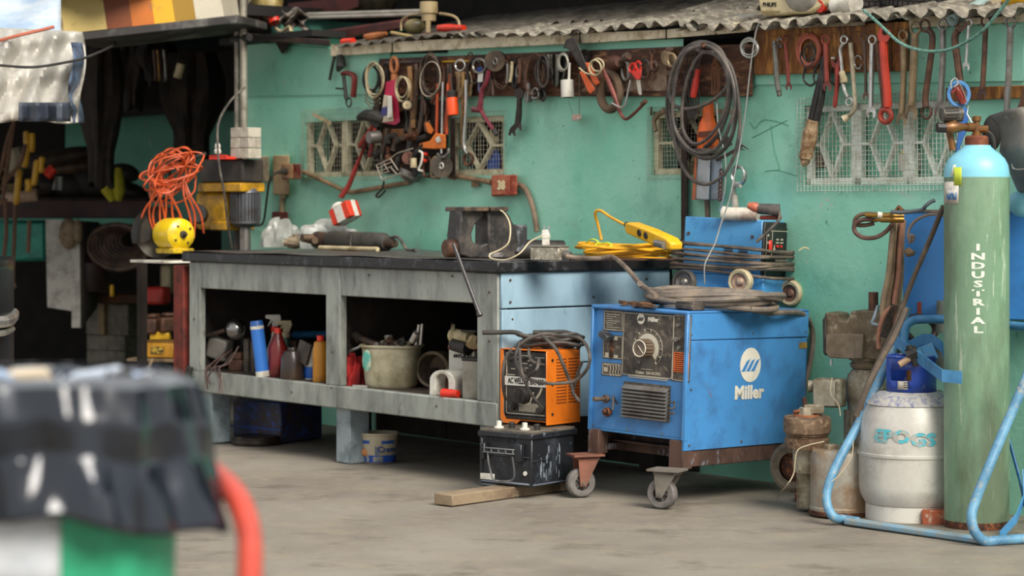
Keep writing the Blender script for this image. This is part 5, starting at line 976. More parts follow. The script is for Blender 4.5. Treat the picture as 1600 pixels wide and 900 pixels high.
O('regulator_ridges', q, m_black, oc, kind='stuff')
q = MB(A); q.rod((-.09, -.03, cz_(200)), (-.09, -.03, cz_(182)), .016); q.rod((-.1, -.0, cz_(200)), (-.085, 0, cz_(235)), .012); O('regulator_stem', q, vm, oc)
# stencil letters down the front of the cylinder
def stencil(par, ch, py, w=1):
    q = MB(A @ Matrix.Rotation(R(-9), 4, 'Z')); rr = r0+.0008; w = 2.1
    text(q, ch, Matrix(), .032, .0013, .0008, bend=lambda x, y, z: ((rr-y*.5)*math.sin(x*w/rr), -(rr-y*.5)*math.cos(x*w/rr), z+cz_(py))); O('stencil_letter', q, M_('d3d8c9', .5, dirt='9fb09b', amt=.25, sc=30), par)
for i, ch in enumerate('INDUSTRIAL'): stencil(oc, ch, 386+i*14.1, 1.0)
# sticker and yellow mark on the left edge
def patch(name, a0, a1, z0, z1, mat, rr=r0+.0012, par=oc, n=6, skew=0, M=A):
    q = MB(M); vs = []
    for j in range(n+1):
        a = R(a0+(a1-a0)*j/n); 
        for z in (z0, z1): b_ = a+R(skew)*(z-z0)/(z1-z0); vs.append((rr*math.cos(b_), rr*math.sin(b_), z))
    q.add(vs, [(2*j, 2*j+2, 2*j+3, 2*j+1) for j in range(n)]); return O(name, q, mat, par, solid=.0008)
patch('sticker', 182, 226, cz_(318), cz_(284), M_('c9c2b6', .5, dirt='8b7f6c', amt=.3)); patch('sticker_print', 195, 222, cz_(312), cz_(296), M_('3b7bb5', .5, dirt='c9c2b6', amt=.5, sc=60, soft=.03), r0+.0022)
patch('paint_mark', 216, 232, cz_(290), cz_(262), M_('b9c83c', .5), r0+.0016); patch('paint_mark', 207, 213, cz_(276), cz_(258), M_('d9dcc6', .5), r0+.0018, skew=8)
# LPG bottle
lb = P(1424, 320, 8.48); lb.z = 0; ls = F/8.48; B = Matrix.Translation(lb)
m_lpg = wornmat('bdb9b0', [('dcd8ce', 3, .4, .65, .8, (1, 1, .6)), ('8a8479', 5, .5, .7, .6, (1, 1, 1.5)), ('79664f', 9, .63, .7, .5, (1, 1, 2)), ('6d7268', 25, .63, .68, .5, (1, 1, 3))], .45, .2)
lp = T('gas_bottle', 'squat silver grey gas bottle with blue collar and faded turquoise letters', 'gas bottle', lb)
Rb = .192
def lz(py): return H-(py-YH)/ls
q = MB(B); q.lathe([(0, .05), (.12, .05), (.17, .065), (.188, .1), (Rb, .13), (Rb, .22), (Rb+.001, lz(710)), (Rb+.005, lz(709)), (Rb+.005, lz(705)), (Rb, lz(704)), (Rb-.001, .3), (.187, .345), (.177, .39), (.16, .425), (.136, .455), (.11, .472), (0, .475)], 64); O('bottle_body', q, m_lpg, lp)
q = MB(B); q.lathe([(.168, .0), (.168, .062), (.163, .065), (.155, .055), (.155, .0)], 56, cap=False); O('foot_ring', q, M_('d0ccc2', .5, dirt='9a9384', amt=.3), lp)
m_lblue = M_('2346a8', .45, dirt='2a3f80', amt=.3, sc=10, dirt2='b9bcc4', amt2=.12)
q = MB(B); q.lathe([(.112, .474), (.139, .457), (.163, .427), (.16, .43)], 48, cap=False); O('blue_band', q, M_('3d4f90', .5, dirt='b5b1a8', amt=.68, sc=60, soft=.12), lp)
q = MB(B); rc = .089; zc = lz(612); zt_ = lz(556)
hole = (R(205), R(262)); n = 72; vs = []; fs = []
for z in (zc, zc+.045, zc+.085, zt_):
    for j in range(n): a = 2*PI*j/n; vs.append((rc*math.cos(a), rc*math.sin(a), z))
for i in range(3):
    for j in range(n):
        a = 2*PI*(j+.5)/n
        if i == 1 and (hole[0] < a < hole[1] or R(30) < a < R(90)): continue
        j2 = (j+1) % n; fs.append((i*n+j, i*n+j2, (i+1)*n+j2, (i+1)*n+j))
q.add(vs, fs); cl_ = O('collar', q, m_lblue, lp, solid=.004)
q = MB(B); q.tube([(rc*math.cos(2*PI*j/40), rc*math.sin(2*PI*j/40), zt_) for j in range(40)], .0045, 6, closed=True); O('collar_rim', q, M_('3c5fc0', .4, dirt='c9ccd4', amt=.25, sc=30), cl_)
q = MB(B); q.lathe([(0, .47), (.03, .47), (.025, .5), (.018, .51), (.018, .56), (0, .56)], 14); O('bottle_valve', q, M_('a5743f', .5, .3, dirt='7a4a2a', amt=.4), lp)
patch('label', 228, 252, lz(606), lz(593), m_white, rc+.004, cl_, M=B)
q = MB(B @ Matrix.Rotation(R(-30), 4, 'Z'))
for j in range(3): a0, a1 = R(-98), R(-86+j*2); rr = rc+.0058; z = lz(596+j*3.5); q.add([(rr*math.cos(a0+.2), rr*math.sin(a0+.2), z), (rr*math.cos(a1+.2), rr*math.sin(a1+.2), z), (rr*math.cos(a1+.2), rr*math.sin(a1+.2), z+.003), (rr*math.cos(a0+.2), rr*math.sin(a0+.2), z+.003)], [(0, 1, 2, 3)])
O('label_print', q, m_dark, cl_, kind='stuff')
m_fade = M_('4fb0bd', .5, dirt='a9a49a', amt=.42, sc=45, soft=.05)
for s_, an, zz in (('EPO', -32, 676), ('GS', 3, 680)):
    q = MB(B @ Matrix.Rotation(R(an), 4, 'Z')); rr = Rb+.0012
    text(q, s_, Matrix(), .062, .003, .001, bend=lambda x, y, z: ((rr-y*.3)*math.sin(x*1.25/rr), -(rr-y*.3)*math.cos(x*1.25/rr), z+lz(zz))); O('faded_letters', q, m_fade, lp, kind='stuff')
# bricks
m_brick = M_('a5583a', .85, dirt='7a3f2a', amt=.4, sc=14, bump=.5, dirt2='c2b09a', amt2=.25)
q = MB(Matrix.Translation(G(1462, 823)) @ Matrix.Rotation(R(-12), 4, 'Z')); q.box(-.05, .06, -.005, .09, 0, .06); O('brick', q, m_brick, None, 'orange red brick wedged between silver bottle and green cylinder', 'brick', bev=.005)
q = MB(Matrix.Translation(G(1256, 784)) @ Matrix.Rotation(R(-12), 4, 'Z')); q.box(-.035, .03, 0, .1, 0, .045); O('brick', q, M_('7c3f2c', .85, dirt='4c2a1f', amt=.4, sc=14, bump=.5), None, 'small dark brick piece on the floor left of the dented tank', 'brick', bev=.006)
# cart of light blue tube with two cross straps
m_cart = M_('6495b2', .5, dirt='3f6c8c', amt=.4, sc=10, dirt2='9a9a8c', amt2=.25)
m_cart2 = M_('4682ae', .42, dirt='2f658f', amt=.3, sc=10, dirt2='8fb0c4', amt2=.1)
ct = T('cylinder_cart', 'light blue tubular cart carrying the green gas cylinder', 'cart', G(1500, 848))
q = MB(); q.tube(cr([P(1418, 480, 8.62), P(1405, 520, 8.6), P(1385, 570, 8.57), P(1345, 655, 8.5), P(1308, 725, 8.42), P(1293, 765, 8.39), P(1293, 790, 8.37), P(1303, 808, 8.35), G(1322, 817)+V((0, 0, .012)), G(1340, 820)+V((0, 0, .012))], 6), .017, 12); O('side_tube', q, m_cart, ct)
q = MB(); q.tube(cr([P(1640, 520, 8.0), P(1616, 560, 7.98), P(1600, 600, 7.96), P(1572, 665, 7.93), P(1545, 730, 7.88), P(1525, 780, 7.86), P(1518, 808, 7.84), P(1524, 832, 7.83), P(1540, 846, 7.84), G(1560, 851)+V((0, 0, .014)), G(1680, 843)+V((0, 0, .014))], 6), .0175, 12); O('side_tube', q, m_cart, ct)
q = MB(); a, b_ = G(1318, 820), G(1545, 853); up = V((0, 0, .028)); bk_ = V((.03, .35, 0)); 
def slab(q, a, b_, c_, d_, h):
    q.add([a, b_, c_, d_, a+V((0, 0, h)), b_+V((0, 0, h)), c_+V((0, 0, h)), d_+V((0, 0, h))], [(3,2,1,0),(4,5,6,7),(0,1,5,4),(1,2,6,5),(2,3,7,6),(3,0,4,7)]); return q
slab(q, a, b_, b_+V((.02, .05, 0)), a+V((.02, .06, 0)), .022); O('base_bar', q, M_('6f98b0', .5, dirt='8b8b80', amt=.45, sc=12), ct, bev=.006, seg=2)
q = MB(); slab(q, a+V((.03, .06, 0)), b_+V((.03, .05, 0)), b_+V((.45, .38, 0)), a+V((.45, .55, 0)), .008); O('base_plate', q, M_('7a7468', .6, .1, dirt='5a5348', amt=.45), ct)
q = MB(); q.tube(cr([P(1413, 540, 8.55), P(1414, 515, 8.56), P(1422, 503, 8.56), P(1440, 499, 8.56), P(1500, 500, 8.52), P(1590, 510, 8.3), P(1660, 514, 8.1)], 6), .0165, 12); O('cross_tube', q, m_cart2, ct)
def flatbar(name, pts, hw, mat, par, t=.004): 
    vs = []; 
    for p in pts: vs += [p+V((0, 0, hw)), p-V((0, 0, hw))]
    q = MB(); q.add(vs, [(2*i, 2*i+1, 2*i+3, 2*i+2) for i in range(len(pts)-1)]); o = O(name, q, mat, par, solid=t); o.data.shade_flat(); return o
flatbar('strap', [P(1393, 528, 8.5), P(1418, 546, 8.42), P(1445, 566, 8.3), P(1472, 587, 8.1), P(1503, 590, 8.06)], .022, m_cart2, ct)
q = MB(); sp_ = [P(1412, 545, 8.55), P(1441, 530, 8.52), P(1456, 530, 8.5), P(1472, 542, 8.45), P(1478, 562, 8.4)]; flatbar('strap', sp_, .02, m_cart2, ct)
q = MB(); slab(q, P(1420, 556, 8.52), P(1466, 560, 8.42), P(1456, 536, 8.5), P(1436, 536, 8.56), .004); O('gusset', q, M_('4f94bf', .5, dirt='a89a6c', amt=.35), ct)
flatbar('strap', [P(1562, 838, 7.95), P(1588, 810, 8.0), P(1600, 780, 8.1), P(1598, 740, 8.15)], .016, m_cart2, ct)
q = MB(); slab(q, P(1580, 700, 8.2), P(1597, 690, 8.2), P(1588, 760, 8.25), P(1580, 760, 8.3), .006); 
flatbar('strap', [P(1577, 690, 8.25), P(1592, 745, 8.2), P(1604, 800, 8.05)], .014, M_('2a5f94', .5), ct)
q = MB(); q.tube([P(1418, 556, 8.37), P(1434, 549, 8.36)], .024, 8); q.tube([P(1420, 540, 8.36), P(1432, 572, 8.36)], .012, 8); O('clamp_bolt', q, m_black, ct); q = MB(); q.tube([P(1405, 570, 8.36), P(1421, 560, 8.36)], .012, 8); O('clamp_screw', q, M_('a08468', .6, dirt='6b5540', amt=.4), ct)
q = MB(); q.tube([P(1434, 546, 8.35), P(1440, 560, 8.35)], .014, 8); O('clamp_knob', q, M_('4b86b0', .4, dirt='23282c', amt=.4), ct)
# cart wheel seen through
q = MB(); wring_c = P(1432, 508, 8.66); q.tube([wring_c+V((.09*math.cos(a)*.9, .05*math.cos(a), .05*math.sin(a)-.02)) for a in [2*PI*j/24 for j in range(24)]], .014, 8, closed=True); q.tube([wring_c+V((-.04, 0, -.03)), wring_c+V((.06, 0, -.13))], .012, 8); O('handwheel', q, M_('3a2a24', .6, dirt='23201e', amt=.4), None, 'dark handwheel behind the blue cross tube', 'wheel')
q = MB(); q.rod(P(1470, 520, 8.62), P(1472, 470, 8.62), .02); q.rod(P(1472, 575, 8.6), P(1478, 545, 8.6), .045); 
O('grey_fitting', q, M_('6f7468', .6, dirt='3e423a', amt=.45), None, 'grey green fitting between blue cabinet and green cylinder', 'fitting')
# blue cabinet behind the cylinder
bc_ = T('blue_cabinet', 'tall blue steel cabinet half hidden behind the green cylinder', 'cabinet', P(1500, 495, 8.75))
a, b_ = P(1410, 330, 8.72), P(1640, 330, 8.45); dd = b_-a; CM = Matrix.Translation((a.x, a.y, P(1410, 496, 8.72).z)) @ Matrix.Rotation(math.atan2(dd.y, dd.x), 4, 'Z'); hh = 166*8.72/F
m_cab_b = M_('3578b8', .42, dirt='2d659c', amt=.3, sc=5, dirt2='6a4a3a', amt2=.05)
q = MB(CM); q.box(0, dd.length, 0, .22, 0, hh); O('cabinet_body', q, m_cab_b, bc_, bev=.006, seg=2); q = MB(CM); q.box(-.004, dd.length, -.004, .02, hh-.004, hh+.006); O('top_edge', q, m_dust, bc_); q = MB(CM); q.box(.06, .075, -.003, 0, .005, .06); O('rust_streak', q, M_('8c3d28', .7), bc_); 
q = MB(CM); q.box(0, dd.length, .02, .2, -.004, 0); q = MB(CM); q.tube([(-.02, .0, -.02), (dd.length, 0, -.02)], .018, 10)
# hoses and cutting torch at the cabinet
m_tan = M_('8f7a60', .6, dirt='6a5540', amt=.4, sc=14); m_tanr = M_('9c6a52', .6, dirt='6a4434', amt=.4)
hb = T('torch_hoses', 'bundle of tan and brown torch hoses hanging left of the blue cabinet', 'hoses', P(1392, 520, 8.66))
for i, (x0, x1, x2, mt) in enumerate(((1396, 1380, 1382, m_tan), (1400, 1388, 1390, m_tan), (1406, 1392, 1396, m_tan), (1410, 1398, 1400, m_tanr), (1412, 1404, 1403, m_tan), (1408, 1400, 1410, m_tanr))):
    q = MB(); dd_ = 8.62+.02*(i % 3); q.tube(cr([P(x0, 345, dd_+.03), P(x0-3, 380, dd_), P((x0+x1)/2, 430, dd_), P(x1, 470, dd_), P(x2-2, 505, dd_), P(x2+8, 516, dd_+.03)], 6), .0105, 8); O('hose', q, mt, hb)
tg = T('cutting_torch', 'brass cutting torch lying on top of the hose bundle', 'torch', P(1395, 370, 8.6))
for (y0, y1) in ((336, 337), (344, 343)): q = MB(); q.tube([P(1352 if y0 < 340 else 1366, y0, 8.62), P(1375, y1, 8.6), P(1376, y1, 8.6), P(1400, y1, 8.6), P(1412, y1, 8.6)], [.007, .008, .011, .012, .012], 8); O('brass_tube', q, M_('9a7534', .35, .8, dirt='5a4420', amt=.35, sc=25), tg)
q = MB(); q.rod(P(1371, 336, 8.6), P(1378, 336.5, 8.6), .0125); O('white_collar', q, m_white, tg)
q = MB(); q.tube(cr([P(1370, 344, 8.62), P(1350, 343, 8.63), P(1336, 350, 8.64), P(1336, 362, 8.64), P(1348, 371, 8.62), P(1368, 371, 8.6), P(1384, 362, 8.6), P(1394, 350, 8.58)], 6), .0085, 8); O('hose', q, M_('4d342b', .6, dirt='6f5345', amt=.35), tg); q = MB(); q.tube(cr([P(1380, 336, 8.62), P(1352, 334, 8.64), P(1338, 340, 8.65), P(1336, 350, 8.66), P(1350, 352, 8.65), P(1366, 349, 8.64)], 6), .008, 8); O('hose', q, M_('5c4a38', .6, dirt='7f6a50', amt=.35), tg)
q = MB(); q.tube(cr([P(1393, 331, 8.58), P(1410, 332, 8.55), P(1440, 328, 8.52), P(1446, 322, 8.5), P(1455, 315, 8.5), P(1461, 313, 8.5)], 6), .0075, 8); O('grey_tube', q, M_('5d666c', .5, .2), tg); q = MB(); q.tube([P(1400, 330, 8.6), P(1404, 323, 8.6), P(1411, 330, 8.58)], .008, 8); O('brass_knob', q, vm, tg)
q = MB(); q.tube(cr([P(1478, 337, 8.4), P(1455, 335, 8.45), P(1435, 342, 8.48), P(1422, 355, 8.5), P(1419, 370, 8.5), P(1424, 378, 8.5), P(1428, 370, 8.49), P(1423, 368, 8.49), P(1421, 380, 8.5)], 6), .006, 7); O('cord', q, M_('7f6f66', .6, dirt='5a4a44', amt=.3), None, 'thin mauve grey cord hooked on the blue cabinet face', 'cord')
q = MB(); q.tube([P(1415, 396, 8.6), P(1420, 394, 8.6), P(1428, 396, 8.58)], [.014, .018, .008], 8); O('rope_knot', q, M_('7d6448', .7, dirt='54422e', amt=.4), None, 'brown rope knot at the blue cabinet left edge', 'knot')
q = MB(); q.tube(cr([P(1474, 322, 8.3), P(1455, 370, 8.35), P(1430, 428, 8.4), P(1410, 480, 8.42), P(1395, 520, 8.42), P(1370, 570, 8.42), P(1352, 610, 8.42), P(1345, 640, 8.44)], 6), .0095, 8); O('hose', q, M_('4f4238', .6, dirt='75634f', amt=.35), None, 'long dark hose running diagonally across the blue cabinet', 'hose')
q = MB(); q.tube(cr([P(1416, 482, 8.4), P(1400, 520, 8.38), P(1378, 560, 8.38), P(1355, 605, 8.38), P(1338, 650, 8.4)], 6), .011, 8); O('hose', q, M_('554a40', .6, dirt='75634f', amt=.35), None, 'second dark hose following the blue cart tube down', 'hose')
q = MB(); q.tube(cr([P(1396, 478, 8.6), P(1383, 490, 8.6), P(1374, 515, 8.6), P(1373, 545, 8.6)], 6), .009, 8); O('hose', q, m_tanr, None, 'short red brown hose in front of the rusty gearbox', 'hose')
q = MB()
for i in range(15): p0 = P(1398-i*1.2, 478+i*3.4, 8.56); q.tube([p0+V((-.014, 0, .004)), p0+V((.012, 0, -.004))], .0035, 5)
O('coil_spring', q, m_black, None, 'black coil spring beside the tan hoses', 'spring', kind='stuff')
q = MB(); q.tube(cr([P(1372, 478, 8.66), P(1366, 496, 8.64), P(1363, 505, 8.64), P(1374, 508, 8.63)], 4), .007, 7); O('hook', q, M_('7d8a92', .5, .3), None, 'pale bent metal hook on the gearbox right side', 'hook')
# gearbox standing on a motor column
m_gear = M_('7a6b55', .6, .25, dirt='4f402f', amt=.45, sc=9, dirt2='a3937a', amt2=.25)
m_gear2 = M_('a09884', .6, .2, dirt='6a5a44', amt=.45, sc=12, dirt2='c4bca8', amt2=.25)
gD = 8.95; gk = gD/F; gb = T('gearbox', 'brown cast gearbox on a cream motor column at the turquoise wall', 'gearbox', P(1345, 690, gD))
GM = Matrix.Translation((P(1340, 320, gD).x, gD, 0)) @ Matrix.Rotation(R(-25), 4, 'Z')
def gx(px): return (px-1340)*gk/math.cos(R(25))
def gz(py): return H-(py-YH)*gk
q = MB(GM); q.prism([(gx(1300), gz(552)), (gx(1298), gz(490)), (gx(1302), gz(488)), (gx(1318), gz(490)), (gx(1321), gz(500)), (gx(1330), gz(502)), (gx(1334), gz(494)), (gx(1337), gz(485)), (gx(1365), gz(484)), (gx(1392), gz(488)), (gx(1394), gz(556)), (gx(1365), gz(560)), (gx(1308), gz(559))], -.06, .09); O('casting', q, m_gear, gb, bev=.006, seg=2)
q = MB(GM); q.prism([(gx(1302), gz(550)), (gx(1303), gz(521)), (gx(1356), gz(520)), (gx(1356), gz(559)), (gx(1308), gz(558))], -.085, -.06); q.prism([(gx(1345), gz(558)), (gx(1345), gz(521)), (gx(1357), gz(520)), (gx(1357), gz(558))], -.089, -.06); O('cover_plate', q, M_('857764', .55, .25, dirt='5a4a38', amt=.4, sc=9), gb, bev=.003)
q = MB(GM); q.prism([(gx(1297), gz(552)), (gx(1296), gz(500)), (gx(1301), gz(490)), (gx(1302), gz(556))], -.07, .06); O('dark_flange', q, m_black, gb, bev=.004)
q = MB(GM); q.rod((gx(1363), 0, gz(488)), (gx(1363), 0, gz(456)), .019, n=16); O('input_shaft', q, m_brownst, gb)
q = MB(GM @ Matrix.Translation((gx(1352), 0, 0))); q.lathe([(0, gz(575)), (.055, gz(575)), (.062, gz(570)), (.062, gz(567)), (.055, gz(566)), (.055, gz(563)), (.065, gz(562)), (.065, gz(559)), (0, gz(559))], 28); O('flange', q, m_gear, gb)
q = MB(GM @ Matrix.Translation((gx(1352), 0, 0))); q.lathe([(0, gz(690)), (.07, gz(690)), (.07, gz(640)), (.075, gz(625)), (.08, gz(600)), (.07, gz(585)), (.05, gz(576)), (0, gz(575))], 28); O('motor_column', q, m_gear2, gb)
for j in range(7): q = MB(GM @ Matrix.Translation((gx(1352), 0, 0)) @ Matrix.Rotation(R(200+j*24), 4, 'Z')); q.box(.065, .085, -.004, .004, gz(685), gz(640)); O('fin', q, m_gear2, gb)
q = MB(GM); q.box(gx(1288), gx(1330), -.13, -.05, gz(634), gz(590)); O('terminal_box', q, m_gear2, gb, bev=.01, seg=2); q = MB(GM); q.box(gx(1290), gx(1322), -.138, -.13, gz(632), gz(592)); O('box_cover', q, M_('a9a290', .5, .1, dirt='75684f', amt=.4), gb, bev=.006, seg=2)
q = MB(GM); q.tube([(gx(1293), -.09, gz(603)), (gx(1279), -.1, gz(603))], [.02, .024], 12); O('cable_boss', q, m_gear2, gb); q = MB(GM); q.rod((gx(1309), -.07, gz(570)), (gx(1309), -.07, gz(560)), .005); O('drain_plug', q, m_brightst, gb)
q = MB(GM); q.box(gx(1325), gx(1378), -.09, .06, gz(712), gz(690)); q.box(gx(1330), gx(1372), -.075, .04, .0, gz(712)); O('motor_foot', q, m_gear, gb, bev=.004)
# pulley on a small pump beside a tyre; dented tank
pD = 8.72; pk = pD/F; PM = Matrix.Translation((P(1260, 320, pD).x, pD, 0))
def pz(py): return H-(py-YH)*pk
pl = T('pulley', 'rusty double pulley on a pale hub standing by the tyre', 'pulley', P(1260, 740, pD))
m_rp = M_('75604a', .75, .2, dirt='4e3424', amt=.45, sc=14, dirt2='9c8468', amt2=.3, bump=.4)
q = MB(PM); R1 = 37*pk; q.lathe([(0, pz(697)), (R1*.9, pz(697)), (R1*.94, pz(690)), (R1*.94, pz(683)), (R1*.86, pz(681)), (R1*.86, pz(678)), (R1*.93, pz(676)), (R1*.93, pz(673)), (R1, pz(672)), (R1, pz(654)), (R1*.96, pz(650)), (R1*.5, pz(649)), (0, pz(649))], 40, M=Matrix.Rotation(R(4), 4, 'X')); O('pulley_wheel', q, m_rp, pl)
q = MB(PM); q.lathe([(0, pz(652)), (.034, pz(652)), (.03, pz(640)), (.028, pz(636)), (0, pz(636))], 6); q.box(-.01, .065, -.02, .02, pz(646), pz(632)); O('pulley_hub', q, m_gear2, pl, bev=.003); q = MB(PM); q.rod((-.005, 0, pz(640)), (-.008, 0, pz(621)), .0085); q.rod((-.05, 0, pz(644)), (-.02, 0, pz(642)), .008); O('stud', q, m_rust, pl); q = MB(PM); q.lathe([(0, pz(651)), (.05, pz(650)), (.05, pz(648)), (0, pz(648))], 24); O('rust_ring', q, M_('a5623a', .8, dirt='6b3a22', amt=.3), pl)
q = MB(PM); q.lathe([(0, pz(738)), (.05, pz(738)), (.056, pz(728)), (.058, pz(697)), (0, pz(697))], 20, M=Matrix.Translation((.005, 0, 0))); q.lathe([(0, .01), (.04, .01), (.04, pz(738)), (0, pz(738))], 16, M=Matrix.Translation((.005, 0.02, 0))); O('pump_body', q, m_gear2, pl)
q = MB(Matrix.Translation(P(1243, 729, 8.82)) @ Matrix.Rotation(R(-35), 4, 'Z') @ Matrix.Rotation(PI/2, 4, 'X')); r_ = 41*8.82/F
q.lathe([(r_*.55, -.03), (r_*.8, -.035), (r_*.97, -.025), (r_, 0), (r_*.97, .025), (r_*.8, .035), (r_*.55, .03)], 36, cap=False); ty_ = T('old_tyre', 'small dusty tyre leaning upright beneath the rusty pulley', 'tyre', P(1243, 770, 8.82)); O('tyre_ring', q, M_('6d6252', .85, dirt='3f372d', amt=.45), ty_)
q = MB(Matrix.Translation(P(1243, 729, 8.82)) @ Matrix.Rotation(R(-35), 4, 'Z') @ Matrix.Rotation(PI/2, 4, 'X')); q.lathe([(0, -.015), (r_*.57, -.015), (r_*.57, .01), (r_*.3, .015), (0, .02)], 24); O('wheel_disc', q, m_rust, ty_)
tD = 8.62; tk = tD/F; tp = P(1318, 320, tD); tp.z = 0; tkn = T('metal_tank', 'dented grey metal tank with rusty rim on the floor', 'tank', tp)
m_tank = wornmat('a39c8e', [('c4bfb2', 5, .45, .65, .6, (1, 1, 1)), ('8a6a48', 4, .43, .58, .85, (1, 1, 1)), ('5e4a36', 14, .62, .7, .7, (1, 1, 1))], .45, .35)
q = MB(Matrix.Translation(tp)); rt = 53*tk; q.lathe([(0, .006), (rt*.95, .006), (rt, .015), (rt, .03), (rt*.97, .035), (rt*.975, H-(712-YH)*tk), (rt*.93, H-(704-YH)*tk), (rt*.85, H-(701-YH)*tk), (0, H-(700-YH)*tk)], 48); O('tank_body', q, m_tank, tkn)
q = MB(Matrix.Translation(tp)); q.lathe([(rt*.97, .0), (rt*1.03, .004), (rt*1.03, .018), (rt*.98, .022)], 48, cap=False); O('tank_rim', q, m_rust, tkn)
q = MB(Matrix.Translation(tp+V((-.05, -.02, .19)))); q.box(-.022, .022, -.02, .02, 0, .075, M=Matrix.Rotation(.4, 4, 'Z')); O('tank_neck', q, M_('94866c', .6, .2, dirt='5e4a36', amt=.45), tkn, bev=.006, seg=2)
q = MB(); q.tube(cr([P(1300, 590, 8.7), P(1298, 615, 8.65), P(1310, 632, 8.55), P(1313, 650, 8.5)], 5), .0018, 4); q.tube(cr([P(1288, 690, 8.5), P(1262, 696, 8.5), P(1245, 706, 8.5), P(1240, 740, 8.5), P(1228, 760, 8.5), G(1217, 772)], 5), .0022, 4); q.tube(cr([P(1333, 690, 8.35), P(1330, 715, 8.35), P(1312, 742, 8.35), P(1300, 752, 8.35)], 5), .002, 4)
O('loose_wire', q, M_('b3a58a', .6), None, 'thin pale wires trailing around the pulley and tank', 'wires', kind='stuff')
# blue tank seen at the far right, welding mask, blue tool and ring
q = MB(Matrix.Translation(P(1597, 318, 8.4))); q.ball((0, 0, 0), .05, .05, .05, 24); O('blue_ball_cap', q, m_cylb, None, 'round light blue cap behind the green cylinder right side', 'cap')
m_mask = M_('6b665e', .45, dirt='4a453e', amt=.35, sc=7, dirt2='8b857a', amt2=.2)
mk = T('welding_mask', 'grey fibre welding mask hanging on the wall right of the cylinder valve', 'mask', P(1585, 300, 8.32))
mD = 8.33
LE = [(1545, 181), (1560, 196), (1565, 214), (1562, 236), (1574, 258), (1584, 285), (1592, 302)]
def mfn(u, v):
    t = v*(len(LE)-1); i = min(int(t), len(LE)-2); f = t-i; lx = LE[i][0]*(1-f)+LE[i+1][0]*f; ly = LE[i][1]*(1-f)+LE[i+1][1]*f
    ry = 172+118*v; return P(lx+(1660-lx)*u, ly+(ry-ly)*u-10*math.sin(PI*u)*(1-v), 8.40-.16*math.sin(PI*min(1, u*1.1))-.03*math.sin(v*PI))
q = MB(); q.grid(mfn, 24, 20); O('mask_shell', q, m_mask, mk, solid=.003)
q = MB(); q.tube(cr([P(1581, 256, 8.2), P(1583, 263, 8.2), P(1592, 265, 8.19), P(1606, 263, 8.18)], 5), .003, 6); O('mask_spring', q, m_steel, mk)
q = MB(); q.ball(P(1550, 208, 8.46), .036, .02, .066, 20); O('mask_inside', q, m_dark, mk); q = MB(); q.tube(cr([P(1541, 204, 8.34), P(1550, 212, 8.34), P(1554, 226, 8.34), P(1552, 240, 8.36)], 5), .013, 8, flat=.4); O('head_strap', q, M_('57524a', .6), mk)
bl = T('blue_hanging_tool', 'blue painted ring ended tool hanging before the right wire window', 'tool', P(1500, 240, 8.3))
m_bt = M_('2f62a8', .4, dirt='224a80', amt=.3)
def pring(q, cx, cy, rx, ry, D, r, n=28, k=8): return q.tube([P(cx+rx*math.cos(2*PI*j/n), cy+ry*math.sin(2*PI*j/n), D+.01*math.cos(2*PI*j/n)) for j in range(n)], r, k, closed=True, flat=.6)
q = MB(); pring(q, 1498, 147, 15.5, 18, 8.45, .0085); O('ring', q, M_('4a7fb0', .45, dirt='2f5f94', amt=.4), bl)
q = MB(); q.prism([(0, 0)]*3, 0, 0) if False else None
pts = [(1493, 168), (1511, 168), (1513, 185), (1510, 205), (1502, 225), (1497, 241), (1493, 240), (1496, 215), (1498, 195), (1492, 180)]
q = MB(); n = len(pts); q.add([P(x, y, 8.43) for x, y in pts]+[P(x, y, 8.45) for x, y in pts], [tuple(range(n)), tuple(range(2*n-1, n-1, -1))]+[(i, i+n, (i+1) % n+n, (i+1) % n) for i in range(n)]); O('shank', q, m_bt, bl, bev=.003)
q = MB(); q.tube(cr([P(1487, 138, 8.42), P(1486, 128, 8.42), P(1493, 122, 8.42), P(1497, 130, 8.42), P(1490, 136, 8.42)], 5), .003, 5); q.tube([P(1497, 127, 8.42), P(1503, 137, 8.42), P(1510, 155, 8.42)], .0022, 5); q.tube([P(1513, 165, 8.4), P(1511, 178, 8.4), P(1519, 192, 8.38)], .0022, 5); O('steel_wire', q, m_brightst, bl, kind='stuff')
q = MB(); q.tube([P(1487, 146, 8.44), P(1494, 138, 8.44), P(1500, 148, 8.44), P(1506, 162, 8.44)], [.008, .016, .02, .012], 8); O('red_lighter', q, M_('7d2c22', .3, dirt='a8675a', amt=.3), None, 'dark red lighter held inside the blue ring', 'lighter')
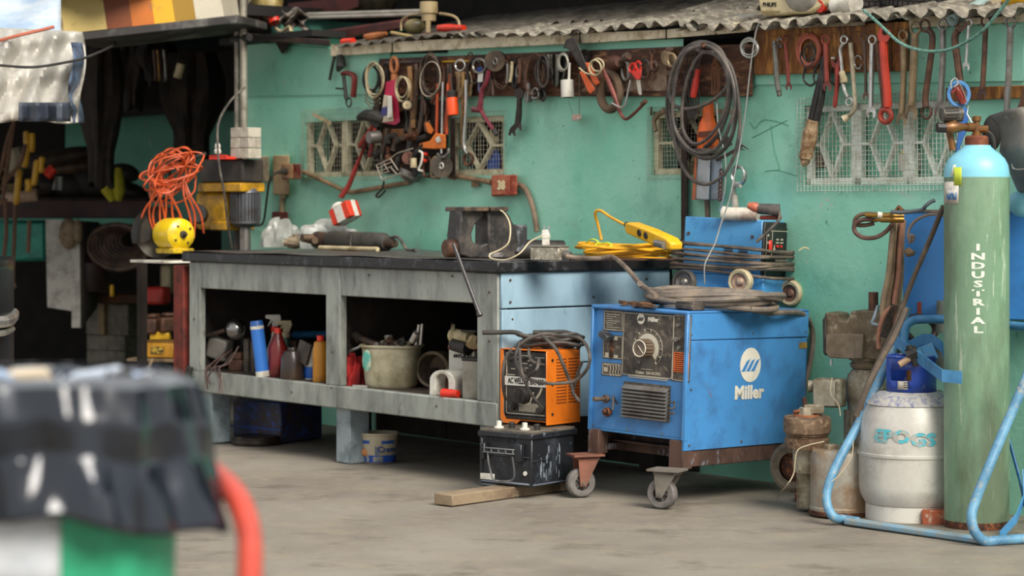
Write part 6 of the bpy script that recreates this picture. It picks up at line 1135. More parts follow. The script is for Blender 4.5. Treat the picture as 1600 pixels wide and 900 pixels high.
# ---------------- tools hanging on the wall ----------------
def shaft(q, pts, w, off, px=None, flat=.55, k=8):
    P3 = wl(pts, off); s = ws(pts[0][0]); 
    rr = [v/2/s*1.25 for v in w] if isinstance(w, (list, tuple)) else w/2/s*1.25
    if len(pts) > 2:
        n = 5; P3 = cr(P3, n)
        if isinstance(rr, list): rr = [rr[min(int(i/n), len(rr)-1)] for i in range(len(P3))]
    return q.tube(P3, rr, k, flat=1.0)
def jaw(q, cx, cy, dx, dy, s, off, th=.012, open_=.5):     # open wrench end, pixel frame; (dx,dy) points out of the mouth
    l = math.hypot(dx, dy); dx, dy = dx/l, dy/l; nx, ny = -dy, dx
    sh = [(-1.0, -.35), (-.55, -.8), (.1, -1.0), (.85, -.85), (1.05, -.45), (.5, -.42), (.12, -.38), (-.05, 0), (.12, .38), (.5, .42), (1.05, .45), (.85, .85), (.1, 1.0), (-.55, .8), (-1.0, .35)]
    pts = [(cx+(a*dx+b*nx)*s*.85, cy+(a*dy+b*ny)*s) for a, b in sh]
    # two fans keep the mouth concave
    vs = wl(pts, off+th/2)+wl(pts, off-th/2); n = len(pts); fs = [tuple(range(n)), tuple(range(2*n-1, n-1, -1))]+[(i, i+n, (i+1) % n+n, (i+1) % n) for i in range(n)]
    q.add(vs, fs)
def wrench(label, pts, w, mat, top=None, bot=None, off=.05, name='wrench', cat='wrench', group=None, th=.012):
    r = T(name, label, cat, W(pts[-1][0], pts[-1][1], off), group)
    q = MB(); shaft(q, pts, w, off); O('handle', q, mat, r)
    for kind, (p, pn), nm in ((top, (pts[0], pts[1]), 'upper'), (bot, (pts[-1], pts[-2]), 'lower')):
        if not kind: continue
        k, s = kind[0], kind[1]; dx, dy = p[0]-pn[0], p[1]-pn[1]; l = math.hypot(dx, dy) or 1; dx, dy = dx/l, dy/l
        if k == 'ring': q = MB(); wring(q, p[0]+dx*s*.8, p[1]+dy*s*.8, s*.8, s, off, s*.24/ws(p[0]), 20, 7); O('ring_end', q, mat, r)
        elif k == 'open':
            if len(kind) > 2: dx, dy = kind[2]
            q = MB(); jaw(q, p[0]+dx*s*.8, p[1]+dy*s*.8, dx, dy, s, off, th); O('open_end', q, mat, r)
        elif k == 'nut': q = MB(); q.tube([W(p[0]+dx*1, p[1]+dy*1, off), W(p[0]+dx*(s+2), p[1]+dy*(s+2), off)], s*.8/ws(p[0]), 12); O('socket_end', q, mat, r)
    return r
m_tan2 = M_('8f7a5c', .5, .4, dirt='5c4a34', amt=.4, sc=14)
WR = [
 ('grey cranked spanner, leftmost of those on the orange board', [(1210, 70), (1212, 95), (1214, 125), (1217, 143)], [6, 7, 7, 7], M_('6f7069', .5, .3, dirt='4c3f33', amt=.4), ('nut', 4), ('nut', 5)),
 ('slim dark red spanner second from the left on the orange board', [(1227, 66), (1230, 100), (1232, 130)], 4.5, m_brownst if False else M_('7c2f24', .55, dirt='4a1e16', amt=.4), ('ring', 5), ('open', 6)),
 ('red brown combination wrench hanging right of the red hose ring', [(1290, 68), (1291, 100), (1292, 128)], 6.5, M_('8a3a2c', .5, dirt='5a241a', amt=.4), ('ring', 7), ('open', 8)),
 ('thin twisted dark wrench between pale socket bar and chrome wrench', [(1350, 64), (1352, 100), (1353, 145)], 4, m_dksteel, ('ring', 6), ('open', 6)),
 ('bright chrome combination wrench on the orange board', [(1363, 68), (1362, 110), (1361, 168)], 7, m_brightst, ('ring', 7), ('open', 9)),
 ('rusty brown slim wrench right behind the chrome one', [(1371, 66), (1375, 110), (1381, 165)], 6, m_brownst, ('ring', 5), ('open', 8)),
 ('dull grey brown wrench just right of the big red wrench', [(1411, 62), (1412, 120), (1409, 178)], 8, m_tan2, ('ring', 8), ('open', 10)),
 ('large tan wrench with open lower jaw at the board right end', [(1430, 52), (1427, 110), (1424, 165)], 10, m_tan2, ('ring', 9.5), ('open', 12)),
 ('brown cranked double ring wrench on turquoise wall', [(1449, 46), (1457, 58), (1453, 100), (1446, 150), (1447, 168)], 8, m_brownst, ('ring', 9), ('ring', 9.5)),
 ('speckled silver wrench with open jaw beside the blue ring tool', [(1473, 45), (1473, 100), (1469, 160)], 8, m_steel, ('ring', 8.5), ('open', 11)),
 ('dark brown hooked wrench passing behind the blue ring tool', [(1497, 48), (1492, 60), (1496, 95), (1502, 140)], 9, m_brownst, ('open', 10, (.5, -1)), None),
 ('smallest chrome wrench of the right row', [(1514, 40), (1512, 70), (1510, 98)], 4.5, m_brightst, ('ring', 5.5), ('open', 6.5)),
 ('brown combination wrench hanging over the short batten', [(1540, 40), (1538, 90), (1535, 140)], 7, m_brownst, ('ring', 8.5), ('open', 9)),
 ('long silver wrench hanging down behind the welding mask', [(1579, 42), (1577, 100), (1573, 178)], 8.5, m_steel, ('ring', 9), None),
 ('brown wrench slanting at the far right edge above the mask', [(1606, 130), (1598, 160), (1588, 182)], 8, m_brownst, None, None),
]
for lb_, pts, w_, mt, tp_, bt_ in WR: wrench(lb_, pts, w_, mt, tp_, bt_, off=.06)
q = MB()
for x in range(1206, 1600, 19): q.tube([W(x, 57-(x-1206)*.055, .012), W(x, 56-(x-1206)*.055, .075)], .0025, 5)
O('nail', q, m_rust, None, 'row of nails the right hand wrenches hang from', 'nails', kind='stuff')
r = T('red_wrench', 'big bright red wrench with ring at the bottom', 'wrench', W(1384, 185, .06)); q = MB(); shaft(q, [(1380, 66), (1382, 100), (1386, 140), (1387, 168)], [11, 11, 11, 10], .07); O('handle', q, M_('b93a26', .4, dirt='7c2418', amt=.25), r)
q = MB(); jaw(q, 1381, 55, .35, -1, 12, .07, .016); O('open_end', q, M_('b93a26', .4, dirt='7c2418', amt=.25), r); q = MB(); wring(q, 1384, 181, 8.5, 10, .07, .011, 22, 8); O('ring_end', q, M_('a8402e', .4, .2, dirt='6d2a1e', amt=.3), r)
# chrome double ring with cloth, pale socket bar, red tool, hooks
r = T('taped_wrench', 'chrome ring wrench with a pale rag tied round it', 'wrench', W(1326, 165, .05)); q = MB(); shaft(q, [(1318, 68), (1313, 78), (1315, 100), (1318, 135), (1325, 152)], 5, .05); O('handle', q, m_brightst, r)
for cx, cy, s_ in ((1319, 62, 6), (1327, 159, 6)): q = MB(); wring(q, cx, cy, s_*.85, s_, .05, .005, 18, 7); O('ring_end', q, m_brightst, r)
q = MB(); shaft(q, [(1315, 112), (1318, 122), (1319, 130)], [8, 10, 7], .055); O('rag', q, m_cream, r)
r = T('socket_bar', 'pale bar bent to a round socket at its foot', 'bar', W(1320, 190, .05)); q = MB(); shaft(q, [(1329, 67), (1331, 90), (1334, 130), (1336, 165), (1333, 175), (1325, 182)], [6, 6, 5.5, 5, 5.5, 6], .05); O('bar', q, M_('b9ad94', .5, .2, dirt='7a6a4e', amt=.4), r); q = MB(); q.tube([W(1325, 182, .05), W(1318, 187, .06)], [.011, .018], 14); O('socket', q, M_('c4b493', .5, dirt='7a6a4e', amt=.3), r)
r = T('red_tool', 'dark red forked tool hanging over the right window', 'tool', W(1304, 168, .05)); q = MB(); shaft(q, [(1309, 100), (1308, 130), (1304, 168)], [7, 6, 4], .05); O('shaft', q, M_('8c3228', .5, dirt='551d16', amt=.35), r); q = MB(); jaw(q, 1306, 98, -.2, -1, 9, .05, .014); O('fork', q, M_('7c2a22', .5, dirt='551d16', amt=.35), r); q = MB(); q.rod(W(1300, 91, .07), W(1304, 91, .07), .006); O('pin', q, m_brightst, r)
for cx, cy, rx, ry, lb_ in ((1341, 97, 6, 10, 'small wire clamp ring beside the pale socket bar'), (1218, 66, 3, 7, 'small bright hook by the grey cranked spanner')):
    q = MB(); wring(q, cx, cy, rx, ry, .045, .004, 18, 6, 20, 340); q.rod(W(cx-2, cy+ry, .045), W(cx+5, cy+ry+1, .045), .005); O('clamp_ring', q, m_steel, None, lb_, 'ring')
r = T('hose_ring', 'flat red brown hose coiled into a ring on the orange board', 'hose', W(1264, 108, .05))
q = MB(); wring(q, 1264, 79, 17, 24, .045, .012, 30, 8, flat=1); O('outer_coil', q, M_('8f4630', .6, dirt='5c2c1e', amt=.35), r); q = MB(); wring(q, 1264, 79, 14, 20, .05, .005, 28, 6); O('inner_coil', q, M_('a35a40', .6), r)
q = MB(); wring(q, 1265, 84, 9, 14, .05, .004, 24, 6); wring(q, 1262, 88, 11, 16, .055, .0035, 24, 6, 150, 400); q.rod(W(1267, 90, .06), W(1272, 93, .06), .006); O('black_wire', q, m_black, r)
r = T('black_strap_bundle', 'black straps bundled with a brown rag at the lower end', 'straps', W(1260, 252, .06))
for i in range(5): q = MB(); shaft(q, [(1286+i*1.5, 88), (1284+i*2-3, 120), (1275+i*3-2, 155), (1265+i*3, 190)], [4, 6, 6, 6], .05+.008*(i % 2)); O('strap', q, M_('201e1c', .6, dirt='3d3833', amt=.3), r)
for x0 in (1256, 1272, 1298): q = MB(); q.tube(cr(wl([(x0+14, 92), (x0+2, 108), (x0, 125), (x0+10, 134), (x0+18, 128)], .045), 5), .005, 6); O('loop', q, m_black, r)
q = MB(); shaft(q, [(1270, 188), (1267, 205), (1262, 230), (1258, 250), (1260, 256)], [16, 19, 17, 12, 5], .06); O('brown_rag', q, M_('7a5a3c', .85, dirt='b39a78', amt=.45, sc=25, bump=.8), r)
q = MB(); q.tube(cr(wl([(1349, 16), (1368, 32), (1385, 48), (1408, 68), (1440, 79), (1475, 79), (1505, 68), (1535, 48), (1558, 22), (1580, -6)], .12), 8), .0065, 7)
O('rope', q, M_('6f9a8c', .7, dirt='40665a', amt=.45, sc=60, bump=.8), None, 'teal rope sagging in front of the right hand wrenches', 'rope')
# belts and hoses on their peg
belts = T('belt_bundle', 'bundle of black rubber belts and hoses looped on one peg', 'belts', W(1098, 286, .12))
m_belt = M_('3f3a36', .55, dirt='6a6058', amt=.4, sc=10)
BL_ = [([(1098, 66), (1125, 78), (1140, 115), (1140, 160), (1125, 205), (1098, 232), (1070, 232), (1048, 205), (1043, 160), (1052, 110), (1072, 76)], 5.5),
 ([(1100, 70), (1130, 90), (1146, 130), (1150, 180), (1138, 225), (1110, 247), (1080, 238), (1056, 205), (1050, 150), (1060, 100), (1078, 75)], 5),
 ([(1110, 75), (1140, 100), (1153, 150), (1155, 210), (1140, 260), (1112, 286), (1085, 283), (1064, 255), (1052, 210), (1047, 160), (1060, 100), (1085, 74)], 4.5),
 ([(1100, 82), (1125, 84), (1138, 105), (1136, 135), (1112, 158), (1080, 170), (1056, 166), (1046, 148), (1049, 118), (1062, 90), (1080, 76)], 5),
 ([(1108, 82), (1130, 100), (1138, 140), (1130, 180), (1110, 212), (1086, 225), (1068, 205), (1066, 165), (1075, 120), (1092, 88)], 4.5),
 ([(1096, 72), (1120, 80), (1143, 120), (1147, 170), (1128, 222), (1100, 240), (1072, 228), (1052, 190), (1055, 130), (1070, 86)], 4.5)]
for i, (pts, w_) in enumerate(BL_):
    q = MB(); q.tube(cr(wl(pts, .09+.012*i), 6, True), w_*.5/ws(1100)*1.25, 8, closed=True); O('belt', q, m_belt, belts)
q = MB()
for a in range(-70, 60, 4): x, y = 1098-50*math.cos(R(a*.9)), 150-80*math.sin(R(a)); q.tube([W(x-2, y, .1), W(x+6, y-1, .105)], .0025, 4)
O('belt_teeth', q, m_rubber, belts, kind='stuff')
q = MB(); q.tube([W(1075, 120, 0), W(1075, 120, .0)], .001) if False else q.rod(W(1098, 72, 0), W(1098, 70, .18), .01); O('peg', q, m_rust, belts)
q = MB()
for i in range(5): x = 1070+i*5; q.tube(cr(wl([(x+8, 82), (x, 110), (x+2, 150), (x+6-i*2, 185)], .06), 5), .0045, 6)
O('cable_bunch', q, m_cab, None, 'thin black cables hanging inside the belt loops', 'cables', kind='stuff')
q = MB(); shaft(q, [(1091, 108), (1088, 125), (1083, 152)], [7, 9, 8], .085); O('red_handle', q, M_('c43a30', .45, dirt='8a2620', amt=.25), None, 'red tool handle hanging inside the belt loops', 'handle')
q = MB()
for dx in (-3, 0, 3, 5): q.tube(cr(wl([(1118, 84), (1116+dx, 105), (1117+dx*1.5, 130), (1116+dx*1.2, 148)], .07), 4), .003, 5)
wring(q, 1117, 102, 5, 3, .08, .003, 14, 5); O('copper_rods', q, M_('8a5a40', .5, .3, dirt='5c3a2a', amt=.4), None, 'thin copper brown rods tied with wire inside the belt loops', 'rods', kind='stuff')
r = T('orange_tool', 'long orange and grey power tool hanging behind the belts', 'power tool', W(1107, 314, .07))
q = MB(); wpoly(q, [(1083, 312), (1088, 240), (1110, 243), (1108, 313)], .02, .085); O('silver_guard', q, M_('a9adb0', .4, .3, dirt='7d7a74', amt=.3), r, bev=.006, seg=2)
q = MB(); wpoly(q, [(1109, 313), (1111, 243), (1128, 246), (1130, 312)], .02, .07); O('silver_guard', q, M_('8f9ba6', .4, .3, dirt='6f6c68', amt=.3), r, bev=.006, seg=2)
q = MB(); wpoly(q, [(1081, 312), (1086, 240), (1089, 240), (1086, 312)], .04, .09); O('orange_strip', q, M_('b8623a', .5, dirt='8a4a2a', amt=.3), r)
q = MB(); q.tube(wl([(1107, 240), (1107, 232)], .06), .05, 20); O('grey_collar', q, M_('6a625a', .5, dirt='4a443e', amt=.4), r)
q = MB(); q.tube(wl([(1106, 232), (1106, 210), (1106, 192), (1107, 182), (1107, 160)], .06), [.048, .046, .036, .025, .022], 20, flat=.8); O('orange_body', q, M_('d9601c', .42, dirt='8c3c14', amt=.25), r)
q = MB(); wpoly(q, [(1090, 214), (1112, 212), (1113, 204), (1091, 206)], .1, .107); O('orange_text_band', q, M_('5c2a14', .6), r, bev=.001)
q = MB(); wpoly(q, [(1084, 170), (1152, 171), (1152, 178), (1084, 177)], .02, .05); O('bracket', q, M_('8d7c66', .6, .2, dirt='5c4e3c', amt=.4), None, 'pale brown flat bracket crossing behind the orange tool', 'bracket', bev=.002)
q = MB(); q.rod(W(1105, 312, .04), W(1106, 340, .04), .012); O('stub_pipe', q, M_('6a5648', .6, dirt='4a3a30', amt=.4), None, 'short brown pipe below the silver guard', 'pipe')
q = MB(); wpoly(q, [(1121, 215), (1138, 213), (1145, 226), (1130, 234)], .07, .08); 
for i in range(5): x = 1120+i*6; q.tube(wl([(x, 250-i*3), (x+16, 243-i*4), (x+26, 238-i*1)], .08), [.008, .006, .001], 5)
O('dark_blade', q, M_('5d554e', .5, .4, dirt='2c2724', amt=.4), None, 'dark notched blade beside the orange tool', 'blade', kind='stuff')
q = MB()
for i in range(7): wring(q, 1127-i*.4, 268+i*7, 2.2, 4, .1, .0035, 10, 5)
O('chain', q, m_rust, None, 'short rusty chain beside the silver guard', 'chain', kind='stuff')
q = MB(); q.tube(cr(wl([(1120, 150), (1123, 200), (1134, 250), (1132, 300), (1124, 330)], .1), 5), .004, 6); O('white_rod', q, m_brightst, None, 'thin bright rod hanging right of the orange tool', 'rod')
r = T('hose_clamp', 'round pale clamp ring on a stem right of the belts', 'clamp', W(1148, 326, .05)); q = MB(); wring(q, 1155, 275, 10, 14, .05, .006, 22, 7); O('ring', q, m_steel, r); q = MB(); wring(q, 1153, 273, 10, 14, .09, .005, 22, 7); O('ring', q, m_brightst, r); q = MB(); q.rod(W(1148, 288, .06), W(1157, 289, .06), .012); q.rod(W(1147, 290, .05), W(1147, 305, .05), .008); q.rod(W(1147, 305, .05), W(1149, 326, .05), .015); O('stem', q, M_('b5aa9a', .5, dirt='7a6a58', amt=.4), r)
q = MB(); rnd = random.Random(2)
for i in range(9): wring(q, 1171+rnd.uniform(-2, 2), 75+rnd.uniform(-2, 2), 12+rnd.uniform(-2, 3), 14+rnd.uniform(-2, 2), .06+.004*i, .0028, 22, 5)
O('wire_coil', q, M_('b5b5ae', .4, .6), None, 'small coil of pale wire at the boards joint', 'wire')
q = MB(); q.tube(cr([W(1186, 36, .12), W(1180, 55, .12), W(1172, 110, .14), W(1164, 180, .16), W(1152, 250, .2), W(1140, 310, .3), P(1128, 345, 9.25), P(1118, 378, 9.18), P(1108, 398, 9.15), P(1101, 415, 9.13), P(1101, 444, 9.13)], 6), .003, 6); O('thin_cable', q, M_('7f7f7c', .45, dirt='54524e', amt=.3), None, 'thin grey cable falling from the roof edge over the small blue welder', 'cable')
# --- tools over the bench ---
r = T('bar_clamp', 'red C shaped clamp at the left end of the tool wall', 'clamp', W(545, 165, .05))
q = MB(); q.tube(cr(wl([(536, 116), (540, 114), (550, 116), (554, 122), (553, 140), (552, 152)], .05), 4), .018, 8, flat=.7); O('frame', q, M_('6a1f1a', .5, dirt='3c1412', amt=.4), r); q = MB(); q.rod(W(537, 118, .06), W(541, 155, .06), .01); q.rod(W(525, 138, .06), W(541, 139, .06), .005); O('screw', q, m_black, r); q = MB(); wring(q, 545, 160, 4, 7, .06, .005, 14, 6); O('pad', q, m_black, r)
q = MB(); q.tube(cr(wl([(524, 84), (520, 100), (515, 125)], .04), 4), .009, 6); q.tube(wl([(532, 86), (533, 102), (528, 110)], .05), [.02, .028, .012], 8); O('hook_tool', q, M_('2f302e', .5, .3, dirt='4f4a44', amt=.4), None, 'black hook and can hanging under the fascia left end', 'hook')
def coil(label, cx, cy, rx, ry, n, mat, off=.06, rr=.004, seed=1, name='cable_coil', cat='cable'):
    q = MB(); rnd = random.Random(seed)
    for i in range(n): wring(q, cx+rnd.uniform(-2, 2), cy+rnd.uniform(-2.5, 2.5), rx+rnd.uniform(-rx*.2, rx*.15), ry+rnd.uniform(-ry*.15, ry*.12), off+.005*i, rr, 22, 5, ph=rnd.uniform(-.15, .15))
    return O(name, q, mat, None, label, cat)
coil('black cable coil at the left end of the tool board', 581, 122, 11, 22, 6, m_black, seed=1); coil('cream cable coil wrapped over the black one', 584, 124, 14, 27, 4, m_cream, .085, .003, seed=2)
q = MB()
for i in range(4): q.tube(cr(wl([(570, 142+i*5), (582, 150+i*6), (594, 140+i*7)], .09), 4), .004, 5)
O('cable_tail', q, M_('8a7f62', .6, dirt='1f1c18', amt=.5, sc=30), None, 'twisted tail below the black and cream coils', 'cable', kind='stuff')
q = MB(); wring(q, 616, 102, 5, 12, .06, .01, 20, 8); q.rod(W(616, 116, .06), W(616, 128, .06), .018); O('wooden_handle', q, M_('a5653a', .6, dirt='6b3e22', amt=.35), None, 'orange brown wooden loop handle above the pink packet', 'handle')
r = T('blister_pack', 'pink and white blister packet hanging on the tool board', 'packet', W(608, 194, .09))
q = MB(); wpoly(q, [(596, 192), (618, 195), (625, 190), (618, 124), (603, 128)], .07, .08); O('pink_card', q, M_('b8234a', .4, dirt='7c1833', amt=.2), r); q = MB(); wpoly(q, [(594, 192), (615, 189), (612, 150), (600, 148)], .081, .088); O('printed_card', q, M_('c9b9a0', .5), r); q = MB(); wpoly(q, [(594, 182), (606, 180), (606, 166), (597, 168)], .0885, .09); O('blue_print', q, M_('3f3c78', .5), r); q = MB(); wpoly(q, [(605, 186), (613, 184), (612, 150), (606, 150)], .089, .11); O('blister', q, m_white, r, bev=.006, seg=2)
coil('thin white cable coil right of the pink packet', 629, 138, 10, 18, 5, m_cream, .1, .0026, 4)
r = T('pressure_gauge', 'round dark gauge with a cream dial', 'gauge', W(636, 172, .1)); q = MB(); q.tube(wl([(636, 164), (636, 164)], .08)[:1]+[W(636, 164, .12)], .027, 20); O('gauge_body', q, m_black, r); q = MB(); q.tube([W(636, 164, .12), W(636, 164, .124)], .021, 20); O('dial', q, m_cream, r); q = MB(); q.rod(W(636, 164, .126), W(633, 163, .126), .0025); O('needle', q, m_black, r)
coil('large dark brown wire coil left of the orange torch', 672, 118, 14, 30, 8, M_('3a2c22', .6, dirt='6f5a48', amt=.35), .07, .0045, 5); coil('thin pale loop on the dark wire coil', 671, 122, 16, 30, 1, M_('9a8f7c', .5), .12, .003, 6)
coil('small black coil hanging from the left of the maroon brace', 742, 112, 10, 18, 4, m_black, .06, .0045, 7); coil('thin brown coil beside the grinding disc', 785, 118, 14, 20, 5, M_('4f3a2c', .6, dirt='7f6248', amt=.3), .05, .003, 8)
coil('brown wire coil above the shackles on the long board', 836, 118, 15, 30, 7, M_('5c3f2c', .6, dirt='33241a', amt=.4), .05, .004, 9); coil('dark hose coil left of the grey rag', 848, 112, 9, 24, 4, M_('2f2824', .6, dirt='5c4a3e', amt=.3), .08, .0055, 10)
coil('grey hook rings hanging left of the red scissors', 978, 112, 6, 14, 3, m_steel, .06, .004, 11); coil('dark ring behind the red scissors', 1008, 108, 8, 14, 3, m_dksteel, .055, .006, 12)
q = MB(); wpoly(q, [(690, 95), (780, 92), (780, 94), (690, 97.5)], .045, .052); O('yellow_rule', q, M_('c99a24', .5, dirt='7a5c18', amt=.3), None, 'narrow yellow rule lying along the tool board top edge', 'rule')
q = MB(); wpoly(q, [(600, 96), (690, 93), (690, 96), (600, 99)], .04, .06); O('tool_rail', q, M_('4a3c3c', .6, dirt='2a2020', amt=.4), None, 'dark rail along the tool board top left', 'rail')
# long dark tools hanging in the left cluster
rnd = random.Random(17)
LT = [(600, 110, 596, 150, 5, 'black'), (640, 104, 646, 200, 7, 'wood'), (654, 108, 640, 222, 8, 'woodd'), (650, 100, 652, 150, 5, 'dk'), (694, 104, 690, 150, 5, 'br'), (700, 100, 700, 140, 4, 'dk'), (662, 150, 655, 205, 6, 'dk'), (704, 115, 694, 206, 4, 'or'), (793, 100, 792, 130, 4, 'st'), (760, 108, 757, 130, 5, 'dk'), (800, 96, 797, 128, 4, 'cr'), (812, 92, 811, 130, 5, 'br'), (826, 130, 824, 160, 5, 'st'), (592, 150, 588, 178, 7, 'dk'), (606, 200, 598, 240, 7, 'dk')]
LB = ['short black rod under the pink packet wooden handle', 'brown wooden stick right of the white cable coil', 'long dark wooden handle slanting to the lower cluster', 'narrow dark bar behind the gauge', 'brown bar beside the large dark coil', 'thin dark rod over the orange torch', 'dark rod below the large dark coil', 'thin orange rod of the left saw frame', 'small steel rod beside the grinding disc', 'dark stub above the maroon brace', 'cream rod near the board top right of the disc', 'brown bar above the black open wrench', 'steel pin below the brown wire coil', 'dark grip below the black and cream coils', 'dark grip among the lower cluster tools']
MT = {'black': m_black, 'wood': M_('8a6238', .7, dirt='5c3f24', amt=.4), 'woodd': M_('5f452c', .75, dirt='3a2a1c', amt=.45), 'dk': m_dksteel, 'br': m_brownst, 'or': M_('b9532a', .5, dirt='7c3418', amt=.3), 'st': m_steel, 'cr': m_cream}
for (x0, y0, x1, y1, w_, mk_), l_ in zip(LT, LB): q = MB(); shaft(q, [(x0, y0), ((x0+x1)/2+1, (y0+y1)/2), (x1, y1)], w_, .07); O('rod', q, MT[mk_], None, l_, 'rod')
r = T('orange_torch', 'bright orange torch with dark cap hanging on the tool board', 'torch', W(708, 181, .1)); q = MB(); q.tube(wl([(706, 153), (707, 166), (708, 180)], .1), [.028, .03, .028], 16); O('torch_body', q, M_('e2501c', .35, dirt='a8360f', amt=.15), r); q = MB(); q.tube(wl([(706, 152), (706, 143), (706, 141)], .1), [.024, .026, .02], 16); O('torch_cap', q, m_black, r); q = MB(); q.rod(W(704, 100, .08), W(706, 142, .1), .004); O('strap', q, m_black, r)
r = T('saw_frame', 'orange spring clamp gun with red rods below the torch', 'clamp', W(680, 232, .1)); m_orc = M_('d9701c', .45, dirt='9c4a12', amt=.2)
q = MB(); wpoly(q, [(654, 231), (656, 224), (672, 220), (680, 208), (696, 210), (697, 232), (680, 233)], .08, .11); O('gun_body', q, m_orc, r, bev=.004); q = MB(); wpoly(q, [(668, 207), (664, 192), (669, 191), (678, 203), (674, 210)], .085, .105); O('trigger', q, m_orc, r, bev=.003); q = MB(); wpoly(q, [(683, 224), (680, 216), (686, 212), (690, 220)], .111, .114); O('label', q, m_white, r)
for x in (682, 698): q = MB(); q.rod(W(x+2, 130, .095), W(x, 210, .095), .0075); O('rod', q, M_('b5481f', .5, dirt='7c2f14', amt=.3), r)
q = MB(); q.rod(W(692, 128, .1), W(690, 240, .1), .006); O('bar', q, m_brightst, r)
q = MB(); q.tube(cr(wl([(684, 240), (690, 246), (700, 240), (701, 232)], .1), 4), .007, 6); O('hook', q, m_steel, r)
# long chrome and brown spanners
r = T('long_wrench', 'long rusty chrome ring wrench reaching down over the middle window', 'wrench', W(732, 256, .09)); q = MB(); shaft(q, [(723, 112), (724, 150), (722, 200), (723, 232)], [5, 5, 5, 6], .085); O('rust_bar', q, M_('8a6a3c', .5, .3, dirt='4f3a20', amt=.45, sc=25), r); q = MB(); shaft(q, [(728, 125), (728, 170), (725, 225), (731, 240)], [4, 4, 4, 5], .1); O('chrome_bar', q, m_brightst, r); q = MB(); wring(q, 732, 249, 7, 9, .09, .007, 20, 7); O('ring_end', q, m_rust, r); q = MB(); wring(q, 719, 102, 7.5, 8.5, .09, .0045, 22, 7); O('top_ring', q, m_brightst, r)
q = MB(); q.grid(lambda u, v: W(711+u*24+3*math.sin(v*3), 112+v*48-abs(u-.5)*20*v, .06+.02*math.sin(u*7)+.008*math.sin(u*23+v*9)), 16, 12); O('leather_glove', q, M_('a08560', .8, dirt='6e5436', amt=.4), None, 'tan leather glove hanging behind the long wrench', 'glove', solid=.004)
r = T('ring_key', 'chrome ring with white tag and blue grip on the tool board', 'key', W(750, 150, .08)); q = MB(); wring(q, 749, 103, 10, 11, .09, .006, 24, 7); O('ring', q, m_steel, r); q = MB(); wpoly(q, [(746, 128), (754, 128), (755, 114), (747, 114)], .085, .092); O('tag', q, m_white, r); q = MB(); wpoly(q, [(745, 112), (754, 111), (753, 104), (746, 105)], .07, .078); O('blue_tag', q, M_('24408c', .5), r); q = MB(); shaft(q, [(750, 128), (749, 140), (755, 152)], [4, 4, 6], .08); O('grip', q, M_('5f5c7a', .4, .3, dirt='3a3654', amt=.3), r)
r = T('brace_handle', 'maroon cranked brace with black tip', 'brace', W(775, 211, .1)); m_mar = M_('6d2330', .4, dirt='4a1620', amt=.35)
q = MB(); shaft(q, [(764, 110), (759, 130), (753, 142), (751, 160), (749, 170)], [6, 6, 6, 7, 7], .11); O('arm', q, m_mar, r); q = MB(); q.rod(W(739, 171, .11), W(752, 172, .11), .014); O('cross_grip', q, m_mar, r); q = MB(); shaft(q, [(752, 174), (762, 190), (771, 203)], 5, .11); O('lower_arm', q, m_mar, r); q = MB(); shaft(q, [(771, 203), (776, 211)], 6, .11); O('tip', q, m_black, r)
r = T('grinding_disc', 'dark grinding disc tilted at the middle of the tool board', 'disc', W(775, 110, .08)); q = MB(); q.tube([W(776, 95, .07), W(773, 95, .1)], .05, 26); O('disc', q, M_('33291f', .7, dirt='5a4836', amt=.4), r); q = MB(); wring(q, 774, 96, 3, 5, .105, .004, 14, 5); O('centre_ring', q, m_steel, r)
r = T('black_spanner', 'black open ended spanner hanging alone below the board', 'wrench', W(802, 212, .05)); mbk = M_('2c2522', .5, .3, dirt='4a3a30', amt=.4)
q = MB(); shaft(q, [(812, 150), (811, 175), (809, 195)], [7, 8, 8], .05); O('handle', q, mbk, r); q = MB(); wpoly(q, [(804, 150), (803, 140), (812, 136), (819, 142), (818, 152), (812, 156)], .04, .058); O('upper_head', q, mbk, r, bev=.003); q = MB(); wpoly(q, [(805, 192), (797, 200), (794, 210), (797, 213), (800, 207), (803, 213), (806, 212), (805, 204), (810, 199), (812, 204), (815, 204), (815, 194)], .04, .058); O('lower_jaw', q, mbk, r)
def shackle(label, cx, cy, rx, ry, mat, off=.06): q = MB(); wring(q, cx, cy, rx, ry, off, rx*.28/ws(cx)*1.4, 16, 7, -50, 230); q.rod(W(cx-rx*.8, cy+ry*.75, off), W(cx+rx*.8, cy+ry*.75, off), .008); return O('shackle', q, mat, None, label, 'shackle')
shackle('steel shackle under the brown wire coil', 826, 150, 5, 9, m_steel); shackle('second steel shackle right of the first under the coil', 837, 147, 5, 9, m_steel, .075); shackle('pale spring clip above the black spanner', 811, 112, 4, 10, m_steel)
shackle('large rusty shackle at the lower cluster bottom', 668, 262, 7, 18, m_brownst, .08); shackle('tan shackle beside the grinding wheel at the lower cluster', 681, 264, 7, 18, m_tan2, .1)
r = T('grey_rag', 'crumpled grey rag hanging on the long board', 'rag', W(872, 130, .05)); q = MB(); q.grid(lambda u, v: W(854+u*34*(1-.45*v)+v*10, 85+v*46+6*math.sin(u*6)*v, .05+.03*math.sin(u*13+v*3)+.015*math.sin(u*31+v*7)), 26, 14); O('cloth', q, M_('77766a', .85, dirt='4c4a40', amt=.4), r, solid=.003)
coil('pale wire rings above the white cup', 881, 96, 8, 13, 3, M_('a9a596', .4, .5), .1, .0035, 14, 'wire_ring', 'wire')
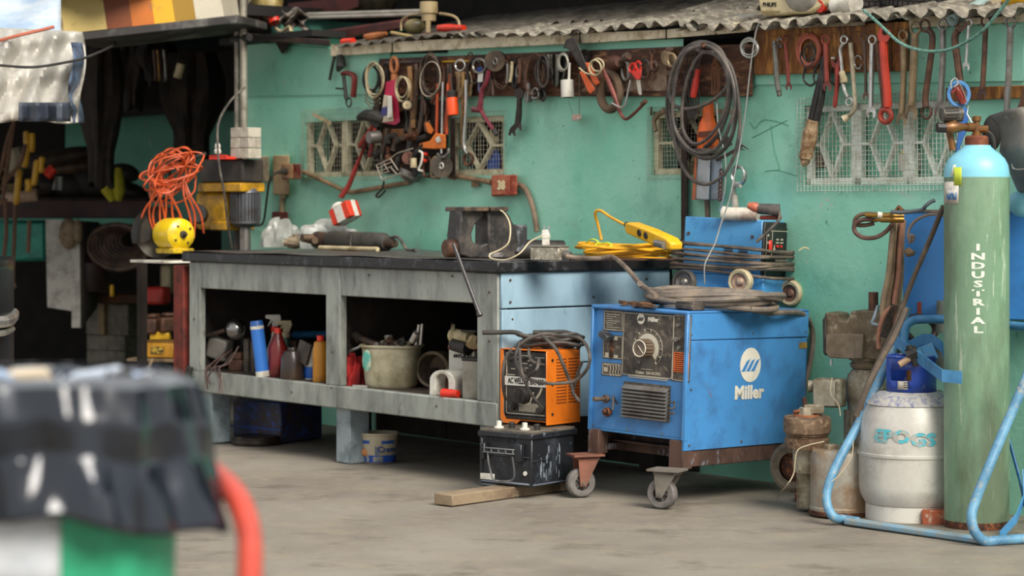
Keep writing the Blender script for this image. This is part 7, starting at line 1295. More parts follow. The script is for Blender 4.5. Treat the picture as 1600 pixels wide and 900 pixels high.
r = T('white_cup', 'white cylindrical cup hanging below the grey rag', 'cup', W(886, 152, .1)); q = MB(); q.tube(wl([(887, 152), (886, 125)], .1), .03, 24); O('cup_body', q, M_('c9c5b9', .5, dirt='9a9484', amt=.25), r); q = MB(); q.tube(wl([(887, 152.5), (887, 151.5)], .1), .026, 24); O('cup_mouth', q, m_dark, r); q = MB(); q.rod(W(889, 125, .1), W(890, 98, .1), .006); O('cup_stem', q, m_white, r)
r = T('cable_cutters', 'orange handled cutters with black jaws hanging over the board edge', 'cutters', W(922, 146, .1)); q = MB(); wpoly(q, [(880, 75), (884, 62), (896, 57), (904, 70), (914, 96), (920, 108), (912, 112), (900, 95), (892, 80), (886, 76)], .08, .11); O('jaws', q, M_('2c2724', .45, .4, dirt='4f463e', amt=.35), r, bev=.004)
q = MB(); wpoly(q, [(905, 112), (911, 110), (930, 139), (923, 148), (918, 142)], .09, .115); O('grip', q, M_('dc5a1a', .4, dirt='a03c10', amt=.2), r, bev=.005, seg=2); q = MB(); wpoly(q, [(913, 99), (920, 97), (938, 130), (931, 134), (926, 128)], .085, .11); O('grip', q, M_('dc5a1a', .4, dirt='a03c10', amt=.2), r, bev=.005, seg=2)
coil('cream ring hanging over the orange cutter grips', 932, 104, 9, 11, 2, m_cream, .125, .0045, 15, 'ring', 'ring')
q = MB(); q.tube(cr(wl([(905, 106), (915, 114), (930, 117), (938, 113)], .13), 4), .004, 5); O('cream_wire', q, m_cream, None, 'cream wire curving under the ring on the cutters', 'wire')
r = T('hanging_block', 'small pale block hanging on strings below the board', 'block', W(901, 188, .06)); q = MB(); wpoly(q, [(893, 189), (908, 187), (908, 178), (894, 179)], .03, .07); O('block', q, M_('b59a8a', .6, dirt='8a6a5c', amt=.35, dirt2='d0c4b8', amt2=.3), r, bev=.003); q = MB(); q.rod(W(905, 178, .05), W(905, 115, .06), .0016); q.rod(W(895, 179, .05), W(888, 158, .06), .001); O('string', q, m_dust, r, kind='stuff')
q = MB(); wring(q, 953, 143, 15, 28, .07, .02, 30, 10); O('rubber_ring', q, M_('6b5642', .8, dirt='4a3a2c', amt=.4), None, 'thick brown ring hanging under the board', 'ring')
q = MB(); wpoly(q, [(903, 80), (915, 76), (922, 84), (922, 96), (912, 100)], .045, .055); O('dark_disc', q, M_('2c2722', .6), None, 'dark disc behind the cutter jaws', 'disc', bev=.004)
r = T('red_brace', 'red brown bent rod with nut end hanging right of the ring', 'rod', W(975, 187, .1)); q = MB(); shaft(q, [(941, 106), (950, 125), (962, 155), (970, 178), (978, 186), (990, 178), (1006, 162)], [5, 6, 5, 4, 4, 4, 4], .11); O('bent_rod', q, M_('7d3e34', .5, .2, dirt='4f261f', amt=.4), r); q = MB(); q.tube([W(1003, 163, .11), W(1009, 158, .11)], .012, 6); O('nut', q, m_brownst, r)
q = MB(); q.tube(cr(wl([(985, 125), (981, 145), (977, 162), (970, 168), (956, 161)], .12), 5), .0045, 6); O('silver_hook', q, m_brightst, None, 'bright bent hook wire beside the red scissors', 'hook')
r = T('red_scissors', 'red handled scissors with pale blade on the speckled sheet', 'scissors', W(1001, 148, .06)); m_rs = M_('d42f22', .35, dirt='9c1f16', amt=.15)
for cx, cy, ph in ((988, 106, -.35), (998, 103, .15)): q = MB(); wring(q, cx, cy, 4, 7, .065, .006, 18, 7, ph=ph); O('handle_loop', q, m_rs, r)
q = MB(); wpoly(q, [(985, 112), (1003, 108), (1001, 124), (994, 125)], .055, .075); O('handle_body', q, m_rs, r, bev=.003); q = MB(); wpoly(q, [(994, 124), (1000, 124), (1003, 147), (1000, 149), (997, 145)], .06, .066); O('blade', q, M_('c9c0b0', .4, .4), r)
r = T('perforated_flange', 'rusty perforated cone flange with stem on the board', 'flange', W(965, 112, .06)); q = MB(); q.tube([W(963, 100, .04), W(968, 98, .1)], [.045, .02], 18); O('flange', q, M_('5a3628', .7, dirt='2f1c14', amt=.4), r); q = MB(); q.rod(W(968, 97, .09), W(980, 89, .1), .012); q.tube([W(977, 91, .1), W(982, 87, .1)], .02, 8); O('stem', q, m_dksteel, r)
for i in range(7): a = i*.9; q = MB(); c_ = W(963+4*math.cos(a), 100+8*math.sin(a), .085-.01); q.ball(c_, .006, n=6); O('hole', q, m_dark, r)
r = T('pipe_clamps', 'stack of grey brown ring clamps left of the belt loops', 'clamps', W(1045, 112, .05))
for i in range(5): q = MB(); wring(q, 1041+i*2.2, 90+i*1.0, 6, 10, .06+.014*i, .006, 18, 6); O('clamp_ring', q, m_tan2, r)
q = MB(); wpoly(q, [(1040, 80), (1052, 80), (1052, 74), (1041, 73)], .04, .09); O('bracket', q, M_('6b4f3c', .6, .2, dirt='4a3426', amt=.4), r, bev=.003); q = MB(); wpoly(q, [(1041, 119), (1051, 118), (1051, 109), (1042, 110)], .04, .08); O('bracket', q, M_('6b4f3c', .6, .2, dirt='4a3426', amt=.4), r, bev=.003)
# dark pieces crowding the left half of the board
rnd = random.Random(71)
cw = [(604, 118, 'under the fascia beside the black coil'), (649, 128, 'right of the white cable coil'), (660, 160, 'under the large dark coil'), (688, 122, 'left of the orange torch strap'), (735, 110, 'between the two chrome rings'), (766, 128, 'right of the maroon brace top'), (792, 112, 'right of the grinding disc'), (846, 142, 'left of the white cup'), (858, 108, 'at the left edge of the grey rag'), (652, 180, 'left of the orange spring clamp trigger'), (667, 192, 'above the orange spring clamp'), (634, 190, 'below the pressure gauge'), (585, 166, 'below the cream coil tail'), (624, 160, 'left of the pressure gauge'), (676, 150, 'below the large dark coil tip'), (802, 118, 'above the black open spanner'), (915, 104, 'behind the orange cutter grips'), (1020, 98, 'right of the red scissors')]
kn = ['blackened pliers', 'rusty cranked bar', 'dark hook', 'greasy spring', 'old puller arm', 'dull black bracket']
for i, (x, y, l_) in enumerate(cw):
    r = T('hanging_tool', kn[i % 6] + ' hanging ' + l_, 'tool', W(x, y+16, .05)); mt = rnd.choice([m_dksteel, m_rust, m_black, m_brownst]); q = MB(); h = rnd.uniform(12, 20); a = rnd.uniform(-4, 4)
    shaft(q, [(x, y-h), (x+a, y), (x-a*.6, y+h)], [rnd.uniform(3, 5), rnd.uniform(5, 7), 3.5], .045+.01*(i % 3)); O('shank', q, mt, r)
    q = MB(); shaft(q, [(x+3, y-h*.2), (x+5-a, y+h*.5), (x+3+a, y+h*1.1)], [4, 4, 3], .05+.01*(i % 3)); O('arm', q, mt, r); q = MB(); wring(q, x, y-h-3, 3.5, 5, .05, .004, 14, 6); O('eye', q, mt, r)
# lower cluster
q = MB(); wpoly(q, [(592, 222), (650, 218), (660, 200), (600, 202)], .05, .06); O('cardboard', q, M_('8a5a34', .8, dirt='5c3a20', amt=.4), None, 'brown cardboard scrap tucked behind the lower cluster', 'cardboard')
r = T('red_pliers', 'open red handled pliers over the left window', 'pliers', W(575, 245, .08)); q = MB(); shaft(q, [(583, 196), (572, 212), (561, 230)], [5, 6, 4], .08); O('handle', q, M_('8a2f26', .5, dirt='551d16', amt=.35), r); q = MB(); shaft(q, [(586, 200), (582, 225), (577, 245)], [5, 6, 5], .09); O('handle', q, M_('8a2f26', .5, dirt='551d16', amt=.35), r); q = MB(); jaw(q, 587, 192, .3, -1, 7, .085); O('jaw', q, m_black, r)
q = MB(); q.tube([W(576, 215, .14), W(592, 214, .08)], [.03, .034], 18); O('steel_bush', q, m_steel, None, 'ribbed steel bush in front of the red pliers', 'bush')
q = MB(); q.tube([W(579, 215, .12), W(578, 215, .15)], .02, 14)
rnd = random.Random(41); names = ['twisted black tool grip', 'dull black bracket', 'small black lever', 'black spring hook', 'dark coiled pipe end', 'black folded clamp', 'blackened elbow piece', 'thin black fork', 'greasy black lug', 'dark bent arm', 'black knurled knob', 'dusty black link']
spots = [(610, 240), (622, 225), (640, 212), (655, 235), (598, 255), (630, 262), (612, 218), (648, 258), (660, 215), (590, 238), (640, 240), (625, 250)]
wh = ['beside the brown cardboard', 'on the brown cardboard', 'left of the orange clamp gun', 'under the orange clamp gun', 'left of the wire rack', 'right of the wire rack', 'above the wire rack', 'over the grey metal cup', 'touching the orange clamp gun trigger', 'below the steel bush', 'left of the perforated disc', 'above the grey metal cup']
for i, ((x, y), nm_, wh_) in enumerate(zip(spots, names, wh)):
    q = MB(); a = rnd.uniform(0, 3); l = rnd.uniform(10, 20); pts = [(x-l*.5*math.cos(a), y-l*math.sin(a)), (x+rnd.uniform(-4, 4), y+rnd.uniform(-4, 4)), (x+l*.5*math.cos(a), y+l*math.sin(a))]; shaft(q, pts, [rnd.uniform(4, 8), rnd.uniform(7, 13), rnd.uniform(4, 8)], .07+.01*(i % 4)); O('scrap_tool', q, rnd.choice([m_black, m_dksteel, m_black, m_rust]), None, nm_ + ' ' + wh_, 'tool')
q = MB()
for (a, b_) in (((588, 258), (610, 248)), ((588, 258), (597, 281)), ((597, 281), (625, 271)), ((590, 263), (612, 253)), ((593, 268), (612, 260)), ((610, 248), (622, 266)), ((600, 256), (606, 266)), ((594, 272), (608, 268)), ((611, 262), (620, 272)), ((603, 276), (601, 283))): q.rod(W(*a, .13), W(*b_, .13), .003)
q.tube(cr(wl([(610, 248), (620, 240), (632, 236), (645, 232)], .12), 4), .003, 5); O('wire_rack', q, M_('b5a898', .4, .3), None, 'small pale wire rack hanging in the lower cluster', 'rack', kind='stuff')
r = T('perforated_disc', 'round rusty disc with holes in the lower cluster', 'disc', W(638, 258, .1)); q = MB(); q.tube([W(638, 247, .1), W(638, 247, .112)], .032, 22); O('disc', q, M_('6a4334', .6, .2, dirt='402720', amt=.4), r)
for i in range(7): a = i*2*PI/6; c_ = W(638+4.2*math.cos(a)*(i < 6), 247+5.5*math.sin(a)*(i < 6), .112); q = MB(); q.tube([c_, c_+V((-.0008, -.0006, 0))], .005, 8); O('hole', q, m_dark, r)
q = MB(); q.tube(cr([W(x, y, .11) for x, y in ((655, 236), (660, 240), (658, 255), (654, 265), (660, 267))], 4), .006, 6); O('white_hook', q, m_white, None, 'white bent hook right of the perforated disc', 'hook')
for x, y in ((662, 240), (660, 250)): q = MB(); q.rod(W(x, y, .1), W(x+5, y+1, .1), .008); O('red_tip', q, m_redb, None, 'upper small red cap right of the white hook' if y == 240 else 'lower small red cap right of the white hook', 'cap')
q = MB(); q.lathe([(0, 0), (.03, .0), (.055, .02), (.062, .05), (.055, .05), (0, .045)], 24, M=Matrix.Translation(W(636, 283, .08)) @ Matrix.Rotation(R(25), 4, 'Y')); O('metal_cup', q, m_steel, None, 'upturned grey metal cup at the bottom of the cluster', 'cup')
q = MB(); q.tube([W(646, 247, .13), W(646, 262, .13)], .016, 12); O('pale_knob', q, m_cream, None, 'pale knob above the grey metal cup', 'knob')
r = T('grinding_wheel', 'dark grinding wheel with pale centre ring at the cluster right end', 'wheel', W(691, 277, .08)); q = MB(); q.tube([W(691, 260, .08), W(690, 260, .1)], .055, 28); O('wheel', q, M_('3c352d', .8, dirt='5c5042', amt=.4), r); q = MB(); wring(q, 690, 259, 2.6, 4.4, .104, .0035, 16, 5); O('centre_ring', q, m_white, r)
q = MB(); wpoly(q, [(703, 278), (712, 278), (711, 186), (704, 186)], .02, .05); O('dark_strip', q, M_('33261e', .7), None, 'dark vertical strip left of the middle window', 'strip')
q = MB(); wpoly(q, [(487, 180), (490, 176), (518, 190), (516, 196)], .03, .05); O('wood_chip', q, M_('b5a37c', .7, dirt='7c6c4c', amt=.35), None, 'pale splintered wood piece on top of the left window', 'wood')
r = T('dark_pump', 'dark cast tool resting on the left window top right', 'tool', W(575, 195, .08)); q = MB(); q.tube(wl([(560, 184), (572, 180), (590, 182), (600, 188)], .08), [.015, .03, .035, .02], 10); O('casting', q, m_black, r)
q = MB(); q.tube(cr(wl([(600, 283), (597, 295), (588, 305), (592, 308), (602, 298)], .06), 4), .006, 6); O('loop_hook', q, m_black, None, 'black loop hook hanging below the wire rack', 'hook')
q = MB(); q.tube(cr(wl([(1025, 205), (1022, 190), (1030, 178), (1038, 174)], .03), 4), .012, 6); q.rod(W(1039, 170, .04), W(1037, 176, .04), .014); O('window_hook', q, M_('7c6a52', .6, dirt='54432f', amt=.4), None, 'brown curved hook with white knob beside the narrow window', 'hook')
q = MB(); q.rod(W(1018, 167, .02), W(1017, 180, .02), .004); O('bolt', q, m_rust, None, 'small rusty bolt left of the narrow window', 'bolt')
# ---------------- dim corner at the left ----------------
def Pb(px, py, D): return P(px, py, D)
lD = 14.6
tb = T('side_bench', 'dark red edged bench heaped with tools in the dim corner', 'bench', P(110, 560, lD))
def pbox(name, x0, x1, y0, y1, D, dep, mat, parent=None, rot=-20, bev=.006, **k):
    c_ = P(x0, y1, D); A = Matrix.Translation(c_) @ Matrix.Rotation(R(rot), 4, 'Z'); q = MB(A); kk = D/F; q.box(0, (x1-x0)*kk/math.cos(R(rot)), 0, dep, 0, (y1-y0)*kk); return O(name, q, mat, parent, bev=bev, **k)
pbox('bench_front', -30, 232, 312, 341, lD, .06, M_('3a1512', .6, dirt='1c0c0a', amt=.45), tb, rot=0); pbox('bench_top', -30, 232, 308, 313, lD, .9, M_('2c211a', .8, dirt='15100c', amt=.5), tb, rot=0)
for x in (-20, 218): pbox('bench_leg', x, x+10, 341, 590, lD, .06, m_inner, tb, rot=0)
pl_ = T('pillar_panel', 'white painted notched panel standing under the side bench', 'panel', P(105, 512, 14.4)); q = MB(); dd = [(71, 343), (124, 345), (126, 512), (112, 512), (112, 486), (74, 480)]
q.add([P(x, y, 14.4) for x, y in dd]+[P(x, y, 14.55) for x, y in dd], [tuple(range(6))[::-1], tuple(range(6, 12))]+[(i, (i+1) % 6, (i+1) % 6+6, i+6) for i in range(6)]); O('panel', q, M_('b3b0a8', .6, dirt='7a766c', amt=.35), pl_)
q = MB(); q.add([P(124, 345, 14.4), P(153, 347, 14.9), P(150, 480, 14.9), P(126, 512, 14.4)], [(0, 1, 2, 3)]); O('panel_side', q, M_('4a453d', .7, dirt='2f2b26', amt=.4), pl_, solid=.02)
q = MB(); q.ball(P(107, 365, 14.35), .06, .04, .1, 14); q.ball(P(122, 362, 14.33), .03, .03, .08, 12); O('hanging_gloves', q, M_('8a7860', .8, dirt='54432f', amt=.5), None, 'pair of tan gloves hung at the pillar panel top', 'gloves')
pbox('turquoise_tub', -20, 71, 345, 408, 14.8, .5, M_('2f9a86', .5, dirt='1f6a5c', amt=.3), None, rot=0, bev=.02, label='turquoise plastic tub at the far left under the side bench', cat='tub')
pbox('shade_sheeting', -60, 345, 350, 592, 15.75, .05, M_('221b16', .85, dirt='120e0b', amt=.5), None, rot=0, label='added dark sheet for the shade behind the blocks and plank', cat='sheet')  # added sheet, its dark colour stands in for the shade down here
pbox('shade_backing', 120, 346, 58, 168, 16.0, .05, M_('1a1410', .9), None, rot=0, label='added black curtain high at the back of the dim corner', cat='backing')  # added black sheet that paints the upper recess in shade
pbox('shade_backing', -60, 100, 150, 305, 16.1, .05, M_('1a1410', .9), None, rot=0, label='added dark backing for the shade behind the yellow grips', cat='backing')  # second added sheet, deepens the painted shade at the far left
# concrete blocks
for i, (x0, x1, y0, y1) in enumerate(((134, 206, 474, 523), (135, 200, 523, 547), (135, 200, 547, 573))):
    bkr = T('concrete_block', ['large upper concrete block under the dim plank', 'middle grey concrete block of the stack', 'bottom grey concrete block standing on the floor'][i], 'block', P((x0+x1)/2, y1, 15.3))
    pbox('block_body', x0, x1, y0, y1-.5, 15.3, .22, M_('7d786b', .9, dirt='575246', amt=.4, bump=.5), bkr, rot=-25, bev=.006)
    if i == 0: pbox('wood_slip', 153, 164, y0, y1, 15.22, .04, M_('8a7352', .7, dirt='5c4a30', amt=.4), bkr, rot=-25)
pbox('dark_plank', 105, 262, 459, 473, 14.9, .4, M_('5f3a1c', .75, dirt='2c1a0e', amt=.5, sc=5), None, rot=-12, label='dark brown plank resting on the concrete blocks', cat='plank')
q = MB(); rnd = random.Random(6)
for i in range(9):
    cx, cy = 184+i*2.5, 386-i*1.5; rx, ry = 50-i*4, 44-i*3
    q.tube(cr([P(cx+rx*math.cos(a)*.9-ry*.25*math.sin(a), cy+ry*math.sin(a)*.75+rx*.2*math.cos(a), 14.5+.02*i) for a in [2*PI*j/12 for j in range(12)]], 4, True), .018, 7, closed=True)
O('hose_coil', q, M_('3d2f26', .6, dirt='6a5444', amt=.4), None, 'large dark hose coil in the dim corner beside the white panel', 'hose')
q = MB(Matrix.Translation(P(140, 455, 14.6))); q.lathe([(0, 0), (.1, .0), (.12, .05), (.12, .18), (.06, .24), (0, .25)], 20); q.tube([(-.12, 0, .16), (-.16, 0, .18)], .02, 8); O('red_machine', q, M_('2c1714', .5, dirt='17100e', amt=.4), None, 'dark maroon round machine on the dim plank left end', 'machine')
pbox('yellow_bracket', 171, 177, 445, 464, 14.6, .04, m_yellow, None, rot=0, label='yellow angle piece standing on the dim plank', cat='bracket'); pbox('red_can', 226, 256, 448, 476, 14.4, .12, M_('a8281c', .5, dirt='5c1610', amt=.3), None, label='red can at the right end of the dim plank', cat='can', bev=.02, seg=2)
pbox('cream_jerrycan', 249, 266, 414, 459, 14.7, .08, m_cream, None, label='cream bottle standing behind the rust red post', cat='bottle', bev=.015, seg=2)
yb = T('yellow_toolbox', 'small yellow box with printed side on a low board', 'box', P(246, 560, 12.6)); pbox('box_body', 222, 272, 536, 559, 12.6, .15, M_('c0891f', .5, dirt='8a5f14', amt=.3), yb, rot=-12); pbox('box_print', 236, 256, 542, 552, 12.58, .02, M_('33301f', .6, dirt='b8962f', amt=.5, sc=40, soft=.03), yb, rot=-12, bev=0); pbox('box_lid', 224, 272, 532, 537, 12.62, .14, M_('6a4a14', .6), yb, rot=-12)
pbox('low_board', 197, 276, 560, 566, 12.6, .35, M_('7a664c', .8, dirt='4a3c2a', amt=.4), None, rot=-12, label='thin worn board carrying the yellow box', cat='board'); pbox('low_trestle', 236, 252, 567, 640, 12.8, .2, m_inner, None, rot=-12, label='dark block supporting the worn board', cat='block')
q = MB(); q.rod(P(238, 561, 12.45), V((P(200, 588, 12.3).x, 12.3, .012)), .01); O('stick', q, M_('8a7458', .7), None, 'thin pale stick leaning under the worn board', 'stick')
for i, (x, y, m_) in enumerate(((252, 530, m_yellow), (262, 508, m_brownst), (238, 510, m_brownst), (268, 600, M_('a07f4c', .7)), (268, 640, M_('b5a27c', .7)))):
    q = MB(Matrix.Translation(P(x, y, 12.9)) @ Matrix.Rotation(i*.7, 4, 'Z')); q.box(-.06, .05, -.04, .06, -.04, .045); q.box(-.03, .07, -.03, .03, .045, .07)
    O('scrap_part', q, m_, None, ['small yellow motor over the yellow box', 'rusty casting above the yellow motor', 'brown casting left of the rusty one', 'tan wooden block between post and board', 'pale wooden block low beside the rust red post'][i], 'part', bev=.012, seg=2)
# clutter on the side bench
rnd = random.Random(55)
kinds = [('cable_end', m_cab), ('tool_grip', M_('c9981e', .5, dirt='7a5a14', amt=.35)), ('bent_rod', m_rust), ('dark_lump', m_inner)]
LBL = ['yellow drooping grip at x', ]
yel = [((41, 205), (42, 235), (38, 262)), ((58, 250), (55, 275), (52, 290)), ((50, 208), (50, 225), (49, 238)), ((30, 265), (28, 290), (25, 320)), ((66, 245), (64, 258), (65, 270)), ((43, 280), (45, 292), (43, 300))]
yl = ['longest yellow cable grip hanging under the tarpaulin', 'yellow grip right of the longest one above the side bench', 'short yellow grip close under the tarpaulin edge', 'yellow and tan cord falling over the side bench edge', 'small yellow clip right of the yellow grips', 'little yellow plug low on the side bench']
for pts, l_ in zip(yel, yl): q = MB(); q.tube(cr([P(x, y, 14.0) for x, y in pts], 4), [.014]*1+[.02]*7+[.014]*1 if len(pts) == 3 else .018, 7); O('yellow_grip', q, M_('c9981e', .5, dirt='7a5a14', amt=.35), None, l_, 'grip')
dk = [((20, 195), (10, 225), (4, 255), (-4, 280)), ((22, 190), (14, 240), (6, 300), (2, 320)), ((40, 225), (32, 255), (15, 275), (4, 290)), ((24, 320), (22, 380), (20, 440), (25, 448)), ((46, 345), (44, 395)), ((8, 310), (10, 360), (6, 400))]
dl = ['brown cord slanting to the left edge from the tarpaulin', 'long thin brown cord hanging at the far left', 'dark cable curving across the yellow grips', 'brown strap hanging down past the turquoise tub', 'short black strap in front of the turquoise tub', 'dark cord hanging at the left frame edge']
for pts, l_ in zip(dk, dl): q = MB(); q.tube(cr([P(x, y, 13.9) for x, y in pts], 4), .013, 6); O('cord', q, M_('6a4a34', .6, dirt='3a281c', amt=.4), None, l_, 'cord')
q = MB(); q.tube([P(4, 307, 14.2), P(30, 308, 14.2), P(58, 304, 14.2)], [.03, .035, .04], 10); O('roll', q, M_('b39a86', .7, dirt='7a6250', amt=.4), None, 'pale roll lying along the side bench left end', 'roll')
q = MB(); q.tube(cr([P(22, 232, 14.3), P(26, 250, 14.3), P(23, 275, 14.3)], 4), .05, 8); O('pale_bag', q, M_('8f8672', .7, dirt='5c5444', amt=.4), None, 'pale crumpled bag between the cords on the side bench', 'bag')
coil_ = MB()
for i in range(6): coil_.tube([P(16+16*math.cos(2*PI*j/20), 276+i*2+14*math.sin(2*PI*j/20), 14.4) for j in range(20)], .01, 5, closed=True)
O('rope_coil', coil_, M_('8a7650', .7, dirt='5c4c30', amt=.4), None, 'tan rope coil at the far left of the side bench', 'rope')
lump = [(90, 250, .28, .07, '3a2c20', 'dark log like pipe lying high on the side bench'), (120, 262, .2, .05, '54402c', 'brown pipe with pale middle on the side bench'), (80, 290, .12, .08, '2c2622', 'dark lump by the red clips'), (110, 290, .16, .1, '1f1b18', 'black box shape in the middle of the side bench'), (150, 285, .2, .12, '1c1815', 'large black lump at the side bench right half'), (195, 270, .1, .06, '3f3a33', 'grey grille piece above the yellow gloves'), (205, 300, .12, .06, '2a2420', 'dark lump at the side bench right end'), (60, 296, .1, .05, '4a3c2c', 'brown lump beside the pale roll')]
for i, (x, y, a, h, c_, l_) in enumerate(lump): q = MB(Matrix.Translation(P(x, y, 14.75)) @ Matrix.Rotation(R(-12+i*5), 4, 'Y')); q.ball((0, 0, 0), a, .12, h, 14); O('bench_clutter', q, M_(c_, .7, dirt='17120e', amt=.4), None, l_, 'clutter')
q = MB(); q.tube([P(74, 272, 14.2), P(84, 262, 14.2)], .03, 8); q.tube([P(72, 274, 14.2), P(78, 268, 14.2)], .035, 8); O('red_clip', q, m_redb, None, 'bright red clip in the middle of the side bench clutter', 'clip')
q = MB(); q.tube([P(92, 297, 14.2), P(93, 276, 14.2)], [.04, .03], 10); O('glass_bottle', q, M_('4f5048', .2, dirt='2c2c28', amt=.3), None, 'small grey bottle beside the red clip', 'bottle')
r = T('yellow_gloves', 'pair of yellow gloves hanging in the dim corner', 'gloves', P(178, 318, 14.4))
for x0, x1 in ((168, 174), (184, 180)): q = MB(); q.tube([P((x0+x1)/2+3, 262, 14.4), P(x0 if x0 < 176 else x0+1, 280, 14.4), P(x0 if x0 < 176 else x0+2, 298, 14.4), P(x1+(2 if x0 < 176 else 5), 314, 14.4)], [.02, .035, .04, .02], 10); O('glove', q, M_('a8a020', .7, dirt='5c5812', amt=.3), r)
# dark hanging coats and hoses at the recess back
for i, (x, w_, y0, y1, l_) in enumerate(((158, 34, 66, 290, 'long black coat like tarpaulin hanging beside the tarpaulin'), (300, 46, 82, 250, 'bulky dark brown bundle hanging behind the drill press'), (245, 30, 66, 130, 'short dark bundle hanging left of the brown bundle'), (208, 26, 60, 170, 'narrow dark bundle hanging between the black shapes'))):
    rnd = random.Random(60+i); D = 14.0+.3*i
    def fn(u, v, x=x, w_=w_, y0=y0, y1=y1, D=D, s=i):
        a = 2*PI*u; rr = w_*(.55+.45*math.sin(PI*min(1, v*1.15+.12)))*(1+.12*math.sin(6*a+s)+.06*math.sin(11*a+v*5)); return P(x+rr*math.cos(a), y0+(y1-y0)*v+6*math.sin(3*a+s)*v, D+.25*math.sin(a)*rr/w_)
    q = MB(); q.grid(fn, 36, 16); O('dark_bundle', q, M_('1c1612', .85, dirt='33261c', amt=.4), None, l_, 'bundle')
for i, (x, l_) in enumerate(((256, 'left bright hook hanging from the recess beam'), (246, 'brass hook left of the bright one on the beam'), (240, 'dark hook at the left of the beam hooks'))): q = MB(); q.tube(cr([P(x, 78, 13.5), P(x+2, 100, 13.5), P(x+3, 122, 13.5), P(x, 126, 13.5)], 4), .008, 6); O('hook', q, (m_steel, m_brass, m_dksteel)[i], None, l_, 'hook')
q = MB(); q.rod(P(283, 100, 13.4), P(277, 122, 13.4), .025); O('wooden_peg', q, m_cream, None, 'pale peg on the dark brown bundle', 'peg')
# striped pipes and the shelf rail overhead, tyre
rail = MB(); a, b_ = P(104, 66, 11.6), P(372, 36, 12.2)
rail.add([a, b_, b_+V((.1, .5, 0)), a+V((.1, .5, 0)), a+V((0, 0, .045)), b_+V((0, 0, .045)), b_+V((.1, .5, .045)), a+V((.1, .5, .045))], [(3,2,1,0),(4,5,6,7),(0,1,5,4),(1,2,6,5),(2,3,7,6),(3,0,4,7)])
O('overhead_rail', rail, M_('3f3c3a', .5, .3, dirt='7a7874', amt=.3, sc=5), None, 'dark metal ledge edge carrying the striped board overhead', 'ledge', bev=.005)
sb = T('striped_board', 'long overhead board painted in cream, rust, orange and yellow bands', 'board', P(230, 55, 11.7))
cols = [(96, 168, 'c9b06a', 'cream band'), (168, 208, '7a3c16', 'rust band'), (208, 243, 'b0601c', 'orange band'), (243, 275, 'c9961c', 'yellow band'), (275, 308, '8a6a1c', 'olive band'), (308, 352, 'b3ab98', 'pale band')]
for x0, x1, c_, l_ in cols:
    t0, t1 = (x0-96)/276, (x1-96)/276; q = MB(); D0, D1 = 11.65+.55*t0, 11.65+.55*t1; y0, y1 = 56-20*t0, 56-20*t1; sk = -14
    pts = [P(x0, y0, D0), P(x1, y1, D1), P(x1+sk, -50, D1), P(x0+sk, -50, D0)]; bk = V((.05, .3, 0))
    q.add(pts+[p+bk for p in pts], [(0,1,2,3),(7,6,5,4),(0,4,5,1),(1,5,6,2),(2,6,7,3),(3,7,4,0)]); O('painted_band', q, M_(c_, .45, dirt='6a5a3a', amt=.15), sb, label=l_)
q = MB(); q.tube([P(94, 54, 11.62), P(92, 30, 11.62), P(86, 10, 11.62)], .02, 8); O('board_end', q, m_cream, sb)
def tyre(name, label, c, Rr, r, rot, mat, ribs=0):
    t = T(name, label, 'tyre', c-V((0, 0, Rr))); A = Matrix.Translation(c) @ rot; q = MB(A)
    q.lathe([(Rr*.55, -r*.7), (Rr*.75, -r), (Rr*.93, -r*.9), (Rr, -r*.55), (Rr*1.01, 0), (Rr, r*.55), (Rr*.93, r*.9), (Rr*.75, r), (Rr*.55, r*.7)], 48, cap=False); O('tyre_ring', q, mat, t)
    if ribs:
        for rw in range(5):
            q = MB(A)
            for j in range(ribs):
                a = 2*PI*(j+.5*(rw % 2))/ribs; z = (-.8+.4*rw)*r*.9; q.box(Rr*.985, Rr*1.03, -.009, .009, z-r*.13, z+r*.13, M=Matrix.Rotation(a, 4, 'Z'))
            O('tread_row', q, mat, t, kind='stuff')
    q = MB(A); q.lathe([(0, -r*.3), (Rr*.56, -r*.5), (Rr*.56, r*.5), (0, r*.3)], 32); return t
tyre('overhead_tyre', 'black tyre end beside the striped board overhead', P(88, 8, 11.8), .13, .06, Matrix.Rotation(R(-60), 4, 'Z') @ Matrix.Rotation(PI/2, 4, 'X'), m_black)
q = MB(); q.tube(cr([P(0, 102, 10.2), P(50, 105, 10.2), P(100, 98, 10.3), P(140, 88, 10.5), P(180, 70, 12)], 6), .006, 6); O('black_cable', q, m_black, None, 'black cable strung across the grey tarpaulin', 'cable')
# tarpaulin awning
m_tarp = wornmat('a7a39a', [('c2beb4', 4, .45, .6, .8, (1, 1, 1)), ('6e5c4a', 2.2, .5, .68, .75, (.6, 1, 2)), ('54463a', 7, .62, .72, .5, (1, 1, 1))], .6, .3)
q = MB()
def tf(u, v):     # u across, v down
    px = -40+168*u+6*math.sin(v*5)*u; py = 42+16*(1-u)*0+v*148+3*math.sin(u*9)
    if v < .2: py = 42+v*5*24+u*8
    D = 10.9+.25*u-.35*v+.05*math.sin(u*14+v*4)+.03*math.sin(u*31+v*9)+.03*math.sin(v*17+u*5); return P(px, py, D)
q.grid(tf, 40, 28); tp = T('tarpaulin', 'grey dirty tarpaulin awning hanging at the upper left', 'tarpaulin', P(60, 190, 10.8)); O('tarp_sheet', q, m_tarp, tp, solid=.006)
q = MB(); q.grid(lambda u, v: P(31+78*u, 160+v*30, 10.56+.05*math.sin(u*14)), 12, 4); O('blue_patch', q, M_('3e4450', .5, dirt='2a2e38', amt=.35), tp, solid=.01)
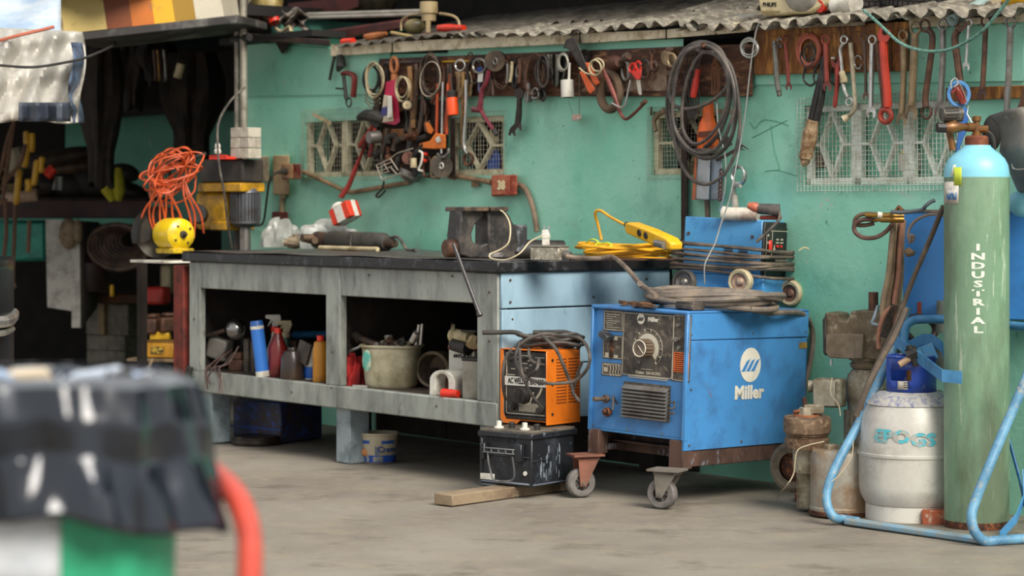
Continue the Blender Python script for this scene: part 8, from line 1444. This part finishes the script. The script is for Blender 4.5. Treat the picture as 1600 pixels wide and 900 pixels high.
q = MB(); q.grid(lambda u, v: P(111+16*u+4*math.sin(v*8), 66+v*126, 10.75+.2*u+.03*math.sin(v*22)), 5, 20); O('blue_fold', q, M_('5d6f8a', .5, dirt='2c323c', amt=.5, sc=6), tp, solid=.006)
q = MB(); q.grid(lambda u, v: P(-40+135*u, -40+v*95+10*u*0, 11.1+.6*(1-v)+.04*math.sin(u*9+v*6)), 16, 14); O('awning_top', q, wornmat('b3bcc4', [('8aa4c0', 2.2, .45, .62, .8, (1, 1, 2)), ('d0d0cc', 3, .5, .7, .7, (1, 1, 2))], .6, .2), tp, solid=.006)
q = MB(); q.tube(cr([P(-10, 66, 10.8), P(30, 55, 10.8), P(60, 48, 10.85), P(84, 42, 10.9)], 4), .008, 6); O('red_cord', q, M_('a8563c', .6), None, 'thin red cord along the tarpaulin upper edge', 'cord')
# dark vehicle corner at the far left
vh = T('dark_vehicle', 'corner of a dark vehicle with chrome trim at the far left', 'vehicle', P(-10, 590, 8.5)); q = MB()
q.grid(lambda u, v: P(-60+80*math.sin(u*PI*.5)-(12*(1-v) if v < .3 else 0)*0, 400+v*190, 8.6-.5*math.cos(u*PI*.5)*(1)), 10, 8); O('body_corner', q, M_('17191c', .3, dirt='0e0f10', amt=.3), vh, solid=.01)
q = MB(); q.tube(cr([P(-20, 505, 8.1), P(6, 503, 8.2), P(18, 498, 8.4), P(21, 490, 8.6)], 5), .022, 10); q.tube(cr([P(-20, 522, 8.1), P(6, 520, 8.2), P(19, 514, 8.4)], 5), .012, 8); O('chrome_trim', q, m_brightst, vh)
# ---------------- foreground bin with black bag, red handle ----------------
fD = 3.05; fb = T('green_bin', 'blurred green plastic bin lined with a black bag, in front', 'bin', P(60, 1700, fD)); fb.location.z = 0
bc = P(80, 320, fD); bc.z = 0; fk = fD/F
def fz(py): return H-(py-YH)*fk
q = MB(Matrix.Translation(bc)); R_ = 196*fk
q.lathe([(0, .0), (R_*.8, 0), (R_*.84, .02), (R_*1.0, fz(770)), (R_*1.02, fz(640)), (R_*1.02, fz(620)), (R_*.98, fz(620)), (R_*.8, .03)], 56, cap=False); O('bin_body', q, M_('35a87c', .4, dirt='238a60', amt=.3, bump=0), fb)
q = MB(Matrix.Translation(bc)); q.grid(lambda u, v: ((R_*1.015)*math.cos(R(-170+95*u)), (R_*1.015)*math.sin(R(-170+95*u)), fz(895)+v*(fz(765)-fz(895))+.0*u), 10, 3); O('white_label', q, M_('c9cbcc', .5, dirt='a9afb8', amt=.35, sc=14), fb, solid=.002)
rnd = random.Random(90); ph = [rnd.uniform(0, 6) for _ in range(12)]
def bagf(u, v):
    a = 2*PI*u; wv = .5+.5*math.sin(7*a+ph[0]); n = .04*math.sin(7*a+ph[1]+v*3)+.03*math.sin(15*a+ph[2]-v*5)+.016*math.sin(27*a+ph[3]+v*4)
    pro = [(.90, 580, .0), (1.14, 590, .3), (1.2, 640, .6), (1.17, 690, .8), (1.23, 730, 1), (1.29, 785, 1.0)]
    t = v*(len(pro)-1); i = min(int(t), len(pro)-2); f = t-i; r_ = pro[i][0]*(1-f)+pro[i+1][0]*f; y = pro[i][1]*(1-f)+pro[i+1][1]*f
    drop = 34*math.sin(a+.1)*0 + 50*max(0, math.cos(a-.2))*v - 12*(1-wv)*v - 35*max(0, -math.cos(a+.9))*v
    rr = R_*(r_+n*(.5+v)+.10*max(0, math.cos(a-.2))*v); return (rr*math.cos(a), rr*math.sin(a), fz(y+drop))
q = MB(Matrix.Translation(bc)); q.grid(bagf, 120, 30); O('bin_bag', q, M_('262c36', .2, .55, dirt='12151b', amt=.5, sc=6, bump=0, coat=.6), fb, solid=.002)
q = MB(Matrix.Translation(bc)); q.grid(lambda u, v: ((R_*(.92-.5*v)+.01*math.sin(40*u))*math.cos(2*PI*u), (R_*(.92-.5*v))*math.sin(2*PI*u), fz(585)-.25*v), 60, 6); O('bag_inside', q, M_('14171c', .25, coat=.3), fb)
for i in range(16):
    a = 2*PI*i/16+.2; q = MB(Matrix.Translation(bc)); x, y = R_*.78*math.cos(a), R_*.78*math.sin(a); q.grid(lambda u, v: (x*(1-.1*v)+.03*math.sin(u*5+i)+(u-.5)*.07*abs(math.sin(a))+.02*u, y*(1-.1*v)+(u-.5)*.07*abs(math.cos(a)), fz(612)+.045*v+.012*math.sin(u*7+i)-.03), 4, 6)
    O('crumpled_sheet', q, M_(['c4b49a', '9fb3d0', '2a2c30', 'b9c4d4', '3c4450'][i % 5], .5), fb, solid=.002)
q = MB(); q.tube(cr([P(262, 700, 3.3), P(285, 716, 3.25), P(330, 738, 3.15), P(368, 775, 3.05), P(388, 830, 2.98), P(390, 900, 2.9), P(388, 1000, 2.85), P(386, 1300, 2.8), P(386, 1640, 2.75)], 8), .0165, 16); O('red_handle', q, M_('c04a3a', .35, dirt='a8402f', amt=.3, bump=0), None, 'blurred red tubular handle curving beside the green bin', 'handle')
# ---------------- things on the roof edge ----------------
def roofp(px, py, back=.3): p = W(px, py, -back); return p
rd = T('radio', 'cream portable radio with round speaker lying on the roof edge', 'radio', W(1240, 22, -.05)); RM = Matrix.Translation(W(1188, 24, 0)) @ Matrix.Rotation(R(-48), 4, 'Z') @ Matrix.Rotation(R(4), 4, 'Y')
k = 1/ws(1220); m_rad = M_('c9b98f', .45, dirt='9a875c', amt=.3)
q = MB(RM); L_ = .37; q.prism([(-.02, .06), (.0, 0), (.03, -.004), (.28, .012), (L_, .05), (L_+.02, .12), (-.03, .12)], 0, .12); O('radio_body', q, m_rad, rd, bev=.012, seg=2)
q = MB(RM); q.prism([(.0, .012), (.03, .01), (.1, .012), (.11, .02), (.01, .02)], -.004, .0); O('lower_slot', q, M_('8a774e', .5), rd); q = MB(RM @ Matrix.Translation((.05, -.002, .045))); text(q, 'PHILIPS', Matrix(), .024, .0006, .0006); O('radio_lettering', q, m_dark, rd, kind='stuff')
q = MB(RM); q.ball((.22, .02, .085), .1, .05, .075, 28); O('speaker_grille', q, M_('9a968c', .4, .2, dirt='75716a', amt=.3), rd)
wb_ = T('white_bottle', 'white plastic bottle with red cap lying beside the radio', 'bottle', W(1305, 16, -.05)); q = MB(); q.tube([W(1289, 9, -.05), W(1296, 8, -.06), W(1302, 6, -.07), W(1336, 4, -.1), W(1342, 4, -.1)], [.02, .022, .05, .055, .03], 20); O('bottle_body', q, m_white, wb_); q = MB(); q.tube([W(1280, 10, -.02), W(1287, 9, -.045)], .026, 20); O('red_cap', q, m_redb, wb_)
for i, (x, l_) in enumerate(((1392, 'left black tyre lying on the roof edge'), (1470, 'right black tyre with ribbed tread on the roof edge'))):
    c_ = W(x, -6, -.36); tyre('roof_tyre', l_, c_, .24, .062, Matrix.Rotation(R(8), 4, 'X'), M_('2a2624', .75, dirt='4c443c', amt=.35), 60)
q = MB(); q.tube([W(1487, 33, .08), W(1540, 2, -.1), W(1575, -16, -.25)], .021, 14, cap=False); q2 = MB(); gp_ = T('grey_pipe', 'grey plastic pipe poking out over the right roof edge', 'pipe', W(1490, 36, .06)); O('pipe', q, M_('8fa39f', .45, dirt='5c6a66', amt=.4), gp_, solid=.004)
q = MB(); q.rod(W(1545, 10, -.02), W(1585, -4, -.2), .02); O('tan_pipe', q, M_('9a8c74', .6, dirt='6a5c44', amt=.4), None, 'tan pipe crossing behind the grey pipe on the roof', 'pipe')
q = MB(); q.ball(W(1598, 1, -.1), .08, .08, .03, 16); O('yellow_cap', q, m_yellow, None, 'yellow lid at the top right corner on the roof', 'lid')
q = MB(); q.tube(cr([W(1505, 25, .02), W(1518, 26, .03), W(1560, 25, .03), W(1600, 12, .02)], 5), .004, 6); O('black_wire', q, m_black, None, 'thin black wire strung under the right roof edge', 'wire')
# left overhead shelf
q = MB(); wpoly(q, [(386, 62), (516, 72), (516, 62), (386, 52)], -.1, .12); O('dark_sheet', q, M_('241913', .8, dirt='3f2c20', amt=.4), None, 'dark sheet edge over the wall at the left roof end', 'sheet', bev=.004)
q = MB(); wpoly(q, [(430, 66), (452, 66), (443, 84), (440, 84)], .02, .05); O('dark_flap', q, m_inner, None, 'dark pointed flap hanging under the left sheet edge', 'flap')
r = T('sauce_bottle', 'tan labelled bottle with red cap lying overhead at the left', 'bottle', W(425, 32, -.1)); q = MB(); q.tube([W(414, -10, -.1), W(420, 8, -.1), W(426, 24, -.1)], [.09, .085, .05], 18); O('bottle_body', q, M_('9a854c', .5, dirt='5c4a24', amt=.4, dirt2='c9b98a', amt2=.3), r); q = MB(); q.tube([W(427, 26, -.1), W(430, 36, -.1)], .034, 14); O('red_cap', q, m_redb, r)
q = MB(); q.grid(lambda u, v: W(440+38*u+4*math.sin(v*9), 16+30*v+5*math.sin(u*8), -.05+.05*math.sin(u*11+v*5)+.03*math.sin(v*15)), 18, 14); O('plastic_bag', q, M_('8a8076', .5, dirt='4a423a', amt=.4), None, 'grey crumpled plastic bag overhead beside the red capped bottle', 'bag', solid=.004)
q = MB(); q.tube(cr([W(432, 45, 0), W(440, 49, .02), W(452, 42, .02), W(455, 50, .03)], 4), .01, 6); O('bag_knot', q, m_cream, None, 'pale knot under the overhead plastic bag', 'knot')
q = MB(); wpoly(q, [(508, 66), (640, 44), (640, 28), (505, 48)], -.35, -.1); O('red_crate', q, M_('4a1712', .6, dirt='2a0e0b', amt=.4), None, 'dark red crate side on the left roof end', 'crate', bev=.01)
q = MB(); wpoly(q, [(450, 28), (520, 25), (560, 10), (560, -6), (450, 5)], -.6, -.4); O('red_board', q, M_('5c1f14', .7, dirt='3a130d', amt=.4), None, 'rust red board behind the white tubes overhead', 'board')
for i, (x0, y0, x1, y1, l_) in enumerate(((462, 23, 660, 17, 'upper of two white tubes lying overhead'), (475, 28, 660, 22, 'lower of two white tubes lying overhead'))): q = MB(); q.rod(W(x0, y0, -.3), W(x1, y1, -.35), .011); O('white_tube', q, M_('b5ada0', .5, dirt='8a8274', amt=.3), None, l_, 'tube')
q = MB(); q.ball(W(560, 2, -.7), .22, .1, .12, 16); O('sack', q, M_('5a4f34', .8, dirt='2f2818', amt=.45), None, 'olive sack at the back of the overhead left pile', 'sack')
q = MB(); q.tube([W(536, 66, .0), W(552, 65, .0)], .02, 10); O('red_knob', q, m_redb, None, 'short red grip on the left roof edge', 'grip')
q = MB(); q.tube([W(570, 57, -.02), W(578, 58, -.02), W(590, 57, -.02), W(604, 52, -.03)], [.012, .022, .024, .01], 10); O('screwdriver', q, M_('a5602c', .5, dirt='5c3418', amt=.35), None, 'amber handled screwdriver on the left roof edge', 'screwdriver')
vv_ = T('pull_switch', 'cream cylindrical unit with bent arm and red grip on the roof', 'unit', W(668, 54, -.05)); m_pc = M_('a3906a', .5, dirt='6a5838', amt=.35)
q = MB(); q.tube([W(670, 33, -.08), W(670, 22, -.08), W(670, 21, -.08), W(670, 3, -.08)], [.036, .038, .046, .046], 22); O('cylinder', q, m_pc, vv_); q = MB(); q.tube([W(669, 54, -.06), W(669, 33, -.06)], [.012, .014], 10); O('stem', q, m_pc, vv_); q = MB(); q.ball(W(648, 41, -.12), .055, .03, .04, 18); O('reflector', q, M_('7c7048', .4, dirt='4a4228', amt=.4), vv_)
q = MB(); q.tube(cr(wl([(656, 21), (640, 24), (628, 32), (627, 48)], -.05), 4), .006, 6); q2 = MB(); q2.tube(cr(wl([(687, 21), (705, 24), (715, 30), (718, 40)], -.05), 4), .007, 6); O('wire_arm', q, m_pc, vv_); O('wire_arm', q2, m_pc, vv_)
q = MB(); q.tube(wl([(686, 44), (700, 43.5), (712, 44), (725, 44)], -.04), [.017, .02, .018, .016], 12); O('red_grip', q, M_('c83018', .4, dirt='8a200f', amt=.25), vv_)
q = MB(); q.rod(W(612, 51, -.02), W(652, 59, -.02), .009); O('tan_stick', q, M_('a38c5c', .6), None, 'tan stick lying below the cream unit on the roof', 'stick')
q = MB(); q.tube(wl([(650, 62), (665, 58), (690, 56), (698, 60)], -.02), [.015, .025, .015, .02], 10); O('rusty_tap', q, m_brownst, None, 'rusty tap piece on the roof edge below the cream unit', 'tap')
for i, (a, b_, c_, l_) in enumerate((((392, -20), (386, 58), '8a7c6a', 'thin pale pipe standing beside the galvanised poles overhead'), ((380, -10), (392, 30), '8a3f1c', 'orange strip overhead beside the poles'), ((400, 0), (408, 40), '5a1f18', 'dark red strip overhead right of the poles'))): q = MB(); q.rod(W(*a, -.05), W(*b_, -.05), .012); O('strip', q, M_(c_, .6), None, l_, 'strip')
q = MB(); wpoly(q, [(1085, 38), (1150, 22), (1180, 22), (1178, 30), (1110, 38)], -.12, -.10); O('grey_slate', q, M_('a09c94', .6, dirt='75716a', amt=.35), None, 'pale grey flat slate lying on the roof left of the radio', 'slate')
